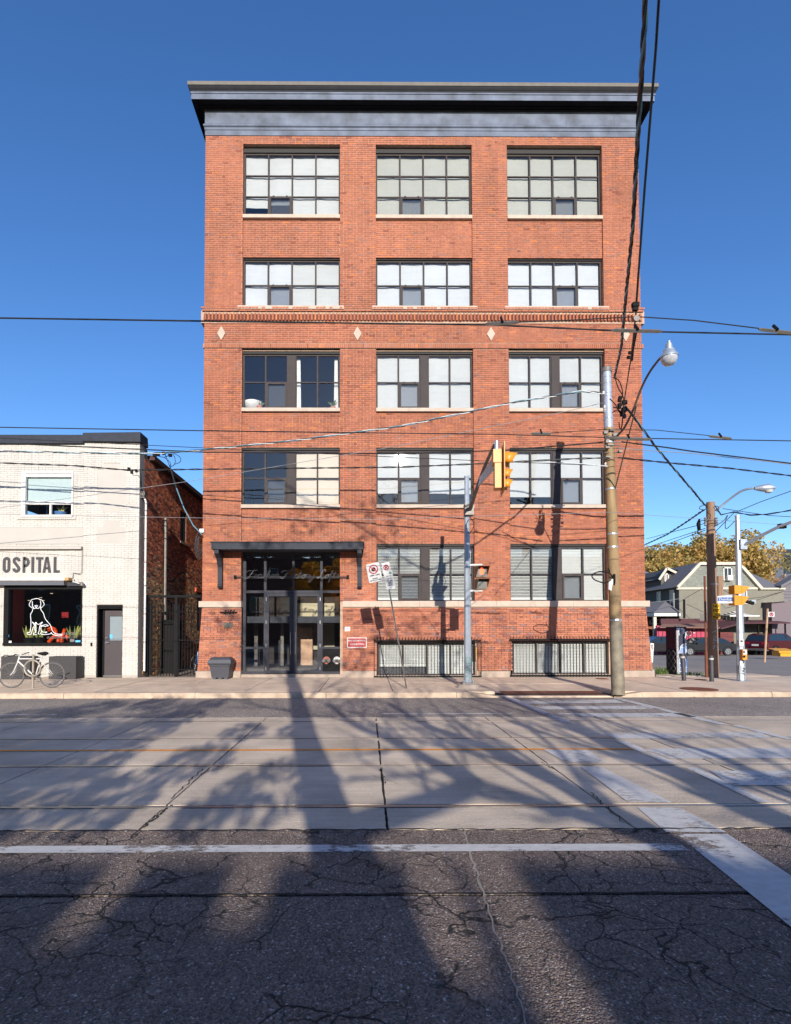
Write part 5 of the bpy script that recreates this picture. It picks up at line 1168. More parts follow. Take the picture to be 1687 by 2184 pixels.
def bicycle(lab, X, Y, Z, ang, s_, mf, near=True):
    t = thing('bicycle', lab, 'bicycle', (X, Y, Z)); c_, n_ = math.cos(ang), math.sin(ang)
    T = Matrix.Translation((X, Y, Z)) @ Matrix.Rotation(ang, 4, 'Z')
    def M_(): m_ = MB(); m_.m = T; return m_
    r = .335 * s_; B = 1.055 * s_
    for (x0, nm_) in ((0, 'rear'), (-B, 'front')):
        wh = M_(); wh.tube([(x0 + r * math.cos(a), 0, r + r * math.sin(a) + .012) for a in [2 * math.pi * i / 36 for i in range(36)]], .0135, 6, closed=True)
        wo = wh.build('wheel', mat('tyre rubber', rgb(84, 80, 78), .8), t, True)
        rm = M_(); rm.tube([(x0 + (r - .022) * math.cos(a), 0, r + (r - .022) * math.sin(a) + .012) for a in [2 * math.pi * i / 36 for i in range(36)]], .010, 5, closed=True); rm.build('rim', M_CHROME, wo, True)
        sp = M_()
        for i in range(20):
            a = 2 * math.pi * i / 20; b = a + (.5 if i % 2 else -.5); sp.tube([(x0 + .02 * math.cos(b), .018 * (1 if i % 2 else -1), r + .012 + .02 * math.sin(b)), (x0 + (r - .02) * math.cos(a), 0, r + .012 + (r - .02) * math.sin(a))], .0022, 3, caps=False)
        sp.build('spokes', M_CHROME, wo); hb = M_(); hb.cyl((x0, -.05, r + .012), (x0, .05, r + .012), .022, n=8); hb.build('hub', M_CHROME, wo, True)
    b = lambda cx, cy, y=0: ((cx - 585) / 5.298 * .0126 * s_, y, (1455 - cy) / 5.298 * .0126 * s_ + .347 * s_)
    BB = b(398, 1478); fr = M_(); rt = .016
    fr.tube([b(220, 1276), b(458, 1276)], rt, 8).tube([b(208, 1302), BB], .019, 8).tube([b(469, 1240), BB], rt, 8).tube([b(222, 1250), b(205, 1315)], .019, 8)
    for s2 in (-1, 1): fr.tube([BB, b(585, 1455, .05 * s2)], .010, 6).tube([b(457, 1285), b(585, 1455, .05 * s2)], .008, 6)
    fo_ = fr.build('frame', mf, t, True)
    fk = M_()
    for s2 in (-1, 1): fk.tube([b(205, 1312), b(175, 1410, .045 * s2), b(140, 1456, .045 * s2)], [.014, .012, .008], 6)
    fk.build('fork', mf, t, True)
    sd_ = M_(); sd_.tube([b(420, 1215), b(450, 1218), b(500, 1219), b(535, 1214)], [.018, .035, .06, .03], 8); sd_.build('saddle', M_BLACK, t, True)
    st_ = M_(); st_.tube([b(477, 1220), b(466, 1255)], .012, 6).tube([b(222, 1250), b(213, 1232), b(170, 1238)], .013, 6); st_.build('seat_post_and_stem', M_CHROME, t, True)
    hb = M_()
    for s2 in (-1, 1): hb.tube([b(170, 1238, 0), b(165, 1238, .2 * s2), b(120, 1230, .22 * s2), b(98, 1245, .22 * s2)], .012, 6)
    hb.tube([b(200, 1232, .2), b(240, 1216, .24), b(268, 1210, .25)], .014, 6); hb.build('handlebar', M_BLACK, t, True)
    cr = M_(); cr.m = T @ Matrix.Translation((BB[0], -.05, BB[2])); cr.disc((0, 0, 0), .085, .006, 24); cr.build('chainring', M_CHROME, t)
    ck = M_(); ck.tube([(BB[0], -.07, BB[2]), (BB[0] + .12, -.07, BB[2] - .12)], .009, 6).cbox((BB[0] + .12, -.11, BB[2] - .12), .08, .07, .02).tube([(BB[0], .07, BB[2]), (BB[0] - .12, .07, BB[2] + .12)], .009, 6).cbox((BB[0] - .12, .11, BB[2] + .12), .08, .07, .02)
    ck.tube([(BB[0], -.055, BB[2] + .08), b(585, 1447, -.055)], .004, 4).tube([(BB[0], -.055, BB[2] - .08), b(585, 1470, -.055)], .004, 4).cyl(b(585, 1455, -.06), b(585, 1455, -.045), .04, n=14); ck.build('crank_and_chain', M_GREYM, t)
    return t
p = atz(111, 1466.5, FB)
bicycle('white road bicycle leaning on the round post in front of the shop', p.x, p.y, FB, R(2), 1.0, M_WHITE)
bicycle('blue bicycle standing in the alley behind the gate', -5.75, 19.6, FB, R(78), .95, mat('blue bike paint', rgb(70, 120, 175), .4))
p = atz(70, 1467.5, FB)
rk = thing('bike_rack', 'grey post and ring bicycle stand beside the white bicycle', 'bike rack', tuple(p))
M_POST = mat('dull grey post', rgb(150, 140, 126), .6, .3, var=.15)
MB().cyl(p, (p.x, p.y, at(70, 1397, p.y).z), .028, n=12).lathe([(.028, 0), (.022, .012), (.0, .016)], (p.x, p.y, at(70, 1397, p.y).z), 12).build('post', M_POST, rk, True)
cz = at(70, 1425, p.y).z
rg = MB(); rg.tube([(p.x + .21 * math.cos(2 * math.pi * i / 32), p.y - .03, cz + .21 * math.sin(2 * math.pi * i / 32)) for i in range(32)], .024, 8, closed=True); rg.build('ring', M_POST, rk, True)
MB().tube(spline([(p.x - .2, p.y - .02, cz - .1), (p.x - .26, p.y + .04, cz - .16), (p.x - .18, p.y + .05, cz - .22), (p.x - .05, p.y + .02, cz - .2), (p.x + .02, p.y - .04, cz - .12)], 5), .012, 6).build('cable_lock', M_BLACK, rk, True)

# ---------------------------------------------------------------- street furniture
# leaning sign post
p0 = atz(867, 1468, FB); p1 = at(820, 1199, p0.y + .15)
sp = thing('parking_sign_post', 'leaning perforated steel post with three parking signs', 'sign post', tuple(p0))
d = (p1 - p0).normalized(); wv = Vector((1, 0, 0)); pm = MB()
pm.tube([p0, p1], .02, 4); pm.build('post', M_GREYM, sp)
hm = MB(); L_ = (p1 - p0).length
for i in range(int(L_ / .05)):
    c_ = p0 + d * (i * .05 + .02) + Vector((0, -.0205, 0)); hm.cbox(c_, .011, .004, .011)
ho = hm.build('perforation', M_BLACK, sp)
def sign(par, name, cx, cy, wpx, hpx, Y, ang, tilt_y, material):
    """a sign board; returns a matrix whose xz plane is its face"""
    c_ = at(cx, cy, Y); s_ = Y / FPX; T = Matrix.Translation(c_) @ Matrix.Rotation(tilt_y, 4, 'Z') @ Matrix.Rotation(ang, 4, 'Y')
    mb = MB(); mb.m = T; w_, h_ = wpx * s_ / 2, hpx * s_ / 2; r_ = min(w_, h_) * .18; P_ = []
    for (sx_, sz_, t0) in ((1, -1, -90), (1, 1, 0), (-1, 1, 90), (-1, -1, 180)):
        for k_ in range(4): a_ = R(t0 + 30 * k_); P_.append((sx_ * (w_ - r_) + r_ * math.cos(a_), sz_ * (h_ - r_) + r_ * math.sin(a_)))
    mb.prism(P_, -.003, .002); return mb.build(name, material, par), T, w_, h_
def ftext(par, s, size, T, x, z, m_, sx=1, bold=.0):
    o = text('sign_text', s, size, (0, 0, 0), m_, par, sx, bold, ext=.0008); o.data.transform(T @ Matrix.Translation((x, -.0055, z))); return o
M_SIGNW = mat('sign sheeting', rgb(180, 178, 176), .5, var=.05); M_GREEN = mat('green print', rgb(60, 130, 100), .6); M_BLUEP = mat('blue print', rgb(60, 100, 150), .6)
def ringc(T, x, z, r, wd, m_, par, slash=True):
    mb = MB(); mb.m = T; n = 28
    mb.stroke([(x + r * math.cos(2 * math.pi * i / n), z + r * math.sin(2 * math.pi * i / n)) for i in range(n + 1)], wd, -.0065, -.003)
    if slash: mb.stroke([(x - r * .7, z + r * .7), (x + r * .7, z - r * .7)], wd, -.0068, -.003)
    return mb.build('red_ring', m_, par)
YP = p1.y
o, T, w_, h_ = sign(sp, 'sign_board', 798, 1221, 29, 41, YP - .04, R(-11), R(-8), M_SIGNW)
ringc(T, 0, h_ * .35, w_ * .62, .03, M_RED, o); mb = MB(); mb.m = T; mb.disc((0, -.006, h_ * .35), w_ * .32, -.003, 16); mb.stroke([(-w_ * .7, -h_ * .8), (w_ * .7, -h_ * .8)], .01, -.006, -.003); mb.prism([(-w_ * .9, -h_ * .8), (-w_ * .6, -h_ * .88), (-w_ * .6, -h_ * .72)], -.006, -.003); mb.prism([(w_ * .9, -h_ * .8), (w_ * .6, -h_ * .72), (w_ * .6, -h_ * .88)], -.006, -.003); mb.build('black_print', M_BLACK, o)
ftext(o, '3:30PM - 6:30PM', .055, T, 0, -h_ * .28, M_BLACK, .72, .002); ftext(o, 'MON-FRI', .04, T, 0, -h_ * .62, M_BLACK, .9, .001)
o, T, w_, h_ = sign(sp, 'sign_board', 824, 1212, 18, 26, YP - .05, R(-11), R(12), M_SIGNW)
ringc(T, 0, h_ * .15, w_ * .6, .024, M_RED, o); ftext(o, 'P', .15, T, 0, h_ * .15, M_BLACK, 1, .005)
mb = MB(); mb.m = T; mb.prism([(w_ * .8, -h_ * .7), (w_ * .45, -h_ * .55), (w_ * .45, -h_ * .85)], -.006, -.003); mb.build('arrow', M_BLACK, o)
o, T, w_, h_ = sign(sp, 'sign_board', 830.5, 1237, 20, 38, YP - .05, R(-11), R(12), M_SIGNW)
for k_, (s_, mm_) in enumerate((('8:30 AM', M_BLACK), ('4:00 PM', M_BLACK), ('7:00 - 8:30', M_BLACK), ('MON', M_BLACK), ('FRI SAT', M_BLACK), ('2021', M_BLUEP))): ftext(o, s_, .042, T, 0, h_ * (.45 - .26 * k_), mm_, .9, .001)
mb = MB(); mb.m = T; mb.disc((w_ * .4, -.006, h_ * .78), w_ * .26, -.003, 14); mb.build('green_disc', M_GREEN, o)
# near traffic signal pole
p0 = atz(998, 1466, FB); YP = p0.y
tpz = lambda py: at(996, py, YP).z
sg = thing('traffic_signal_pole', 'galvanised octagonal signal pole with mast arm in front of the loft building', 'signal pole', tuple(p0))
MB().tube([(p0.x, YP, FB + .14), (at(995.5, 1016, YP).x, YP, tpz(1019))], [.105, .062], 8).build('pole', M_GALV, sg)
MB().tube([(at(995.5, 1016, YP).x, YP, tpz(1019)), (at(995.5, 1016, YP).x, YP, tpz(1015))], .07, 8).build('cap', M_GALV, sg)
MB().box(p0.x - .17, p0.x + .17, YP - .17, YP + .17, FB + .09, FB + .14).build('base_plate', M_GREYM, sg)
MB().tube([(p0.x, YP, FB - .02), (p0.x, YP, FB + .09)], [.34, .27], 12).build('footing', M_FOUND, sg)
bl = MB()
for s_ in ((-1, -1), (1, -1), (1, 1), (-1, 1)): bl.cyl((p0.x + .12 * s_[0], YP + .12 * s_[1], FB + .14), (p0.x + .12 * s_[0], YP + .12 * s_[1], FB + .2), .015, n=6)
bl.build('anchor_bolts', M_GALV, sg)
a0 = Vector((at(1000, 1075, YP).x, YP - .1, tpz(1090))); 
YA = YP - 3.3
a2 = at(1056, 945, YA); a1 = at(1030, 1005, YP - 1.9)
am = MB(); am.tube(spline([a0, a1, a2], 8), [.055 - .025 * i / 16 for i in range(17)], 10); am.build('mast_arm', M_GREYM, sg, True)
cb_ = MB(); cb_.cbox((a0.x - .02, YP - .08, a0.z + .02), .24, .2, .3); cb_.build('arm_clamp', M_GREYM, sg)
MB().tube(spline([(a0.x, YP - .1, a0.z - .15), (a0.x + .1, YP - .15, a0.z - .4), (a0.x - .02, YP - .13, a0.z - .62), (a0.x - .1, YP - .12, a0.z - .4), (a0.x - .03, YP - .12, a0.z - .25)], 6), .009, 5).build('cable', M_BLACK, sg, True)
q_ = at(1059, 948, YA)
MB().cyl((q_.x, YA, q_.z - .2), (q_.x, YA, q_.z + .07), .045, n=12).build('arm_end', M_GALV, sg, True)
# side-on vehicle signal facing right
hd = thing('traffic_light', 'yellow traffic light seen from the side hanging at the end of the mast arm', 'traffic light', (q_.x, YA, q_.z - 1.2))
sY = YA; hx = lambda px: at(px, 1000, sY).x; hz = lambda py: at(1065, py, sY).z
mb = MB(); mb.m = Matrix.Translation((hx(1063), sY, 0)) @ Matrix.Rotation(R(-7), 4, 'Z') @ Matrix.Translation((-hx(1063), -sY, 0))
mb.box(hx(1054), hx(1070), sY - .13, sY + .13, hz(1043), hz(963)); mb.box(hx(1051), hx(1072), sY - .15, sY + .15, hz(990), hz(962)); hs = mb.build('housing', M_YEL, hd)
mb = MB(); mb.m = Matrix.Translation((hx(1063), sY, 0)) @ Matrix.Rotation(R(-7), 4, 'Z') @ Matrix.Translation((-hx(1063), -sY, 0)); mb.box(hx(1071), hx(1072.5), sY - .32, sY + .32, hz(1052), hz(952)); mb.build('backplate', M_YEL, hd)
for py in (973, 1004, 1026):
    ty = .16 if py == 973 else .12
    vm_ = MB(); n = 10; vs = []; xo = hx(1073)
    for i in range(n + 1):
        a_ = R(-30 + 240 * i / n); yy_, zz_ = ty * math.cos(a_), ty * math.sin(a_); ln = .30 if py == 973 else .2
        ln2 = ln * (.55 + .45 * max(0, math.sin(a_)))
        vs += [(xo, sY + yy_, hz(py + 8) + zz_), (xo + ln2, sY + yy_, hz(py + 8) + zz_ - .02)]
    vm_.add(vs, [(2 * i, 2 * i + 1, 2 * i + 3, 2 * i + 2) for i in range(n)]); vm_.m = Matrix.Identity(4); v = vm_.build('visor', M_YEL, hs, True)
    sol = v.modifiers.new('solid', 'SOLIDIFY'); sol.thickness = .008
    MB().cyl((xo, sY, hz(py + 8)), (xo + .02, sY, hz(py + 8)), ty * .9, n=16).build('lens', mat('dark lens', rgb(60, 40, 24), .2), hs)
tp_ = at(1040, 990, YP - 2.6)
mb = MB(); P_ = [at(1019, 1038.5, YP - 1.7), at(1052.7, 1001.6, YP - 2.95), at(1053.5, 971.5, YP - 2.95), at(1022.6, 1018, YP - 1.7)]
mb.add([tuple(v) for v in P_] + [(v.x + .02, v.y + .01, v.z) for v in P_], [(0, 1, 2, 3), (7, 6, 5, 4), (0, 4, 5, 1), (1, 5, 6, 2), (2, 6, 7, 3), (3, 7, 4, 0)])
tag(mb.build('mast_arm_sign', M_GALV), 'grey back of a sign board fixed to the mast arm beside the traffic light', 'sign')
# pedestrian signal
px = thing('pedestrian_signal', 'pedestrian signal with a lit red hand on the near signal pole', 'signal', tuple(at(1030, 1232, YP - .1)))
YQ = YP - .12
for j, (y0, y1) in enumerate(((1207, 1231), (1234, 1257))):
    x0, x1 = at(1016, 1230, YQ).x, at(1039, 1230, YQ).x; za, zb = at(1028, y1, YQ).z, at(1028, y0, YQ).z
    mb = MB(); mb.box(x0, x1, YQ, YQ + .2, za, zb); ho = mb.build('housing', mat('signal brown yellow', rgb(104, 76, 38), .5), px)
    mb = MB(); e_ = .03; mb.quad((x0, YQ, zb), (x1, YQ, zb), (x1 + e_, YQ - .2, zb - .02), (x0 + e_, YQ - .2, zb - .02)).quad((x0, YQ, za + .04), (x0, YQ, zb), (x0 + e_, YQ - .2, zb - .02)).quad((x1, YQ, za + .04), (x1 + e_, YQ - .2, zb - .02), (x1, YQ, zb))
    mb.build('visor', MATS['signal brown yellow'], ho)
    mb = MB(); mb.box(x0 + .03, x1 - .03, YQ - .012, YQ - .001, za + .03, zb - .03); mb.build('lens', mat('dark grey lens', rgb(60, 60, 58), .35), ho)
    if j == 0:
        cxm = (x0 + x1) / 2; c_ = za + .10; HM = mat('lit red hand', (1, .09, .03), emit=2.2, var=0); hm = MB(); hm.box(cxm - .055, cxm + .045, YQ - .016, YQ - .0125, c_ - .02, c_ + .09)
        for i in range(4): hm.box(cxm - .045 + i * .0215, cxm - .045 + i * .0215 + .016, YQ - .016, YQ - .0125, c_ + .09, c_ + .135 + (.02 if i in (1, 2) else 0))
        hm.stroke([(cxm + .03, c_ + .03), (cxm + .065, c_ + .075)], .018, YQ - .016, YQ - .0125); hm.build('red_hand', HM, ho)
    else:
        text('counter', '00', .13, ((x0 + x1) / 2, YQ - .014, (za + zb) / 2 + .01), mat('unlit digits', rgb(92, 92, 90), .5), ho)
for py in (1205, 1260): z_ = tpz(py); MB().cyl((p0.x + .05, YP, z_), (at(1030, py, YQ).x, YQ + .06, z_), .028, n=8).build('mount_arm', M_WHITE, px, True)
pb = thing('push_button', 'yellow pedestrian push button box on the side of the near signal pole', 'push button', tuple(at(1011, 1392, YP)))
q_ = at(1011, 1394, YP - .02); MB().cbox(q_, .07, .12, .42).build('box', M_BLACK, pb); MB().cbox((q_.x + .045, q_.y, q_.z), .02, .1, .34).build('sign_edge', M_YEL, pb)
# graffiti scribble on pole
mb = MB(); gx_ = lambda cx: at((1350 + cx / 1.5336) / 1.7588, 1400, YP - .11).x; gz_ = lambda cy: at(1000, (1980 + cy / 1.5336) / 1.7588, YP - .11).z
for st in ([(615, 745), (635, 750), (640, 775), (615, 780), (612, 745)], [(640, 790), (615, 800), (635, 815), (610, 820), (640, 825)], [(612, 830), (628, 848), (610, 852), (635, 862)]): mb.tube(spline([(gx_(x), YP - .098, gz_(y)) for x, y in st], 4), .006, 4)
tag(mb.build('graffiti_tag', mat('teal marker', rgb(60, 150, 130), .6)), 'green scribbled tag near the foot of the near signal pole', 'graffiti')
# utility pole with street lamp
p0 = atz(1318.5, 1481, .075); p1 = at(1293.5, 789, p0.y + 1.4)
up_ = thing('utility_pole', 'tall brown and grey leaning utility pole at the right front of the loft building', 'utility pole', tuple(p0))
def lerp(t): return p0 + (p1 - p0) * t
T1 = .80
MB().tube([lerp(i * T1 / 10) for i in range(11)], [.152 - .03 * i / 10 for i in range(11)], 16).build('pole_shaft', mat('weathered tan pole', rgb(138, 112, 76), .7, var=.35, vs=2.0, bump=.3, bs=30, stretch=(3, 3, .6)), up_, True)
MB().tube([lerp(T1), lerp(1)], [.118, .112], 16).build('upper_sleeve', mat('grey pole sleeve', rgb(160, 166, 176), .5, .25, var=.12), up_, True)
MB().tube([lerp(.99), lerp(1.004)], .135, 16).build('cap', M_GREYM, up_)
MB().tube([lerp(-.002), lerp(.205)], [.1545, .1495], 16).build('painted_base', mat('stained grey base paint', rgb(118, 108, 90), .7, var=.4, vs=5, bump=.2), up_, True)
for t_ in (.205, .42, .46, .60, .75, .785, .80, .83, .905, .915, .95, .97): MB().tube([lerp(t_), lerp(t_ + .004)], .155 - .035 * t_, 14).build('steel_band', M_GALV, up_)
def tP(py, dx=0, dy=0):
    t_ = (1481 - py) / (1481 - 789); t_ = max(0, min(1, t_)); 
    return lerp(t_) + Vector((dx, dy, 0))
YU = lambda py: tP(py).y
hw = MB(); q6 = random.Random(12)
for py in (935, 940, 946, 955, 962, 968, 975, 984, 995):
    c_ = tP(py); hw.cbox((c_.x + q6.uniform(-.16, .2), c_.y - q6.uniform(.1, .18), c_.z), q6.uniform(.07, .16), .1, q6.uniform(.04, .08)); hw.cyl((c_.x - .18, c_.y - .1, c_.z), (c_.x + .22, c_.y - .12, c_.z), .014, n=6)
hw.build('bolted_hardware', M_GREYM, up_)
ins = MB()
for (x, y) in ((1287, 838), (1290, 868), (1291, 875), (1323, 868), (1292, 990)): c_ = at(x, y, tP(y).y - .05); ins.lathe([(.02, -.05), (.045, -.04), (.03, -.01), (.045, 0), (.03, .03), (.02, .05)], tuple(c_), 10)
ins.build('insulator', M_WHITE, up_, True)
lp = thing('street_lamp', 'glass globe street lamp on a curved arm of the utility pole', 'street lamp', tuple(at(1427, 781, 10.6)))
LY = lambda px: 13.0 + (10.9 - 13.0) * (px - 1305) / 115
arm = [at(x, y, LY(x)) for x, y in ((1308, 938), (1320, 925), (1332, 911), (1349.5, 876), (1367, 830), (1384.5, 795), (1405, 767), (1421, 750))]
MB().tube(spline(arm, 5), .024, 10).build('arm', mat('bronze lamp arm', rgb(96, 84, 74), .5, .3), lp, True)
MB().tube([at(1311.5, 1044, tP(1044).y - .13), at(1357, 866, LY(1357))], .016, 8).build('brace', mat('bronze lamp arm', rgb(96, 84, 74)), lp, True)
lc = at(1427, 758, 10.6)
kx = 10.85 / FPX
MB().lathe([(9 * kx, -3 * kx), (17.5 * kx, -4 * kx), (17 * kx, 0), (12 * kx, 7 * kx), (11 * kx, 12 * kx), (7 * kx, 14 * kx), (6.5 * kx, 24 * kx), (4 * kx, 26 * kx), (3.5 * kx, 31 * kx), (1 * kx, 32 * kx)], tuple(lc), 20).build('housing', M_GALV, lp, True)
MB().lathe([(.5 * kx, -22 * kx), (8 * kx, -20.5 * kx), (13 * kx, -16 * kx), (16 * kx, -9 * kx), (16.3 * kx, -4 * kx)], tuple(lc), 20).build('globe', mat('ribbed lamp glass', rgb(176, 176, 178), .12, .1, var=.25, vs=20, spec=.9), lp, True)
mb = MB(); YB = tP(1250).y - .14
brk = [(1302, 1217), (1298, 1217), (1290, 1222), (1296, 1209), (1302, 1200)]
mb.tube(spline([at(x, y, YB) for x, y in ((1297, 1212), (1299, 1220), (1278, 1219), (1263, 1226), (1268, 1236), (1290, 1243), (1303, 1236))], 4), .016, 6).tube([at(1299, 1220, YB), at(1310, 1236, YB)], .016, 6).tube([at(1310, 1224, YB), at(1310, 1248, YB)], .03, 6)
brc = thing('banner_bracket', 'bent black rod bracket strapped to the utility pole', 'bracket', tuple(at(1300, 1230, YB))); mb.build('rod', M_BLACK, brc, True)
c_ = at(1303, 1248, YB + .02); MB().prism([(c_.x - .06, c_.z + .13), (c_.x + .06, c_.z + .17), (c_.x + .07, c_.z - .08), (c_.x + .02, c_.z - .16), (c_.x - .07, c_.z - .1)], YB, YB + .02).build('torn_notice', M_SIGNW, brc)
# manholes
def manhole(px, py, rpx, lab):
    p = atz(px, py, FB); r = rpx * p.y / FPX; t = thing('manhole_cover', lab, 'manhole cover', tuple(p))
    MB().lathe([(r, -.02), (r, .008), (r * .92, .0085)], tuple(p), 36).build('ring', M_RUST, t); mb = MB(); n = int(r / .045)
    for i in range(-n, n + 1):
        for j in range(-n, n + 1):
            if (i * i + j * j) * .045 ** 2 < (r * .86) ** 2: mb.cbox((p.x + i * .045, p.y + j * .045, FB + .0105), .028, .028, .004)
    mb.build('tread', M_RUST, t)
manhole(1490.5, 1469.5, 36, 'large round rusty manhole cover in the right sidewalk'); manhole(1495, 1449.5, 12, 'small rusty access cover near the thin black bollard'); manhole(1284, 1447.5, 13, 'small rusty utility cover by the wall right of the grilles')
# ---- overhead wires
def wire(lab, pts, m_=None, r=.011, name='overhead_wire', ends=True, grp='overhead wires'):
    P_ = [at(x, y, Y) for (x, y, Y) in pts]
    if ends:
        P_ = [P_[0] + (P_[0] - P_[1]) * (14 / max(.1, (P_[0] - P_[1]).length))] + P_ if ends in (1, True, 'l') else P_
        if ends in (1, True, 'r'): P_ = P_ + [P_[-1] + (P_[-1] - P_[-2]) * (14 / max(.1, (P_[-1] - P_[-2]).length))]
    return tag(MB().tube(P_, r, 6).build(name, m_ or M_WIRE, smooth=True), lab, 'wire', grp)
def twisted(lab, pts, mats_, r=.012, off=.018, pitch=.9, ends=True):
    P_ = [at(x, y, Y) for (x, y, Y) in pts]
    if ends in (True, 'l'): P_ = [P_[0] + (P_[0] - P_[1]).normalized() * 12] + P_
    if ends in (True, 'r'): P_ = P_ + [P_[-1] + (P_[-1] - P_[-2]).normalized() * 12]
    D_ = [P_[0]]
    for a_, b_ in zip(P_[:-1], P_[1:]):
        n = max(1, int((b_ - a_).length / .12)); D_ += [a_ + (b_ - a_) * i / n for i in range(1, n + 1)]
    t = thing('cable_bundle', lab, 'wire', tuple(D_[0]), 'twisted overhead cables'); s_ = 0; L_ = [0]
    for a_, b_ in zip(D_[:-1], D_[1:]): s_ += (b_ - a_).length; L_.append(s_)
    for k_, mm_ in enumerate(mats_):
        Q_ = []
        for i, p in enumerate(D_):
            dd = (D_[min(i + 1, len(D_) - 1)] - D_[max(0, i - 1)]).normalized(); u = dd.cross(Vector((0, 0, 1)) if abs(dd.z) < .9 else Vector((1, 0, 0))).normalized(); v = dd.cross(u)
            a_ = 2 * math.pi * (L_[i] / pitch + k_ / len(mats_)); Q_.append(p + (u * math.cos(a_) + v * math.sin(a_)) * off)
        MB().tube(Q_, r, 5).build('strand', mm_, t, True)
    return t
def fitting(lab, x0, y0, x1, y1, Y, m_=M_GREYM, h=.022):
    a_, b_ = at(x0, y0, Y), at(x1, y1, Y); t = thing('wire_fitting', lab, 'fitting', tuple(a_), 'fittings on the tram wires')
    MB().tube([a_, a_ + (b_ - a_) * .08, b_ - (b_ - a_) * .08, b_], [h * .5, h, h, h * .5], 4).build('bar', m_, t)
    c_ = (a_ + b_) / 2; MB().cyl((c_.x, c_.y - .03, c_.z), (c_.x, c_.y + .03, c_.z + .08), .016, n=6).build('clamp', M_BLACK, t)
wire('near tram contact wire crossing the front above the dentil course', [(0, 678, 5.84), (430, 684.5, 5.84), (1060, 693, 5.84), (1320, 705.5, 5.84), (1687, 713.5, 5.84)], r=.0085)
wire('near feeder wire rising to the pulley and falling to the right', [(1062, 691, 5.84), (1110, 687, 5.84)], r=.006, ends=False)
wire('near feeder wire running from the right fitting over the pulley', [(1105, 687, 5.84), (1230, 682, 5.84), (1357, 675, 5.84), (1480, 683, 5.84), (1618, 700, 5.84)], r=.006, ends=False)
fitting('grey splice bar on the near tram wire left of the pulley', 1035, 691, 1105, 687, 5.83); fitting('long grey hanger bar of the near tram wire at the pulley', 1303, 704, 1412, 706.5, 5.83); fitting('white splice bar on the near tram wire at the right edge', 1618, 702, 1690, 710, 5.83, M_CAP)
wire('far tram contact wire crossing the front above the fourth storey windows', [(0, 911, 9), (500, 919.5, 9), (1060, 926, 9), (1340, 934, 9), (1687, 940, 9)], r=.0085)
wire('far feeder wire just above the far tram contact wire', [(1175, 923, 9), (1300, 915, 9), (1400, 917, 9), (1515, 929, 9)], r=.006, ends=False)
fitting('small white splice on the far tram wire left of the utility pole', 1133, 924, 1175, 925, 8.99, M_CAP, .024); fitting('grey hanger bar of the far tram wire behind the lamp arm', 1290, 933, 1390, 937, 8.99, M_GREYM, .026); fitting('white splice on the far tram wire right of the lamp brace', 1512, 930, 1560, 935, 8.99, M_CAP, .024)
def sw_pts(L): return [(x, y, Y) for x, y, Y in L]
twisted('thick brown twisted cable rising from the pole top to the top of the picture', [(1377, -30, 4.9), (1376, 30, 5.05), (1362, 260, 6.0), (1350, 480, 7.45), (1334, 640, 9.2), (1325, 740, 10.9), (1310, 806, 12.6)], [M_WIRE, M_COPPER, M_WIREB], .014, .018, .8, 'l')
wire('black span wire rising from the pulley to the top of the picture', [(1407, -30, 4.0), (1399, 100, 4.35), (1375, 400, 5.1), (1357, 650, 5.84)], r=.011, ends='l')
wire('black span wire between the two tram wire hangers', [(1357, 660, 5.84), (1347, 755, 7.2), (1332, 850, 8.9), (1325, 918, 9.6), (1312, 940, 12.7)], r=.009, ends=False)
pu = thing('pulley_block', 'dark pulley and insulators where the span wire meets the near tram wire', 'pulley', tuple(at(1356, 665, 5.84)))
mb = MB()
for (x, y, s_) in ((1355, 650, .045), (1355, 659, .035), (1345, 752, .035), (1341, 762, .03)):
    c_ = at(x, y, 5.84 if y < 700 else 7.2); mb.cbox(c_, s_ * 1.6, s_, s_)
mb.tube([at(1357, 706, 5.84), at(1350, 745, 6.6), at(1348, 768, 7.0)], .014, 6).build('block', M_BLACK, pu)
mb = MB(); c_ = at(1357, 679, 5.84); mb.m = Matrix.Translation(c_); mb.disc((0, -.012, 0), .035, .012, 14); mb.build('wheel', M_GREYM, pu)
jn = thing('cable_junction', 'tangle of cable joints hanging right of the utility pole top', 'cable joint', tuple(at(1328, 860, 12.6)))
mb = MB(); q7 = random.Random(4)
for k_ in range(9): c_ = at(1326 + q7.uniform(-7, 7), 848 + k_ * 5, 12.5); mb.cbox(c_, q7.uniform(.05, .12), .08, q7.uniform(.05, .1))
mb.build('clamp_cluster', M_BLACK, jn)
mb = MB()
for st in ([(1312, 805), (1322, 815), (1328, 840), (1322, 860)], [(1312, 805), (1318, 826), (1330, 850), (1328, 885)], [(1300, 850), (1312, 862), (1322, 880), (1326, 870)], [(1308, 868), (1318, 872), (1325, 884), (1330, 868)], [(1306, 880), (1318, 874), (1326, 882)], [(1328, 885), (1327, 905), (1322, 915), (1320, 900)]):
    mb.tube(spline([at(x, y, 12.5) for x, y in st], 4), .012, 5)
mb.build('jumper', M_BLACK, jn, True)
twisted('white and teal twisted cable sloping from the pole to the alley corner', [(0, 962, 15.6), (164, 965.5, 15.6), (314, 967.5, 15.6), (398, 962.5, 15.4), (622, 940, 15), (853, 909, 14.4), (1100, 857, 13.8), (1240, 834, 13.3), (1285, 838, 13.2)], [M_WIREW, M_WIREB, M_WIRE], .011, .018, 1.1, 'l')
wire('thick black cable crossing level with the fourth storey window heads', [(0, 945, 15.2), (434, 964, 15), (853, 967.5, 14.5), (1078, 960, 14), (1287, 943, 13.2)], r=.017, ends='l')
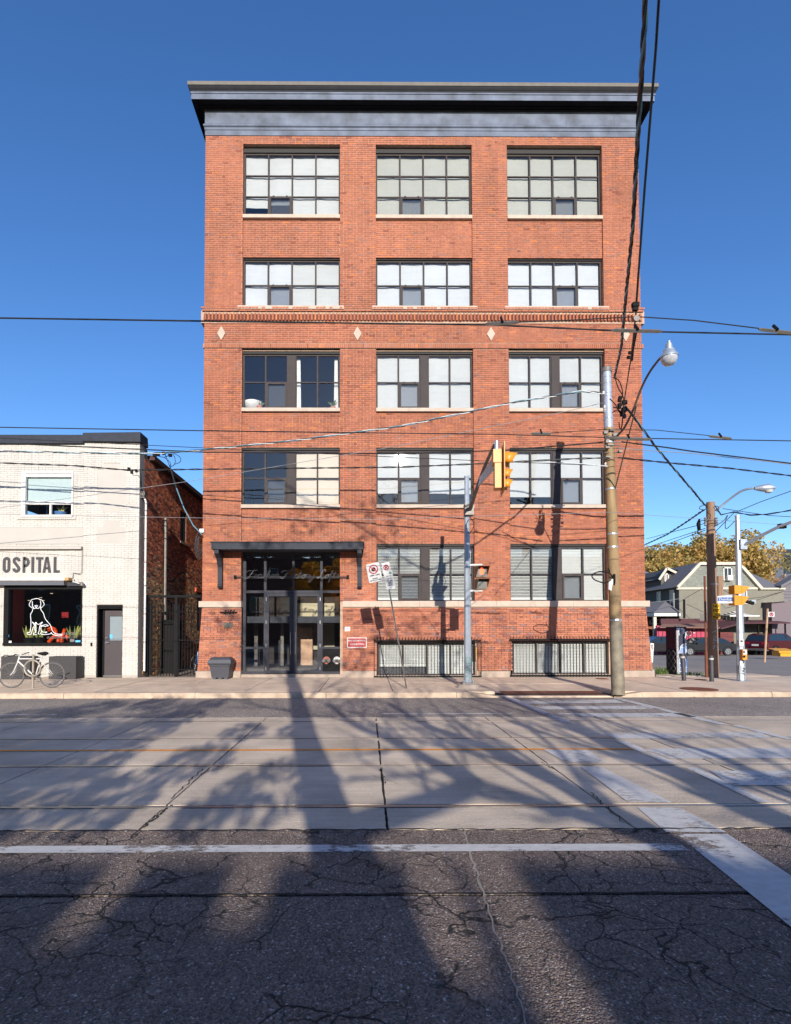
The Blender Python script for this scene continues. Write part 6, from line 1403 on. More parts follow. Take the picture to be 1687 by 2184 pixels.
wire('thick black cable falling from the utility pole to the right edge', [(1326, 942, 13.2), (1421, 954, 13.4), (1478, 962.5, 13.6), (1687, 988, 14)], r=.017, ends='r')
wire('thin black wire under the thick cable', [(0, 934, 15.2), (434, 955, 15), (853, 975, 14.5), (1039, 983, 14), (1295, 993, 13.2)], r=.009, ends='l')
twisted('black twisted cable crossing below the fourth storey window heads', [(0, 987, 15.4), (160, 993, 15.4), (273, 1002.5, 15.3), (434, 1000.5, 15), (853, 996, 14.4), (1016, 989, 14), (1225, 978, 13.4), (1298, 976, 13.2)], [M_WIRE, M_WIRE], .012, .014, 1.0, 'l')
twisted('black twisted cable falling from the pole past the lamp brace', [(1318, 976, 13.2), (1421, 986.5, 13.5), (1560, 999, 13.9), (1687, 1014.5, 14.2)], [M_WIRE, M_WIRE], .012, .014, 1.0, 'r')
wire('pale guy wire sloping from the pole down to the left edge', [(0, 1083, 15.5), (398, 1027, 15), (853, 950, 14.2), (1213, 876, 13.4), (1290, 858, 13.2)], M_WIREG, .007, ends='l')
wire('lowest pale wire crossing just above the canopy', [(0, 1096, 15), (398, 1104, 14.6), (802, 1107.5, 14), (1300, 1092, 12.9), (1504, 1107, 16.5), (1687, 1120, 18)], M_WIREG, .006)
twisted('heavy dark cable running from the utility pole down to the wooden pole', [(1333, 866, 12.9), (1351, 888, 13.1), (1398, 952, 14), (1434, 995, 14.8), (1478, 1046.5, 16), (1503, 1077, 16.9)], [M_WIRE, M_WIREB, M_WIRE], .014, .018, 1.2, False)
wire('thin pale rod wire right of the utility pole', [(1315, 955, 13.1), (1384, 960.5, 13.3), (1480, 967, 13.6), (1687, 990, 14.2)], M_WIREG, .009, ends=False)
wire('thin white rod wire left of the utility pole', [(1162, 985, 13.8), (1230, 988, 13.4), (1296, 994, 13.15)], M_WIREW, .012, ends=False)
# service drop, coils and connectors by the alley
cn = thing('cable_connector', 'cluster of cable connectors and loops over the alley entrance', 'cable joint', tuple(at(352, 968, 15.6)))
mb = MB()
for (x, y) in ((330, 971.5), (337, 968.5), (349, 966.5), (363, 971)): mb.cbox(at(x, y, 15.6), .09, .09, .07)
mb.build('connector', M_BLACK, cn); mb = MB()
for st in ([(330, 970), (350, 975), (368, 968), (374, 985), (366, 995), (362, 985), (350, 975)], [(370, 966), (384, 975), (384, 985), (372, 990)], [(352, 968), (358, 984), (362, 995)]): mb.tube(spline([at(x, y, 15.7) for x, y in st], 4), .010, 5)
mb.build('loop', M_WIRE, cn, True)
tag(MB().tube([at(362, 992, 15.7), at(376, 1040, 16.8), at(392, 1083, 17.0), at(412, 1120, 17.1), at(431, 1140, 17.2)], .018, 6).build('service_drop', M_WIREB, smooth=True), 'service cable dropping across the alley to the loft building corner', 'cable')
co_ = thing('cable_coil', 'hanging coils of black cable at the left corner of the loft building', 'cable coil', tuple(at(424, 1155, 17.6)))
mb = MB()
for k_ in range(6):
    r1, r2_ = .05 + .02 * k_, .26 + .035 * k_; c_ = at(427 - k_ * .8, 1158 + (k_ % 3) * 3, 17.62); mb.tube([(c_.x + r1 * math.cos(a), c_.y + .02 * k_, c_.z + r2_ * math.sin(a) * 1.0) for a in [R(60 + 280 * i / 18) for i in range(19)]], .010, 5)
mb.build('coil', M_WIRE, co_, True); MB().cbox(at(431, 1132, 17.4), .14, .12, .12).build('bracket', M_WHITE, co_)
cn2 = thing('cable_connector', 'two small black connectors at the corner of the white building', 'cable joint', tuple(at(276, 1000, 15.3)))
mb = MB()
for (x, y) in ((275, 1000), (281, 1007), (291, 1004)): mb.cbox(at(x, y, 15.3), .06, .06, .08)
mb.build('connector', M_BLACK, cn2); mb = MB()
for st in ([(275, 1001), (285, 1013), (298, 1018), (303, 1060), (309, 1068)], [(291, 1004), (300, 1010), (302, 1040), (309, 1060)]): mb.tube(spline([at(x, y, 15.3 + (y - 1000) * .03) for x, y in st], 4), .009, 5)
mb.build('jumper', M_BLACK, cn2, True)

# ---------------------------------------------------------------- right hand corner
d6x = lambda cx: 1364.6 + cx / 5.2325
d6y = lambda cy: 1165.6 + cy / 5.2325
A6 = lambda cx, cy, Y: at(d6x(cx), d6y(cy), Y)
M_WOOD = mat('weathered wood pole', rgb(138, 108, 86), .9, var=.35, vs=3, bump=.7, bs=12, stretch=(6, 6, .5), bd=.02)
p0 = atz(1522, 1447, .08); YW = p0.y; p1 = at(1515, 1071, YW)
wp = thing('wooden_pole', 'weathered brown wooden utility pole at the street corner', 'utility pole', tuple(p0))
MB().tube([p0 + (p1 - p0) * i / 6 for i in range(7)], [.155 - .035 * i / 6 for i in range(7)], 14).build('pole_shaft', M_WOOD, wp, True)
mb = MB(); q8 = random.Random(14)
for i in range(26):
    z_ = p0.z + q8.uniform(.9, 2.2); a_ = q8.uniform(-2.2, -.9); mb.m = Matrix.Translation((p0.x + .15 * math.cos(a_), YW + .152 * math.sin(a_), z_)) @ Matrix.Rotation(a_ + R(90), 4, 'Z') @ Matrix.Rotation(q8.uniform(0, 3), 4, 'Y'); mb.cbox((0, 0, 0), q8.uniform(.05, .13), .006, .014)
mb.build('paper_scrap', M_SIGNW, wp)
MB().tube([at(1519.5, 1247, YW) + Vector((0, 0, 0)), at(1519.5, 1245, YW)], .15, 14).build('steel_band', M_GALV, wp)
cp_ = tag(MB().tube([(at(1507, 1447, YW - .1).x, YW - .1, .08), (at(1507, 1447, YW - .1).x, YW - .1, at(1507, 1228, YW - .1).z)], .032, 8).tube([(at(1507, 1447, YW - .1).x, YW - .1, .08), (at(1507, 1447, YW - .1).x, YW - .1, .95)], .045, 8).build('riser_conduit', M_RUST, smooth=True), 'thin rusty conduit standing just left of the wooden pole', 'conduit')
sl_ = thing('street_lamp', 'grey cobra head street lamp on the wooden pole', 'street lamp', tuple(at(1530, 1085, YW)))
c8x = lambda cx: 1279.3 + cx / 4.1385
c8y = lambda cy: 995 + cy / 4.1385
A8 = lambda cx, cy, Y: at(c8x(cx), c8y(cy), Y)
MB().tube(spline([A8(1020, 390, YW), A8(1130, 300, YW - .2), A8(1240, 220, YW - .5), A8(1320, 195, YW - .7), A8(1380, 190, YW - .8)], 6), .033, 8).build('arm', M_GALV, sl_, True)
mb = MB(); a_, b_ = A8(1365, 192, YW - .8), A8(1550, 185, YW - 1.0); mb.tube([a_, a_ + (b_ - a_) * .3, a_ + (b_ - a_) * .65, b_], [.05, .10, .13, .04], 12).build('housing', M_GALV, sl_, True)
c_ = A8(1490, 208, YW - .95); MB().lathe([(.02, -.09), (.09, -.07), (.12, 0)], tuple(c_), 14).build('lens', mat('clear lamp lens', rgb(190, 190, 185), .15), sl_, True)
# curved yellow sign
ns = thing('no_exit_sign', 'yellow no exit sign wrapped on the wooden pole', 'sign', tuple(A6(852, 805, YW - .2)))
o, T, w_, h_ = sign(ns, 'sign_board', d6x(852), d6y(719), 15.8, 33, YW - .2, 0, R(-6), mat('yellow sign sheeting', rgb(240, 180, 10), .5, var=.04))
mb = MB(); mb.m = T; t_ = .012
for (a, b, c, d) in ((-w_ * .92, w_ * .92, h_ * .93, h_ * .96), (-w_ * .92, w_ * .92, -h_ * .96, -h_ * .93), (-w_ * .92, -w_ * .86, -h_ * .93, h_ * .93), (w_ * .86, w_ * .92, -h_ * .93, h_ * .93), (-w_ * .8, w_ * .8, -h_ * .38, -h_ * .34), (-w_ * .8, w_ * .8, -h_ * .88, -h_ * .60)): mb.box(a, b, -.006, -.003, c, d)
mb.build('black_print', M_BLACK, o); ftext(o, 'NO', .12, T, 0, h_ * .62, M_BLACK, .95, .003); ftext(o, 'EXIT', .12, T, 0, h_ * .08, M_BLACK, .8, .003); ftext(o, 'END', .04, T, 0, -h_ * .48, M_BLACK, 1, .001); ftext(o, 'AHEAD', .045, T, 0, -h_ * .75, MATS['yellow sign sheeting'], .9, .001); o.children[-1].location = (0, -.003, 0)
# second signal pole
p0 = atz(1581, 1455, .08); YS2 = p0.y; p1 = at(1573, 1102.5, YS2)
s2_ = thing('traffic_signal_pole', 'galvanised octagonal signal pole at the far corner with long arm', 'signal pole', tuple(p0))
MB().tube([p0 + Vector((0, 0, .06)), p1], [.115, .065], 8).build('pole', M_GALV, s2_); MB().tube([p1, p1 + Vector((0, 0, .05))], .075, 8).build('cap', M_GALV, s2_)
MB().box(p0.x - .2, p0.x + .2, YS2 - .2, YS2 + .2, .07, .13).build('base_plate', M_GALV, s2_); MB().tube([(p0.x, YS2, .0), (p0.x, YS2, .08)], [.34, .3], 10).build('footing', M_FOUND, s2_)
MB().tube([A8(1255, 700, YS2 - .05), A8(1440, 600, YS2 - .6), A8(1580, 530, YS2 - 1.0), A8(1700, 485, YS2 - 1.3), A8(1900, 415, YS2 - 1.8)], [.05, .045, .042, .04, .036], 10).build('mast_arm', M_GALV, s2_, True)
MB().cbox(A8(1607, 525, YS2 - 1.0), .18, .12, .13).build('arm_box', M_BLACK, s2_); MB().cbox(A8(1247, 690, YS2 - .02), .2, .25, .3).build('arm_clamp', M_GALV, s2_)
tl2 = thing('traffic_light', 'yellow pedestrian signal seen from behind on the far corner pole', 'signal', tuple(A6(1090, 660, YS2 - .2)))
for (y0, y1) in ((435, 530), (548, 655)):
    a_, b_ = A6(1022, y1, YS2 - .22), A6(1100, y0, YS2 - .22); mb = MB(); mb.box(a_.x, b_.x, YS2 - .36, YS2 - .10, a_.z, b_.z); ho = mb.build('housing', M_YEL, tl2)
    mb = MB(); t0, t1 = A6(1100, y0 + 8, YS2 - .22), A6(1178 if y0 > 500 else 1188, y0 + 15, YS2 - .22); t2, t3 = A6(1100, y1 - 5, YS2 - .22), A6(1125, y1 - 10, YS2 - .22)
    for yy_ in (YS2 - .36, YS2 - .11): mb.quad((t0.x, yy_, t0.z), (t1.x, yy_, t1.z), (t3.x, yy_, t3.z), (t2.x, yy_, t2.z))
    mb.quad((t0.x, YS2 - .36, t0.z), (t1.x, YS2 - .36, t1.z), (t1.x, YS2 - .11, t1.z), (t0.x, YS2 - .11, t0.z)); v = mb.build('visor', M_YEL, ho); sol = v.modifiers.new('solid', 'SOLIDIFY'); sol.thickness = .01
cam_ = thing('camera_unit', 'small black camera tube beside the yellow signal on the far pole', 'camera', tuple(A6(1210, 610, YS2 - .1))); MB().cyl(A6(1155, 605, YS2 - .1), A6(1265, 632, YS2 - .1), .045, .055, 12).build('tube', M_BLACK, cam_, True); MB().box(A6(1240, 600, YS2 - .1).x, A6(1265, 600, YS2).x, YS2 - .12, YS2 - .08, A6(1250, 632, YS2 - .1).z, A6(1250, 595, YS2 - .1).z).build('mount', M_GALV, cam_)
ds = thing('street_name_sign', 'white and blue street name sign reading Dundas', 'sign', tuple(A6(945, 635, YS2 - .3)))
a_, b_ = A6(862, 632, YS2 - .25), A6(1028, 562, YS2 - .25); mb = MB(); n = 8; P_ = [(a_.x, a_.z), (b_.x, a_.z), (b_.x, b_.z + .05)] + [(b_.x + (a_.x - b_.x) * i / n, b_.z + .02 + .045 * math.sin(math.pi * (.35 + .65 * i / n) if 0 else math.pi * (i / n) * .5 + 1.57)) for i in range(n + 1)]
mb.prism(P_, YS2 - .27, YS2 - .25).build('sign_board', M_WHITE, ds); zb1, zb2 = A6(900, 610, YS2 - .25).z, A6(900, 566, YS2 - .25).z
MB().box(a_.x + .01, b_.x, YS2 - .274, YS2 - .27, zb1, zb2).build('blue_field', mat('street sign blue', rgb(38, 86, 150), .45), ds); text('street_name', 'Dundas', .115, ((a_.x + b_.x) / 2 + .0, YS2 - .277, (zb1 + zb2) / 2), M_WHITE, ds, 1.05, .0)
text('block_number', '2154', .045, (a_.x + .33, YS2 - .272, a_.z + .035), M_GREYM, ds)
pb2 = thing('push_button', 'yellow pedestrian push button with a white sign on the far corner pole', 'push button', tuple(A6(1160, 1200, YS2 - .16)))
a_, b_ = A6(1137, 1205, YS2 - .16), A6(1186, 1145, YS2 - .16); MB().box(a_.x, b_.x, YS2 - .2, YS2 - .1, A6(1137, 1262, YS2 - .16).z, b_.z).build('box', M_YEL, pb2); MB().box(a_.x + .01, b_.x - .01, YS2 - .206, YS2 - .2, a_.z, b_.z - .01).build('sign_plate', M_SIGNW, pb2)
c_ = A6(1162, 1226, YS2 - .2); MB().disc((c_.x, YS2 - .22, c_.z), .035, YS2 - .2, 14).build('button', M_BLACK, pb2); MB().cbox((c_.x, YS2 - .208, A6(1160, 1172, YS2).z), .045, .004, .05).build('print', M_BLACK, pb2)
a_, b_ = A6(1118, 1115, YS2 - .15), A6(1168, 1032, YS2 - .15)
st = tag(MB().box(a_.x, b_.x, YS2 - .12, YS2 - .112, a_.z, b_.z).build('sticker', M_SIGNW), 'torn white sticker on the far corner signal pole', 'sticker'); MB().box(a_.x + .03, a_.x + .10, YS2 - .116, YS2 - .1135, a_.z + .05, a_.z + .09).box(a_.x + .04, a_.x + .1, YS2 - .125, YS2 - .12, a_.z + .14, a_.z + .18).build('print', M_BLACK, st)
mb = MB()
for s_ in ([(1145, 1275), (1165, 1280), (1150, 1300)], [(1150, 1355), (1172, 1365), (1150, 1385), (1170, 1400)], [(1146, 1415), (1172, 1425)]): mb.tube(spline([A6(x, y, YS2 - .118) for x, y in s_], 4), .010, 4)
tag(mb.build('graffiti_tag', M_BLACK), 'black marker squiggles near the foot of the far corner signal pole', 'graffiti')
tag(MB().box(A6(1080, 1330, YS2).x, A6(1104, 1330, YS2).x, YS2 - .12, YS2 + .02, A6(1090, 1412, YS2).z, A6(1090, 1328, YS2).z).build('handhole_box', M_GALV), 'small grey box low on the left of the far corner signal pole', 'box')
# bollards
for (x0, y0, x1, y1, lab) in ((494, 1503, 474, 1192, 'leaning dark bollard with a pale band in front of the graffiti covered box'), (803, 1512, 795, 1213, 'upright dark bollard with a pale band in front of the wooden pole')):
    p0 = atz(d6x(x0), d6y(y0), .11); p1 = at(d6x(x1), d6y(y1), p0.y); t = thing('bollard', lab, 'bollard', tuple(p0), 'bollards at the corner'); dd = p1 - p0
    MB().tube([p0, p0 + dd * .97, p1], [.062, .06, .045], 14).build('post', mat('dark bollard', rgb(58, 56, 58), .6, var=.15), t, True); MB().tube([p0 + dd * .84, p0 + dd * .9], .064, 14).build('band', mat('pale band', rgb(180, 176, 168), .6), t)
# painted utility box
p0 = atz(d6x(470), d6y(1450), .06); YB_ = p0.y; xl, xr = A6(412, 1440, YB_).x, A6(528, 1440, YB_).x; zt_ = A6(470, 895, YB_).z
ub = thing('utility_box', 'tall utility cabinet covered in blue and white mural graffiti at the corner', 'utility box', tuple(p0))
DB = .62
MB().box(xl, xr, YB_, YB_ + DB, .06, zt_).build('cabinet', mat('dark blue mural', rgb(26, 32, 56), .6, var=.3, vs=8), ub)
MB().box(xl - .01, xr + .01, YB_ - .01, YB_ + DB + .01, .0, .09).build('plinth', M_FOUND, ub); MB().box(xl - .01, xl + .14, YB_ - .02, YB_ + .1, zt_, zt_ + .03).build('lid_corner', M_WHITE, ub)
bx = lambda cx: A6(cx, 1200, YB_).x
bz = lambda cy: A6(470, cy, YB_).z
M_MB = mat('mural mid blue', rgb(52, 96, 160), .6, var=.3, vs=12); M_MW = mat('mural white', rgb(222, 226, 232), .6, var=.1)
mb = MB(); mb.box(bx(412), bx(434), YB_ - .004, YB_, bz(1420), bz(905)); mb.build('mural_edge', mat('mural grey edge', rgb(150, 148, 146), .6, var=.5, vs=14), ub)
mb = MB(); mb.prism([(bx(436), bz(1430)), (bx(524), bz(1430)), (bx(524), bz(1250)), (bx(500), bz(1290)), (bx(470), bz(1240)), (bx(436), bz(1260))], YB_ - .006, YB_ - .0).build('mural_blue', M_MB, ub)
mb = MB(); mb.prism([(bx(440), bz(1180)), (bx(455), bz(1110)), (bx(490), bz(1085)), (bx(524), bz(1110)), (bx(524), bz(1180)), (bx(480), bz(1200))], YB_ - .007, YB_ - .0).build('mural_cloud', mat('mural pale blue', rgb(120, 140, 176), .6, var=.35, vs=10), ub)
mb = MB()
for s_ in ([(424, 1196), (450, 1150), (452, 1120), (480, 1090), (520, 1086)], [(432, 1190), (470, 1185), (500, 1200), (524, 1150)], [(460, 1130), (480, 1120), (500, 1130), (510, 1160)], [(440, 1240), (438, 1420)], [(455, 1235), (456, 1400)], [(480, 1260), (500, 1310), (486, 1400)], [(505, 1240), (512, 1400)], [(440, 1300), (470, 1310)], [(440, 1350), (520, 1345)], [(440, 1395), (520, 1400)]):
    mb.tube(spline([(bx(x), YB_ - .008, bz(y)) for x, y in s_], 4), .009, 4)
for s_ in ([(438, 905), (440, 990)], [(450, 905), (448, 960)], [(462, 920), (470, 910), (474, 960)], [(474, 925), (484, 910), (488, 975)], [(492, 920), (500, 935), (492, 950), (506, 960)], [(505, 960), (518, 950), (512, 1000), (500, 1035)], [(500, 1035), (520, 975)], [(415, 915), (432, 910)], [(430, 910), (428, 960)]):
    mb.tube(spline([(bx(x), YB_ - .010, bz(y)) for x, y in s_], 4), .014, 4)
mb.build('mural_lines', M_MW, ub)
mb = MB(); M_LAT = mat('mural lattice lines', rgb(150, 140, 132), .7, var=.2)
ny, nz = 4, 6; zz0, zz1 = .2, .95
for j in range(nz):
    for i in range(ny):
        ya = YB_ + .04 + (DB - .08) * i / ny; yb = ya + (DB - .08) / ny; za = zz0 + (zz1 - zz0) * j / nz; zb = za + (zz1 - zz0) / nz; fl2 = (i + j) % 2
        mb.tube([(xl - .004, ya, za if fl2 else zb), (xl - .004, yb, zb if fl2 else za)], .008, 4)
mb.build('mural_lattice', M_LAT, ub); MB().box(xl - .006, xl, YB_ + .02, YB_ + DB - .02, 1.0, zt_ - .02).build('mural_pink', mat('mural dull pink', rgb(84, 38, 56), .6, var=.3), ub)
# leaning boards against the corner of the loft building
bb = thing('leaning_board', 'white board with black lettering leaning at the right corner of the loft building', 'board', tuple(A6(140, 1290, 18.2)))
mb = MB(); P_ = [A6(118, 1290, 17.9), A6(146, 1295, 17.9), A6(158, 1080, 18.2), A6(118, 1074, 18.2)]; mb.add([tuple(v) for v in P_] + [(v.x, v.y + .03, v.z) for v in P_], [(0, 1, 2, 3), (7, 6, 5, 4), (1, 5, 6, 2), (2, 6, 7, 3), (3, 7, 4, 0)]); mb.build('panel', M_WHITE, bb)
mb = MB()
for k_ in range(5): a_ = A6(132, 1100 + 20 * k_, 18.1); mb.cbox((a_.x + .02, a_.y - .0, a_.z), .03, .02, .035)
mb.build('lettering', M_BLACK, bb)
tag(MB().add([tuple(A6(136, 1375, 17.75)), tuple(A6(160, 1375, 17.75)), tuple(A6(184, 1455, 17.6)), tuple(A6(145, 1458, 17.6))], [(3, 2, 1, 0)]).build('kerb_marker', M_WHITE), 'white slanted marker at the foot of the loft building corner', 'marker')
# weeds
def tuft(name, lab, P_, n, ln, c_, seed, cat='weeds'):
    mb = MB(); q_ = random.Random(seed)
    for (x, y, z, r) in P_:
        for i in range(n):
            a_ = q_.uniform(0, 6.28); rr_ = r * math.sqrt(q_.random()); b0 = Vector((x + rr_ * math.cos(a_), y + rr_ * math.sin(a_) * .5, z)); d = Vector((q_.uniform(-.7, .7), q_.uniform(-.5, .5), 1)).normalized() * ln * q_.uniform(.4, 1); sd_ = Vector((q_.uniform(-1, 1), q_.uniform(-1, 1), 0)).normalized() * .012
            mb.add([b0 - sd_, b0 + sd_, b0 + d * .6 + sd_ * 1.6, b0 + d], [(0, 1, 2, 3)])
    o = mb.build(name, c_); tag(o, lab, cat); o['kind'] = 'stuff'; return o
M_WEED = mat('weed green', rgb(84, 104, 50), .7, var=.4, vs=12); M_DRY = mat('dry grass', rgb(150, 138, 80), .8, var=.3, vs=12)
a_, b_, c_ = A6(230, 1410, 18.6), A6(580, 1440, 18.1), A6(990, 1452, 17.6)
tuft('weeds', 'green weeds growing along the wall behind the painted utility cabinet', [(a_.x - .4, 18.6, .06, .5), (a_.x + .2, 18.7, .06, .4)], 200, .34, M_WEED, 1)
tuft('weeds', 'weeds growing right of the painted utility cabinet', [(b_.x, 18.1, .06, .55)], 200, .20, M_WEED, 2); tuft('weeds', 'dry grass patch between the wooden pole and the signal pole', [(c_.x, 17.7, .05, .6)], 170, .10, M_DRY, 3)
# far parking sign
YF = 27.0; p0 = at(1630.6, 1412, YF); fs_ = thing('parking_sign_post', 'far wooden post with a small no parking sign across the side street', 'sign post', tuple(p0)); MB().tube([p0, at(1637, 1298, YF)], .05, 8).build('post', mat('pale wood post', rgb(170, 140, 112), .8, var=.15), fs_, True)
o, T, w_, h_ = sign(fs_, 'sign_board', d6x(1467), d6y(756), 13.5, 11, YF - .08, 0, R(-5), M_SIGNW); ringc(T, 0, .0, h_ * .62, .035, M_RED, o); ftext(o, 'P', .16, T, 0, 0, M_BLACK, 1, .004)
# ---- the grey green gabled house
HY = 46.0; Hx = lambda cx, Y=HY: A6(cx, 600, Y).x
Hz = lambda cy, Y=HY: A6(700, cy, Y).z
hs_ = thing('gabled_house', 'grey green two storey house with shingled gable and dark grey roofs', 'house', (Hx(900), HY, -.4))
M_SID = mat('grey green painted brick', rgb(118, 114, 102), .85, var=.1, vs=3, bump=.3, bs=30); M_SIDD = mat('shade toned side wall', rgb(86, 84, 80), .85, var=.1)  # second tone darkens the wall colour to paint its side in shade
M_SHG = mat('green grey shingle', attr=True, rough=.85, var=.12, vs=6); M_ROOF = mat('asphalt shingle roof', rgb(108, 106, 110), .9, var=.3, vs=14, bump=.4, bs=30, stretch=(1, 1, 3)); M_TRIM = mat('cream trim', rgb(192, 182, 164), .6, var=.05)
xL, xR_, ze, zr_ = Hx(440), Hx(1372), Hz(455), Hz(192); x1_, x2_ = Hx(660), Hx(1075); g0x = Hx(405)
DEP = 13.0
MB().box(xL, xR_, HY, HY + DEP, -.6, ze).build('wall', M_SID, hs_)
mb = MB(); mb.prism([(g0x + .1, ze), (Hx(1335), ze), (x2_ + .1, zr_ - .1), (x1_, zr_ - .1)], HY - .02, HY + DEP); mb.build('gable', M_SID, hs_)
mb = MB(); q9 = random.Random(17); z_ = ze + .02
while z_ < zr_ - .15:
    t_ = (z_ - ze) / (zr_ - ze); xa = g0x + (x1_ - g0x) * t_ + .1; xb_ = Hx(1320) + (x2_ - Hx(1320)) * t_ - .0; x_ = xa
    while x_ < xb_:
        w2 = q9.uniform(.16, .3); k_ = q9.uniform(.85, 1.12); mb.col = tuple(Vector(rgb(126, 128, 118)) * k_); mb.add([(x_, HY - .06, z_), (min(x_ + w2, xb_), HY - .06, z_), (min(x_ + w2, xb_), HY - .03, z_ + .19), (x_, HY - .03, z_ + .19)], [(0, 1, 2, 3)]); x_ += w2 + .008
    z_ += .185
o = mb.build('gable_shingles', M_SHG, hs_); o['kind'] = 'stuff'
tr = MB()
def bar2(mb, xa, za, xb, zb, wd, y0, y1): mb.stroke([(xa, za), (xb, zb)], wd, y0, y1)
bar2(tr, g0x, ze, x1_, zr_, .22, HY - .30, HY - .02); bar2(tr, x1_ - .05, zr_, x2_ + .05, zr_, .24, HY - .31, HY - .02); bar2(tr, Hx(1140), Hz(238), Hx(1345), Hz(475), .24, HY - .30, HY - .02); bar2(tr, x2_, zr_, Hx(1140), Hz(238), .2, HY - .3, HY - .02)
tr.box(g0x, Hx(1310), HY - .12, HY - .0, ze - .18, ze + .0); tr.box(Hx(1345), Hx(1610), HY - .2, HY, Hz(480), Hz(462)); tr.build('trim', M_TRIM, hs_)
mb = MB(); zr2 = Hz(270, HY + 4)
mb.quad((Hx(1340), HY - .1, Hz(462)), (Hx(1612), HY - .1, Hz(462)), (Hx(1700), HY + 5, Hz(300)), (Hx(1600), HY + 5, zr2 + .3), (Hx(1190), HY + 5, zr2 + .3)); mb.build('side_roof', M_ROOF, hs_)
MB().box(Hx(1345), Hx(1612), HY + .02, HY + DEP, -.6, Hz(470)).build('rear_wall', M_SID, hs_)
mb = MB(); mb.quad((g0x - .3, HY - .3, ze - .02), (g0x - .3, HY + DEP, ze - .02), (x1_, HY + DEP, zr_ + .1), (x1_, HY - .3, zr_ + .1)); mb.quad((x1_, HY - .3, zr_ + .1), (x1_, HY + DEP, zr_ + .1), (x2_, HY + DEP, zr_ + .1), (x2_, HY - .3, zr_ + .1)); mb.quad((x2_, HY - .3, zr_ + .1), (x2_, HY + DEP, zr_ + .1), (Hx(1345), HY + DEP, Hz(470)), (Hx(1345), HY - .3, Hz(470))); mb.build('roof', M_ROOF, hs_)
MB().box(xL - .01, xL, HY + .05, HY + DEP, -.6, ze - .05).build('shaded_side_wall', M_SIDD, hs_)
def hwin(parent, xa, xb, za, zb, Y, ac=False):
    mb = MB(); t_ = .09; mb.box(xa, xb, Y - .08, Y - .02, zb - t_, zb).box(xa, xb, Y - .09, Y - .02, za, za + t_).box(xa, xa + t_, Y - .08, Y - .02, za, zb).box(xb - t_, xb, Y - .08, Y - .02, za, zb).box((xa + xb) / 2 - .03, (xa + xb) / 2 + .03, Y - .07, Y - .02, za, zb)
    w_ = mb.build('window', M_WHITE, parent); MB().box(xa + .02, xb - .02, Y - .04, Y - .021, za + .02, zb - .02).build('pane', mat('dark far pane', rgb(40, 46, 54), .1), w_)
    if ac: MB().box(xa + .15, xb - .15, Y - .4, Y - .05, za - .02, za + .42).build('air_conditioner', M_WHITE, w_)
    return w_
hwin(hs_, Hx(930), Hx(1028), Hz(378), Hz(232), HY - .03, True); hwin(hs_, Hx(1140), Hx(1192), Hz(640), Hz(482), HY)
# windows on the shaded side wall, its porch and dormer
def sidex(cx): return xL - .02
def yhouse(cx): r = ray(d6x(cx), 1300); return (xL) / r.x * r.y
for (a_, b_, c_, d_) in ((200, 243, 685, 515), (345, 392, 680, 495)):
    ya, yb = sorted((yhouse(a_), yhouse(b_))); za, zb = at(d6x(a_), d6y(c_), (ya + yb) / 2).z, at(d6x(a_), d6y(d_), (ya + yb) / 2).z
    mb = MB(); mb.box(xL - .10, xL - .02, ya, yb, za - .1, za).box(xL - .08, xL - .02, ya, ya + .12, za, zb).box(xL - .08, xL - .02, yb - .12, yb, za, zb).box(xL - .08, xL - .02, ya, yb, zb, zb + .1); w_ = mb.build('window', M_WHITE, hs_); MB().box(xL - .05, xL - .015, ya + .1, yb - .1, za, zb).build('pane', mat('dark far pane'), w_)
ya, yb = yhouse(450) - .2, yhouse(160); zpo = at(d6x(300), d6y(762), (ya + yb) / 2).z
po = MB(); po.box(xL - 2.3, xL - .02, HY - .2, HY + DEP, zpo - .16, zpo + .12); po.build('porch_fascia', M_WHITE, hs_)
MB().quad((xL - 2.4, HY - .3, zpo + .13), (xL - .02, HY - .3, zpo + .13), (xL - .02, HY + 2, zpo + 1.3), (xL - 2.4, HY + DEP, zpo + 1.1)).build('porch_roof', M_ROOF, hs_)
pm = MB()
for y_ in (HY, HY + 5): pm.box(xL - 2.25, xL - 2.0, y_, y_ + .2, -.6, zpo - .16)
pm.build('porch_post', M_TRIM, hs_)
MB().box(xL - 1.8, xL - .05, HY + 2.5, HY + 2.7, -.6, zpo - .2).build('porch_wall', mat('porch red brick', rgb(130, 78, 60), .9, var=.3, vs=9), hs_)
hwin(hs_, xL - 1.3, xL - .15, at(d6x(310), d6y(865), HY + 2).z, at(d6x(310), d6y(808), HY + 2).z, HY + 2.5)
dY = HY + 2.6; dx0, dx1 = A6(235, 300, dY).x, A6(370, 300, dY).x; dz0, dz1, dzr = A6(300, 405, dY).z, A6(300, 318, dY).z, A6(275, 240, dY).z; dxm = A6(275, 300, dY).x
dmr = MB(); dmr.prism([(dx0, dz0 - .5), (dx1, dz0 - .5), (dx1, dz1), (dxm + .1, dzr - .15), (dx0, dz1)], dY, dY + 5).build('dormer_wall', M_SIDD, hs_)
mb = MB(); mb.quad((dx0 - .4, dY - .4, dz1 - .4), (dxm, dY - .4, dzr), (dxm + 2, dY + 6, dzr), (dx0 - .4, dY + 6, dz1 - .4)); mb.quad((dxm, dY - .4, dzr), (dx1 + 2.0, dY - .4, dz1 - .0), (dx1 + 2.4, dY + 6, dz1), (dxm + 2, dY + 6, dzr + .2)); mb.build('dormer_roof', M_ROOF, hs_)
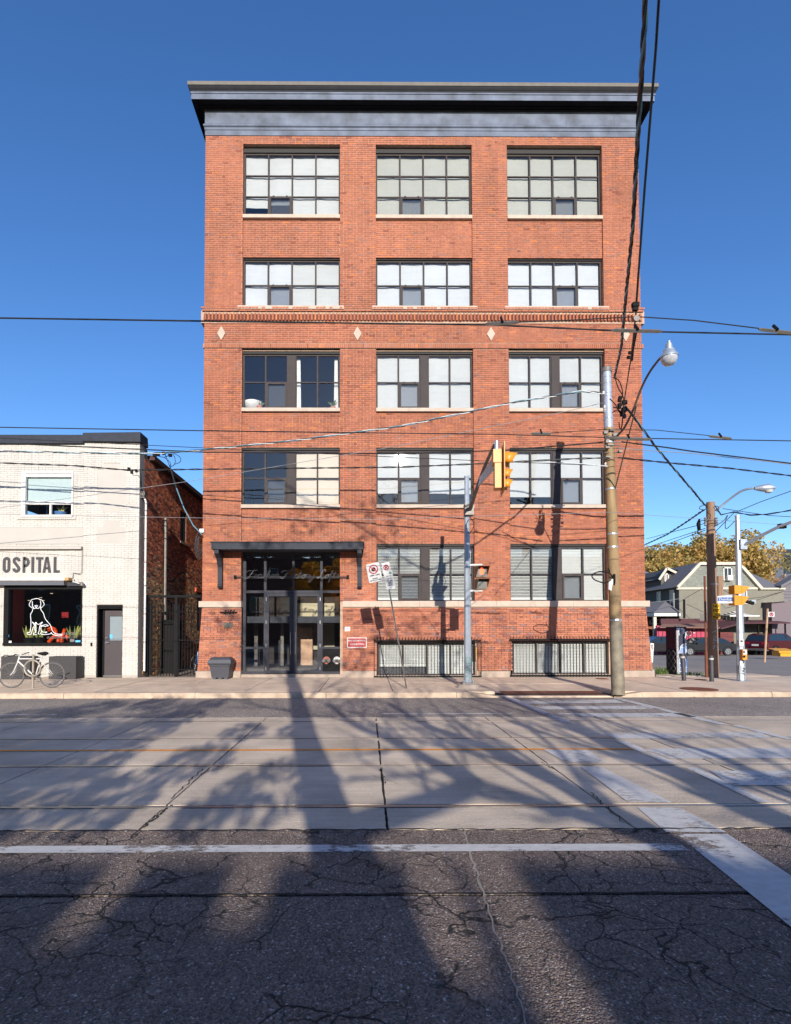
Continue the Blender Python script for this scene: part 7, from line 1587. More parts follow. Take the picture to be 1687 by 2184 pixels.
mb = MB(); bar2(mb, dx0 - .4, dz1 - .45, dxm, dzr - .05, .2, dY - .45, dY - .38); bar2(mb, dxm, dzr - .05, dxm + 1.0, dz1 + .1, .2, dY - .45, dY - .38); mb.box(dx1 - .1, dx1 + 2.1, dY - .42, dY - .3, dz1 - .18, dz1); mb.build('dormer_trim', M_TRIM, hs_)
a_, b_ = A6(272, 390, dY), A6(318, 300, dY); hwin(hs_, a_.x, b_.x, a_.z, b_.z, dY)
# neighbour beyond
nb = thing('neighbour_house', 'dark roofed house partly seen left of the gabled house', 'house', (xL - 3, 62, -.6))
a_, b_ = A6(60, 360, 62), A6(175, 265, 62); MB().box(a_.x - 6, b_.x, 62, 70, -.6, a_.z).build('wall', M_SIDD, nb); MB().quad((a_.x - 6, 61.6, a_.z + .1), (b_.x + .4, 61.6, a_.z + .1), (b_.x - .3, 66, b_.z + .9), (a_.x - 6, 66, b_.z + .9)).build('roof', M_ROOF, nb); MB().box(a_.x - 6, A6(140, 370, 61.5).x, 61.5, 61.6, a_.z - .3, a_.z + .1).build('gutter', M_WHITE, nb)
# garages and carport
GY = 44.2; Gx = lambda cx, Y=GY: A6(cx, 900, Y).x
Gz = lambda cy, Y=GY: A6(700, cy, Y).z
ga = thing('garage_row', 'long low pink red garage with brown shingle canopy behind the parked cars', 'garage', (Gx(600), GY, -.4))
M_PINK = mat('pink red garage paint', rgb(168, 58, 84), .7, var=.12, vs=2); M_DKR = mat('dark maroon board', rgb(74, 40, 46), .8, var=.2)
MB().box(Gx(235), Gx(920), GY + .6, GY + .8, -.6, Gz(880)).build('front_wall', M_PINK, ga)
gm = MB()
for cx in range(250, 920, 48): gm.box(Gx(cx) - .02, Gx(cx) + .02, GY + .56, GY + .6, -.6, Gz(905))
gm.build('batten', mat('darker pink batten', rgb(120, 40, 60), .7), ga)
MB().add([(Gx(200), GY - .3, Gz(897)), (Gx(905), GY - .3, Gz(905)), (Gx(980), GY + 1.4, Gz(852)), (Gx(350), GY + 1.4, Gz(860)), (Gx(200), GY - .3, Gz(905)), (Gx(905), GY - .3, Gz(913))], [(0, 1, 2, 3), (4, 5, 1, 0)]).build('canopy_roof', mat('brown shingle canopy', rgb(128, 96, 84), .9, var=.25, vs=10), ga)
MB().box(Gx(340), Gx(1080), GY + 1.4, GY + 1.6, Gz(862), Gz(800)).build('parapet', M_DKR, ga)
MB().box(Gx(1080), Gx(1625), GY + 3.4, GY + 3.6, -.6, Gz(940)).build('back_wall', mat('carport back wall', rgb(34, 32, 33), .9, var=.25), ga)  # wall tone darkened to stand in for the carport shade
MB().box(Gx(915), Gx(1065), GY + .2, GY + .7, -.6, Gz(955)).build('brick_pier', brick_proc('dark red brick far', rgb(112, 50, 50), rgb(88, 40, 42), rgb(120, 90, 84), bw=.3, rh=.1), ga)
MB().add([(Gx(870), GY - .4, Gz(905)), (Gx(1100), GY - .5, Gz(848)), (Gx(1630), GY - .5, Gz(848)), (Gx(1630), GY + 3.5, Gz(790)), (Gx(900), GY + 3.5, Gz(800)), (Gx(870), GY - .4, Gz(925)), (Gx(1100), GY - .5, Gz(862)), (Gx(1630), GY - .5, Gz(862))], [(0, 1, 2, 3, 4), (5, 6, 1, 0), (6, 7, 2, 1)]).build('carport_roof', M_DKR, ga)
MB().box(Gx(1300), Gx(1312), GY - .2, GY - .1, -.6, Gz(862)).build('carport_post', M_BLACK, ga); MB().box(Gx(1600), Gx(1612), GY - .2, GY - .1, -.6, Gz(862)).build('carport_post', M_BLACK, ga)
for (a_, b_, c_, d_) in ((563, 608, 995, 940), (635, 656, 968, 920)):
    n_ = tag(MB().box(Gx(a_), Gx(b_), GY + .5, GY + .55, Gz(c_), Gz(d_)).build('notice', M_SIGNW), ('large' if a_ < 600 else 'small') + ' white notice on the pink garage wall', 'notice'); MB().disc(((Gx(a_) + Gx(b_)) / 2, GY + .49, (Gz(c_) + Gz(d_)) / 2), .2 if a_ < 600 else .1, GY + .5, 14).build('print', M_DKR, n_)
tag(MB().add([tuple(A6(668, 745, 43)), tuple(A6(760, 747, 43)), tuple(A6(760, 828, 43)), tuple(A6(672, 825, 43)), tuple(A6(668, 745, 43) + Vector((0, .1, 0))), tuple(A6(760, 747, 43) + Vector((0, .1, 0)))], [(3, 2, 1, 0), (0, 1, 5, 4)]).build('roof_panel', M_CAP), 'pale grey panel standing on the garage roof left of the wooden pole', 'panel')
aw2 = thing('scalloped_awning', 'white scalloped awning on the side of the gabled house behind the signal pole', 'awning', tuple(A6(1165, 770, HY - 1)))
mb = MB(); n = 8
for i in range(n):
    xa, xb = A6(1000 + 42 * i, 770, HY - 1.2).x, A6(1000 + 42 * (i + .92), 770, HY - 1.2).x; k_ = min(i, n - 1 - i) / 3.5; zt = A6(1165, 770 - 50 * min(1, k_ + .15), HY).z; mb.add([(xa, HY - 1.2, A6(1165, 770, HY - 1.2).z), (xb, HY - 1.2, A6(1165, 770, HY - 1.2).z), (xb, HY - .05, zt), (xa, HY - .05, zt)], [(0, 1, 2, 3)])
mb.build('awning_strip', M_WHITE, aw2); MB().box(A6(1000, 775, HY - 1.2).x, A6(1335, 775, HY - 1.2).x, HY - 1.25, HY - 1.2, A6(1165, 780, HY - 1.2).z, A6(1165, 766, HY - 1.2).z).build('front_edge', M_WHITE, aw2)
# thin post among the yards
for (cx, y0, y1, lab) in ((496, 800, 590, 'thin dark service mast on the garage roof'), (888, 560, 330, 'short weathered wooden pole behind the street name sign')):
    t = tag(MB().tube([A6(cx, y0, 45), A6(cx - 2, y1, 45)], .09 if cx < 600 else .28, 8).build('mast', M_BLACK if cx < 600 else M_WOOD, smooth=True), lab, 'pole')
wire('thin service wire from the mast to the gabled house', [(d6x(520), d6y(570), 45), (d6x(700), d6y(465), 45.8)], r=.02, ends=False, grp='yard service wires'); wire('thin service wire running left from the mast', [(d6x(80), d6y(625), 40), (d6x(300), d6y(605), 43), (d6x(490), d6y(572), 45)], M_WIREG, r=.02, ends=False, grp='yard service wires'); wire('low service wire from the mast to the right', [(d6x(520), d6y(640), 45), (d6x(800), d6y(770), 44), (d6x(960), d6y(790), 44)], r=.02, ends=False, grp='yard service wires')
wire('service wire sloping over the right side of the gabled house', [(d6x(900), d6y(470), 45), (d6x(1150), d6y(590), 44), (d6x(1370), d6y(560), 45), (d6x(1600), d6y(500), 46)], r=.02, ends=False, grp='yard service wires')
# right hand grey building
GBY = HY + .06; gb = thing('grey_shop_building', 'grey sided low building cut by the right edge', 'building', (Gx(1640, GBY), GBY, -.3)); xg = A6(1613, 900, GBY).x
ge = A6(1640, 452, GBY).z
MB().prism([(xg, -.5), (xg + 14, -.5), (xg + 14, ge + 3.5), (xg + 7, ge + 3.5), (xg, ge)], GBY, GBY + .7).build('wall', mat('grey siding', rgb(106, 100, 104), .8, var=.1, bump=.3, bs=8), gb)
mb = MB(); z_ = A6(1640, 770, GBY).z
while z_ < ge - .2: mb.add([(xg - .02, GBY - .06, z_), (xg + 14, GBY - .06, z_), (xg + 14, GBY - .01, z_ + .24), (xg - .02, GBY - .01, z_ + .24)], [(0, 1, 2, 3)]); z_ += .26
o = mb.build('siding_board', MATS['grey siding'], gb); o['kind'] = 'stuff'
mb = MB(); mb.prism([(xg - .55, ge - .1), (xg + 7, ge + 4.0), (xg + 7, ge + 4.3), (xg - .6, ge + .12)], GBY - .5, GBY + .7); mb.build('roof', M_ROOF, gb)
hwin(gb, A6(1668, 1050, GBY).x, A6(1668, 1050, GBY).x + 1.5, A6(1668, 1045, GBY).z, A6(1668, 880, GBY).z, GBY - .05)
# the long mid grey wall behind carport
MB().box(Hx(1372), Hx(1612), HY - 1.0, HY + .01, -.6, Hz(625)).build('lean_to_wall', mat('mauve grey wall', rgb(112, 100, 104), .85, var=.08), hs_)
MB().quad((Hx(1355), HY - 1.3, Hz(632)), (Hx(1612), HY - 1.3, Hz(605)), (Hx(1612), HY, Hz(600)), (Hx(1355), HY, Hz(625))).build('lean_to_roof', M_TRIM, hs_)
# yellow box
yb_ = thing('grit_box', 'yellow grit box on the far pavement at the right edge', 'box', tuple(A6(1630, 1220, 33))); a_, b_ = A6(1570, 1225, 33), A6(1720, 1165, 33)
MB().box(a_.x, b_.x, 33, 33.7, a_.z, b_.z).build('body', mat('yellow plastic', rgb(214, 150, 24), .5, var=.08), yb_); mb = MB(); mb.add([(A6(1540, 1165, 33).x, 32.9, b_.z), (b_.x + .1, 32.9, b_.z), (b_.x + .1, 33.8, b_.z + .15), (A6(1540, 1165, 33).x, 33.8, b_.z + .15), (A6(1540, 1165, 33).x, 32.9, b_.z - .1), (b_.x + .1, 32.9, b_.z - .1)], [(0, 1, 2, 3), (4, 5, 1, 0)]).build('lid', MATS['yellow plastic'], yb_)
# ---- cars
def car(lab, X, Y, Z, ang, paint, L_=4.6, H_=1.45, W_=1.8, kind='sedan'):
    t = thing('parked_car', lab, 'car', (X, Y, Z), 'cars parked by the garages'); T = Matrix.Translation((X, Y, Z)) @ Matrix.Rotation(ang, 4, 'Z')
    def M_(): m_ = MB(); m_.m = T; return m_
    # x forward, profile in (x, z)
    if kind == 'sedan':
        lower = [(-.5, .28), (-.5, .52), (-.485, .62), (-.44, .66), (-.3, .68), (.2, .67), (.42, .58), (.49, .5), (.5, .3)]
        roof = [(-.40, .67), (-.27, .93), (-.12, 1.0), (.08, .98), (.26, .67)]
    else:
        lower = [(-.5, .25), (-.5, .5), (-.49, .6), (-.47, .64), (-.3, .65), (.25, .62), (.44, .56), (.49, .48), (.5, .25)]
        roof = [(-.475, .63), (-.42, .93), (-.30, 1.0), (.05, .99), (.28, .63)]
    def loft(prof, wds, name, m_, par=t):
        mb = M_(); n = len(prof); vs = []
        for (k_, inset) in wds:
            for (x, z) in prof: vs.append((x * L_ * (1 - abs(inset) * .12), k_ * W_ / 2 * (1), z * H_))
        fs = []
        for j in range(len(wds) - 1):
            for i in range(n): fs.append((j * n + i, j * n + (i + 1) % n, (j + 1) * n + (i + 1) % n, (j + 1) * n + i))
        fs += [tuple(range(n)), tuple(range(len(wds) * n - 1, (len(wds) - 1) * n - 1, -1))]; mb.add(vs, fs); return mb.build(name, m_, par, True)
    body = loft(lower, [(-1, .6), (-.94, 0), (.94, 0), (1, .6)], 'body', paint)
    mb = M_(); n = len(roof); vs = []
    for k_, f_ in ((-1, 1), (1, 1)):
        for (x, z) in roof: up__ = (z - .63) / .37; vs.append((x * L_, k_ * W_ / 2 * (.93 - .2 * up__), z * H_))
    fs = [(i, i + 1, n + i + 1, n + i) for i in range(n - 1)] + [tuple(range(n)), tuple(range(2 * n - 1, n - 1, -1))]; mb.add(vs, fs); cab = mb.build('cabin', paint, t)
    M_CG = mat('car window glass', rgb(30, 40, 46), .08, spec=.9, var=0); cxm = sum(x for x, z in roof) / n; czm = sum(z for x, z in roof) / n
    for k_ in (-1, 1):
        g1 = []
        for (x, z) in roof: x2, z2 = cxm + (x - cxm) * .86, czm + (z - czm) * .78; up__ = (z2 - .63) / .37; g1.append((x2 * L_, k_ * (W_ / 2 * (.93 - .2 * up__) + .006), z2 * H_))
        mb = M_(); mb.add(g1, [tuple(range(n))]); mb.build('side_glass', M_CG, cab)
        mb = M_(); mb.cbox((.02 * L_, k_ * (W_ / 2 * .86 + .012), .8 * H_), .06, .012, .3 * H_); mb.build('pillar', paint, cab)
    for (i0, nm_) in ((0, 'rear_glass'), (n - 2, 'windscreen')):
        (xa, za), (xb, zb) = roof[i0], roof[i0 + 1]; mb = M_(); Q_ = []
        for (f_, k_) in ((.1, -1), (.1, 1), (.9, 1), (.9, -1)): x, z = xa + (xb - xa) * f_, za + (zb - za) * f_; up__ = (z - .63) / .37; nx = -.012 if i0 == 0 else .012; Q_.append((x * L_ + nx, k_ * W_ / 2 * (.85 - .2 * up__), z * H_ + .01))
        mb.add(Q_, [(0, 1, 2, 3)]); mb.build(nm_, M_CG, cab)
    rw = .33 if kind == 'sedan' else .37
    for (x, s_) in ((-.31, -1), (-.31, 1), (.31, -1), (.31, 1)):
        mb = M_(); mb.cyl((x * L_, s_ * (W_ / 2 - .19), rw), (x * L_, s_ * (W_ / 2 + .015), rw), rw, n=24); w_ = mb.build('wheel', mat('car tyre', rgb(26, 26, 28), .8), t, True)
        mb = M_(); mb.cyl((x * L_, s_ * (W_ / 2 + .012), rw), (x * L_, s_ * (W_ / 2 + .022), rw), rw * .66, n=20); rm = mb.build('rim', M_CHROME, w_); 
        mb = M_()
        for a in range(5): aa = 2 * math.pi * a / 5 + .3; mb.cyl((x * L_ + rw * .36 * math.cos(aa), s_ * (W_ / 2 + .02), rw + rw * .36 * math.sin(aa)), (x * L_ + rw * .36 * math.cos(aa), s_ * (W_ / 2 + .026), rw + rw * .36 * math.sin(aa)), rw * .13, n=6)
        mb.build('rim_opening', M_BLACK, w_)
        mb = M_(); mb.tube([(x * L_ + (rw + .05) * math.cos(a), s_ * (W_ / 2 + .002), rw + (rw + .05) * math.sin(a)) for a in [math.pi * i / 12 for i in range(13)]], .03, 5); mb.build('wheel_arch', M_BLACK if kind != 'sedan' else paint, body)
    for s_ in (-1, 1):
        mb = M_(); mb.cbox((-.497 * L_, s_ * W_ * .36, .56 * H_), .06, .42, .14); mb.build('tail_light', M_RED, t); mb = M_(); mb.cbox((.47 * L_, s_ * W_ * .37, .47 * H_), .16, .36, .12); mb.build('headlight', M_WHITE, t)
        mb = M_(); mb.cbox((.2 * L_, s_ * (W_ / 2 + .08), .68 * H_), .12, .16, .12); mb.build('mirror', paint, t)
        mb = M_(); mb.box(-.30 * L_, .30 * L_, s_ * (W_ / 2 + .0) - .008, s_ * (W_ / 2) + .008, .2 * H_, .26 * H_); mb.build('sill_trim', M_BLACK, body)
    mb = M_(); mb.cbox((-.503 * L_, 0, .47 * H_), .02, .5, .14); mb.build('licence_plate', M_WHITE, t); mb = M_(); mb.box(-.51 * L_, -.46 * L_, -W_ * .46, W_ * .46, .22 * H_, .32 * H_); mb.build('bumper', M_CHROME if kind == 'suv' else M_BLACK, t)
    return t
def carpaint(name, c): return mat(name, c, .22, .3, var=.02, spec=.8)
c_ = A6(640, 1200, 41.5); car('dark grey sedan between the painted cabinet and the wooden pole', A6(690, 1100, 41.8).x, 41.8, gg(41.5) + .0, R(180), carpaint('dark grey car paint', rgb(46, 48, 52)), 4.7, 1.42)
car('dark grey hatchback with red tail lights beside the loft building corner', A6(190, 1100, 43).x - .25, 42.4, gg(42) - .0, R(180), carpaint('charcoal car paint', rgb(46, 44, 46)), 4.2, 1.5, kind='suv')
car('dark red sport utility car parked under the carport', A6(1400, 1100, 42.4).x + .9, 42.6, gg(42) - .0, R(22), carpaint('shade toned red car paint', rgb(78, 12, 22)), 4.8, 1.72, 1.9, kind='suv')  # paint darkened to put the carport shade into its colour
# far buildings
b1 = thing('far_brick_tower', 'small brown brick block rising behind the autumn trees', 'building', tuple(A6(1265, 100, 120))); a_, b_ = A6(1195, 100, 120), A6(1337, 12, 120); MB().box(a_.x, b_.x, 120, 130, -1, b_.z).build('wall', brick_proc('far brown brick', rgb(170, 120, 98), rgb(150, 104, 86), rgb(170, 140, 120), bw=.6, rh=.25), b1); MB().box(a_.x - .2, b_.x + .2, 119.7, 130, b_.z, b_.z + .4).build('coping', M_CAP, b1)
b2 = thing('far_grey_building', 'dark blue grey modern building at the right behind the trees', 'building', tuple(A6(1600, 100, 100))); a_, b_ = A6(1392, 200, 100), A6(1900, 30, 100); MB().box(a_.x, b_.x, 100, 112, -1, b_.z).build('wall', mat('blue grey cladding', rgb(70, 78, 92), .6, var=.06), b2)
MB().box(a_.x - .1, b_.x, 99.8, 100, b_.z - .5, b_.z).build('parapet', M_DARKM, b2); mb = MB()
for i in range(7): mb.box(a_.x + .4 + i * 1.6, a_.x + .44 + i * 1.6, 99.95, 100, -1, b_.z - .6)
mb.build('panel_joint', M_BLACK, b2); MB().box(A6(1605, 120, 100).x, b_.x, 99.9, 100, A6(1605, 300, 100).z, A6(1605, 60, 100).z).build('window_band', mat('dark far pane'), b2)

# ---------------------------------------------------------------- trees
def leafmesh(name, centres, radii, n, size, cols, seed, material, parent, squash=.8, flat=.4):
    rs = np.random.RandomState(seed); C_ = np.array(centres); Rr = np.array(radii); k = rs.choice(len(C_), n, p=Rr ** 2.2 / (Rr ** 2.2).sum())
    d = rs.normal(size=(n, 3)); d /= np.linalg.norm(d, axis=1)[:, None]; rad = Rr[k] * rs.uniform(.25, 1, n) ** .5
    P_ = C_[k] + d * rad[:, None] * np.array([1, 1, squash]); u = rs.normal(size=(n, 3)); u /= np.linalg.norm(u, axis=1)[:, None]; v = np.cross(u, rs.normal(size=(n, 3))); v /= np.linalg.norm(v, axis=1)[:, None]
    s_ = size * rs.uniform(.6, 1.3, n)[:, None]; V = np.stack([P_ - u * s_, P_ - v * s_ * .55, P_ + u * s_, P_ + v * s_ * .55], 1).reshape(-1, 3)
    me = bpy.data.meshes.new(name); me.vertices.add(len(V)); me.vertices.foreach_set('co', V.ravel()); me.loops.add(n * 4); me.loops.foreach_set('vertex_index', np.arange(n * 4)); me.polygons.add(n)
    me.polygons.foreach_set('loop_start', np.arange(0, n * 4, 4)); me.materials.append(material)
    clump = rs.randint(0, len(cols), len(C_)); ci = np.where(rs.rand(n) < .55, clump[k], rs.randint(0, len(cols), n)); cc = np.array([(*c, 1) for c in cols], dtype=np.float32)[ci]; cc[:, :3] *= rs.uniform(.75, 1.2, n)[:, None]
    me.update(calc_edges=True); ca = me.color_attributes.new('Col', 'FLOAT_COLOR', 'CORNER'); ca.data.foreach_set('color', np.repeat(cc, 4, axis=0).astype(np.float32).ravel()); me.validate()
    return link(name, me, parent)
def leafmat(name):
    m = mat(name, attr=True, rough=.6, var=.1); nt_ = m.node_tree; b = nt_.nodes['Principled BSDF']; 
    o = nt_.nodes['Material Output']; tr_ = nt_.nodes.new('ShaderNodeBsdfTranslucent'); mx = nt_.nodes.new('ShaderNodeMixShader'); mx.inputs[0].default_value = .5
    src = b.inputs['Base Color'].links[0].from_socket; nt_.links.new(src, tr_.inputs[0]); nt_.links.new(b.outputs[0], mx.inputs[1]); nt_.links.new(tr_.outputs[0], mx.inputs[2]); nt_.links.new(mx.outputs[0], o.inputs[0]); return m
M_LEAF = leafmat('autumn leaf'); M_BARK = mat('grey brown bark', rgb(104, 88, 74), .9, var=.3, vs=8, bump=.6, bs=20, stretch=(3, 3, .7)); M_BIRCH = mat('pale bark', rgb(190, 178, 165), .8, var=.2, vs=8)
def branchy(mb, p, d, r, L_, depth, q_, tips, spread=.55, minr=.01, up_=.15):
    n = 4; P_ = [p]; dd = d.copy()
    for i in range(n): dd = (dd + Vector((q_.uniform(-.18, .18), q_.uniform(-.18, .18), q_.uniform(-.05, up_)))).normalized(); P_.append(P_[-1] + dd * L_ / n)
    mb.tube(P_, [max(minr, r * (1 - .45 * i / n)) for i in range(n + 1)], 6 if r > .04 else 4, caps=False); tips.append(P_[-1])
    if depth > 0:
        for j in range(q_.choice((2, 3, 3))):
            k_ = q_.randrange(1, n + 1); a = q_.uniform(0, 6.28); s_ = spread * q_.uniform(.7, 1.3); o_ = dd.orthogonal().normalized(); o_.rotate(Matrix.Rotation(a, 3, dd)); branchy(mb, P_[k_], (dd * math.cos(s_) + o_ * math.sin(s_)).normalized(), r * .55, L_ * q_.uniform(.6, .8), depth - 1, q_, tips, spread, minr, up_)
def tree(lab, X, Y, Z, h, cr, n, size, cols, seed, bark=M_BARK, depth=3, name='autumn_tree', dens=1.0, group=None, squash=.8):
    q_ = random.Random(seed); t = thing(name, lab, 'tree', (X, Y, Z), group); mb = MB(); tips = []
    mb.tube([(X, Y, Z), (X + q_.uniform(-.2, .2), Y, Z + h * .2), (X + q_.uniform(-.3, .3), Y, Z + h * .38)], [h * .022, h * .018, h * .015], 8)
    for j in range(6): a = 6.28 * j / 6 + q_.uniform(-.3, .3); branchy(mb, Vector((X, Y, Z + h * q_.uniform(.28, .38))), Vector((math.cos(a) * .7, math.sin(a) * .7, 1)).normalized(), h * .010, h * .28, depth, q_, tips, minr=.012)
    mb.build('trunk', bark, t)
    cs = [tuple(p) for p in tips]; q_.shuffle(cs); cs = cs[:int(60 * dens) + 8]; leafmesh('crown', cs, [cr * q_.uniform(.7, 1.3) for _ in cs], n, size, cols, seed, M_LEAF, t, squash); return t
GOLD = [rgb(206, 176, 100), rgb(184, 156, 86), rgb(220, 186, 116), rgb(164, 146, 80), rgb(150, 138, 78), rgb(206, 162, 96)]
RUSTY = [rgb(196, 136, 84), rgb(180, 118, 72), rgb(205, 160, 110), rgb(160, 110, 70)]
px_ = lambda px, Y: at(px, 1300, Y).x
tree('tall golden tree behind the gabled house, nearest the loft building', px_(1405, 72), 72, -.8, 14.2, 1.5, 11000, .22, GOLD, 3, group='autumn trees behind the house')
tree('tall golden tree rising just left of the wooden pole top', px_(1475, 76), 76, -.8, 16.6, 1.6, 13000, .22, GOLD, 5, group='autumn trees behind the house')
tree('tallest golden tree standing between the wooden pole and the signal pole', px_(1545, 74), 74, -.8, 17.2, 1.7, 14000, .22, GOLD, 8, group='autumn trees behind the house')
tree('rust coloured tree right of the signal pole', px_(1610, 78), 78, -.8, 12.2, 1.4, 6000, .2, RUSTY, 12, bark=M_BIRCH, group='autumn trees behind the house')
tree('thin pale branched tree with rusty leaves in front of the dark far building', px_(1655, 82), 82, -.8, 10.6, 1.1, 2400, .18, RUSTY, 15, bark=M_BIRCH, group='autumn trees behind the house')
tree('small rusty tree at the right edge in front of the dark far building', px_(1695, 84), 84, -.8, 11, 1.2, 2800, .18, RUSTY, 19, bark=M_BIRCH, group='autumn trees behind the house')
tree('golden tree partly hidden by the right edge of the loft building', px_(1365, 80), 80, -.8, 13.5, 1.6, 9000, .22, GOLD, 23, group='autumn trees behind the house')
# wires from the wooden pole
twisted('heavy cable running from the wooden pole back behind the loft building', [(c8x(925), c8y(375), 17.0), (c8x(760), c8y(490), 20), (c8x(590), c8y(600), 23), (c8x(405), c8y(685), 27), (c8x(330), c8y(715), 30)], [M_WIRE, M_WIREB], .018, .02, 1.2, False)
for k_, (y0, y1) in enumerate(((500, 638), (545, 715), (560, 752))): wire('thin wire fanning from the wooden pole towards the trees, %s of three' % ('highest', 'middle', 'lowest')[k_], [(c8x(930), c8y(y0), 17.1), (c8x(410), c8y(y1), 30)], r=.012, ends=False, grp='wires fanning back from the wooden pole')
twisted('thick twisted cable sagging from the wooden pole to the right edge', [(c8x(1015), c8y(345), 17.1), (c8x(1070), c8y(425), 17), (c8x(1180), c8y(400), 16.8), (c8x(1330), c8y(428), 16.4), (c8x(1480), c8y(420), 16), (c8x(1687), c8y(385), 15.5)], [M_WIRE, M_WIRE], .012, .014, 1, 'r')
wire('wire rising from the wooden pole to the upper right', [(c8x(1020), c8y(575), 17.1), (c8x(1180), c8y(410), 17), (c8x(1420), c8y(310), 16.5), (c8x(1687), c8y(215), 16)], r=.012, ends='r'); wire('wire falling right from the wooden pole behind the signal arm', [(c8x(1085), c8y(370), 17.1), (c8x(1350), c8y(410), 17.3), (c8x(1500), c8y(432), 17.5), (c8x(1687), c8y(442), 18)], r=.010, ends='r')
fu = thing('fuse_cutout', 'black fuse cutout with pale insulators on the wooden pole', 'fuse', tuple(A8(880, 520, 17.0))); MB().tube([A8(880, 460, 17), A8(870, 500, 17), A8(876, 560, 17)], [.025, .06, .05], 8).tube(spline([A8(865, 565, 17), A8(870, 595, 17), A8(945, 605, 17)], 5), .016, 5).build('body', M_BLACK, fu)
mb = MB()
for cx in (932, 1030):
    c_ = A8(cx, 485, 17.0); mb.lathe([(.02, -.14), (.05, -.12), (.025, -.08), (.05, -.04), (.025, 0), (.05, .04), (.025, .08), (.05, .12), (.02, .14)], tuple(c_), 10)
mb.build('insulator', M_GALV, fu, True)
mb = MB(); q1 = random.Random(3)
for st in ([(925, 385), (880, 372), (890, 350), (912, 345)], [(930, 330), (950, 400), (975, 430), (960, 480)], [(1015, 345), (1050, 360), (1040, 400)], [(1125, 430), (1100, 470), (1060, 500), (1020, 520)], [(1130, 430), (1110, 480), (1115, 550), (1190, 480)], [(890, 480), (940, 470)], [(946, 600), (940, 700), (950, 850), (930, 800)]): mb.tube(spline([A8(x, y, 16.95) for x, y in st], 4), .012, 5)
tag(mb.build('loose_cables', M_WIRE, smooth=True), 'loose black cable loops around the top of the wooden pole', 'cable')

# ---------------------------------------------------------------- across the street, behind the viewpoint (casts the shade, shows in the glass)
TS = math.tan(SUN_EL)
def occ(px, py, Yo, Z0=0.0):
    """the place, on the plane at depth Yo, that throws its shadow on ground point (px, py)"""
    g_ = atz(px, py, Z0); return Vector((g_.x - SUN_AX * (g_.y - Yo), Yo, Z0 + TS * math.hypot(1, SUN_AX) * (g_.y - Yo)))
YT = -6.0
st = thing('street_tree', 'leaning honey locust with thick bare limbs across the street', 'tree', (2.0, YT, 0))
mb = MB(); tips = []; qt = random.Random(31)
def limb(pts, r0, r1, Yo=YT, sub=True, dn=2, sl=1.6):
    P_ = [Vector(p) for p in pts]; S_ = spline(P_, 5); n = len(S_); mb.tube(S_, [r0 + (r1 - r0) * i / (n - 1) for i in range(n)], 9, caps=False)
    if sub:
        for i in range(3, n, 2):
            dd = (S_[min(i + 1, n - 1)] - S_[i - 1]).normalized(); o_ = dd.orthogonal().normalized(); o_.rotate(Matrix.Rotation(qt.uniform(0, 6.28), 3, dd)); rr_ = (r0 + (r1 - r0) * i / (n - 1)); branchy(mb, S_[i], (dd * .6 + o_ * .8).normalized(), min(.07, rr_ * .32), sl * qt.uniform(.6, 1.1), dn, qt, tips, .6, .006)
# main leaning trunk whose shade crosses the tracks to the entrance
T0 = [Vector((1.6, YT, 0)), Vector((1.0, YT, 2.0))] + [occ(x, y, YT) for x, y in ((712, 1775), (675, 1650), (655, 1590), (640, 1520), (630, 1470))]
top = occ(626, 1445, YT); wall = Vector((at(620, 1200, Y0).x - SUN_AX * (Y0 - YT), YT, at(620, 1200, Y0).z + TS * (Y0 - YT))); T0 += [top, wall]
limb(T0, .24, .17, sub=False); tips2 = []
S_ = spline(T0, 5)
for i in range(len(S_) - 16, len(S_), 2):
    branchy(mb, S_[i], Vector((qt.uniform(-1, 1), qt.uniform(-.6, .6), .5)).normalized(), .035, 1.7, 3, qt, tips, .6, .006)
# boughs leaning right whose shade fans over the right of the road
limb([T0[2], occ(1006, 1672, YT - .3), occ(925, 1627, YT - .3), occ(830, 1575, YT - .4), occ(758, 1546, YT - .5), occ(700, 1500, YT - .6)], .12, .06)
limb([Vector((3.4, YT - .5, 1.4)), occ(1450, 1815, YT - .5), occ(1340, 1753, YT - .5), occ(1230, 1690, YT - .5), occ(1120, 1632, YT - .4), occ(1000, 1580, YT - .3), occ(905, 1545, YT - .2), occ(830, 1500, YT - .2)], .19, .07)
limb([Vector((4.6, YT - 1, 0)), Vector((4.5, YT - 1, 2)), occ(1687, 1760, YT - 1), occ(1480, 1660, YT - 1), occ(1310, 1590, YT - 1), occ(1180, 1530, YT - 1), occ(1080, 1490, YT - 1), occ(1020, 1468, YT - 1)], .24, .10, dn=2)
limb([occ(1687, 1700, YT - .8), occ(1560, 1625, YT - .8), occ(1400, 1570, YT - .8), occ(1240, 1520, YT - .8), occ(1130, 1487, YT - .8)], .09, .04)
mb.build('trunk', M_BARK, st)
LG = [rgb(226, 160, 40), rgb(214, 140, 26), rgb(230, 180, 60), rgb(196, 132, 30)]
cen = []; 
for (x, y, s_) in ((60, 1560, .7), (170, 1620, .7), (300, 1560, .6), (420, 1620, .5), (240, 1700, .5), (100, 1700, .6), (380, 1530, .5), (520, 1560, .4), (500, 1690, .35), (600, 1640, .3), (560, 1725, .25), (330, 1500, .5), (200, 1510, .6), (620, 1560, .28), (640, 1700, .22), (690, 1660, .2), (450, 1500, .4), (430, 1740, .3), (20, 1640, .6), (-100, 1580, .9), (-160, 1700, .9)):
    c_ = occ(x, y, YT + qt.uniform(-1.0, 1.0)); cen.append((tuple(c_), s_ * .95))
leafmesh('crown', [c for c, _ in cen], [r for _, r in cen], 9500, .06, LG, 44, M_LEAF, st, .7)
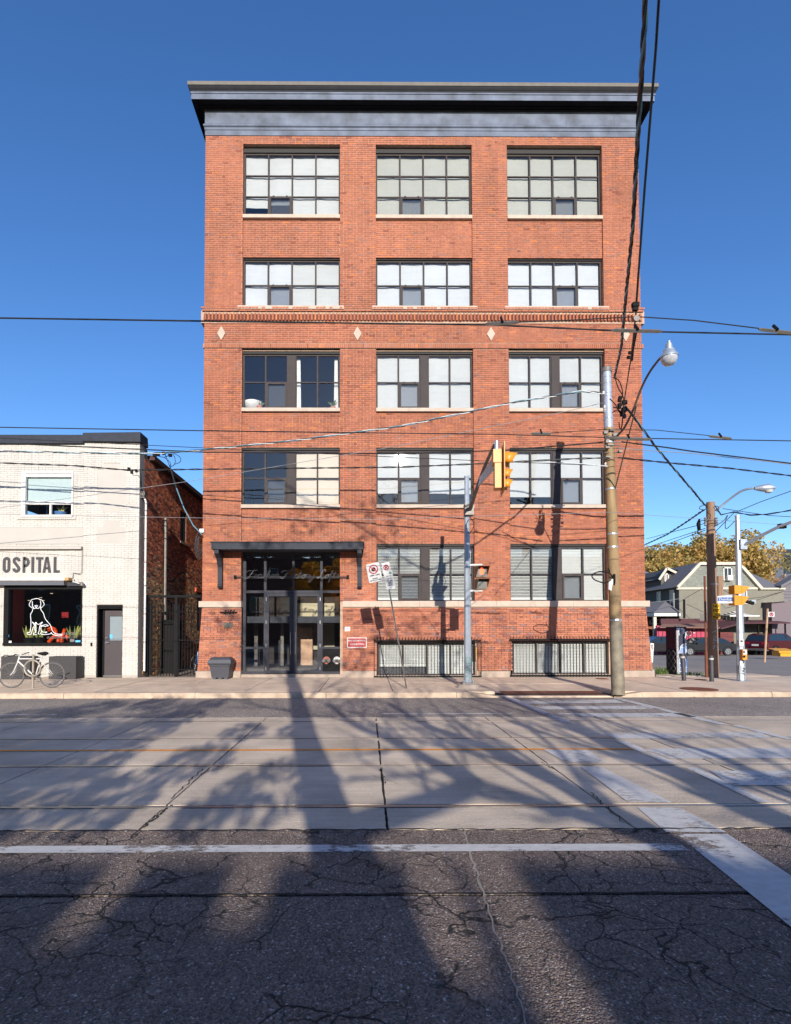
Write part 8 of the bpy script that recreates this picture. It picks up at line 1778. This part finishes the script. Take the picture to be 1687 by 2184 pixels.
gt2 = thing('golden_tree', 'golden leaved tree across the street', 'tree', (-5.2, -13, 0))
mb2 = MB(); tp2 = []
mb2.tube([(-5.2, -13, 0), (-5.0, -13, 3.2), (-4.6, -13, 4.6)], [.17, .13, .1], 8)
for j in range(5): branchy(mb2, Vector((-4.7, -13, 4.2)), Vector((math.cos(j * 1.26), math.sin(j * 1.26), 1.2)).normalized(), .06, 1.8, 2, qt, tp2)
mb2.build('trunk', M_BARK, gt2); leafmesh('crown', [tuple(p) for p in tp2][:50] + [(-4.4, -13, 5.2), (-3.5, -13, 6.6), (-5.0, -13, 7.2)], [.55] * (len(tp2[:50])) + [1.0] * 3, 14000, .08, LG, 51, M_LEAF, gt2)
# small twigs of leaf throwing spots on the doorway
cen = [(tuple(Vector((at(x, y, Y0).x - SUN_AX * (Y0 - YT), YT + qt.uniform(-.5, .5), at(x, y, Y0).z + TS * (Y0 - YT)))), s_) for x, y, s_ in ((800, 1110, .9), (740, 1180, .7), (850, 1180, .6), (560, 1170, .6), (480, 1320, .5), (700, 1260, .5), (810, 1350, .7), (660, 1090, .8), (900, 1330, .5), (1180, 1390, .6), (1000, 1400, .6), (760, 1400, .7), (560, 1400, .5))]
leafmesh('upper_leaves', [c for c, _ in cen], [r for _, r in cen], 900, .085, LG, 61, M_LEAF, st)
# shop row
sr = thing('shop_row', 'plain brick shop row across the street', 'building', (0, -17, 0)); M_SR = brick_proc('shop row brick', rgb(120, 84, 68), rgb(104, 70, 58), rgb(130, 112, 100))
YR = -17.0; zr0 = TS * (3.95 - YR)
mb3 = MB(); xs3 = [-34]
cuts = [(atz(250, 1880).x, .26, .6), (atz(920, 1850).x, .34, .8), (atz(1070, 1900).x, .36, 1.1), (atz(560, 1830).x, .3, .5)]  # parapet notches shaped to let streaks of sun onto the near road
cuts = sorted((x - SUN_AX * (3.6 - YR), w_, d_) for x, w_, d_ in cuts); x_ = -34
for (xc, w_, d_) in cuts: mb3.box(x_, xc - w_ / 2, YR - 8, YR, -.1, zr0); mb3.box(xc - w_ / 2, xc + w_ / 2, YR - 8, YR, -.1, zr0 - d_ * TS * 1.6); x_ = xc + w_ / 2
mb3.box(x_, 30, YR - 8, YR, -.1, zr0); mb3.build('wall', M_SR, sr)
for i in range(9):
    xa = -30 + i * 6.2; mb = MB(); mb.box(xa, xa + 2.0, YR, YR + .05, 3.4, 4.9); w_ = mb.build('window', M_WHITE, sr); MB().box(xa + .1, xa + 1.9, YR + .05, YR + .06, 3.5, 4.8).build('pane', mat('dark far pane'), w_)
tag(MB().box(-40, 45, -17, -4.6, -.05, .12).build('near_pavement', M_CONCS), kind='structure')

ab = thing('sky_screen_block', 'unseen brown brick block added beyond the shop row to screen sky from the glass', 'building', (0, -42, 0))
MB().box(-45, 40, -54, -42, -.1, 12.3).build('wall', M_SR, ab)  # unseen block added to keep bright sky out of the door reflections
for i in range(12):
    for j in range(3):
        xa = -40 + i * 6.4; mb = MB(); mb.box(xa, xa + 1.8, -42, -41.95, 2.6 + j * 3.2, 4.3 + j * 3.2); w_ = mb.build('window', M_WHITE, ab); MB().box(xa + .12, xa + 1.68, -41.95, -41.93, 2.72 + j * 3.2, 4.18 + j * 3.2).build('pane', mat('dark far pane'), w_)  # windows of the added sky screen block

# fallen leaves in the gutter and on the pavement
mb = MB(); ql = random.Random(77)
for i in range(90):
    x_ = ql.uniform(-9, 11); y_, z_ = (ql.uniform(12.7, 13.1), .004) if ql.random() < .6 else (ql.uniform(13.5, 17.2), FB + .006)
    if z_ > .1 and RX0 - .2 < x_ < RX1 + .2: continue
    a_ = ql.uniform(0, 6.28); l_ = ql.uniform(.02, .04); dx_, dy_ = math.cos(a_) * l_, math.sin(a_) * l_; mb.col = LG[ql.randrange(4)]
    mb.add([(x_ - dx_, y_ - dy_, z_), (x_ + dy_ * .6, y_ - dx_ * .6, z_ + .004), (x_ + dx_, y_ + dy_, z_ + .008), (x_ - dy_ * .6, y_ + dx_ * .6, z_ + .003)], [(0, 1, 2, 3)])
o = mb.build('fallen_leaves', M_LEAF); tag(o, 'small golden leaves scattered along the far gutter and pavement', 'leaves', kind='stuff')

for x0_, x1_b, h_, lab_ in ((-70, -19, 17, 'tall unseen brick block added across the street on the left to cut sky fill'), (27, 70, 10.5, 'lower unseen brick block added across the street on the right to cut sky fill')):
    t = thing('sky_screen_block', lab_, 'building', ((x0_ + x1_b) / 2, -15, 0)); MB().box(x0_, x1_b, -26, -15, -.1, h_).build('wall', M_SR, t); n = int((x1_b - x0_) / 4.2)  # unseen blocks added to cut the sky fill on the street
    for i in range(n):
        for j in range(2): xa = x0_ + 1 + i * 4.2; mb = MB(); mb.box(xa, xa + 1.7, -15, -14.95, 2.2 + j * 3.3, 4 + j * 3.3); w_ = mb.build('window', M_WHITE, t); MB().box(xa + .12, xa + 1.58, -14.95, -14.93, 2.32 + j * 3.3, 3.88 + j * 3.3).build('pane', mat('dark far pane'), w_)
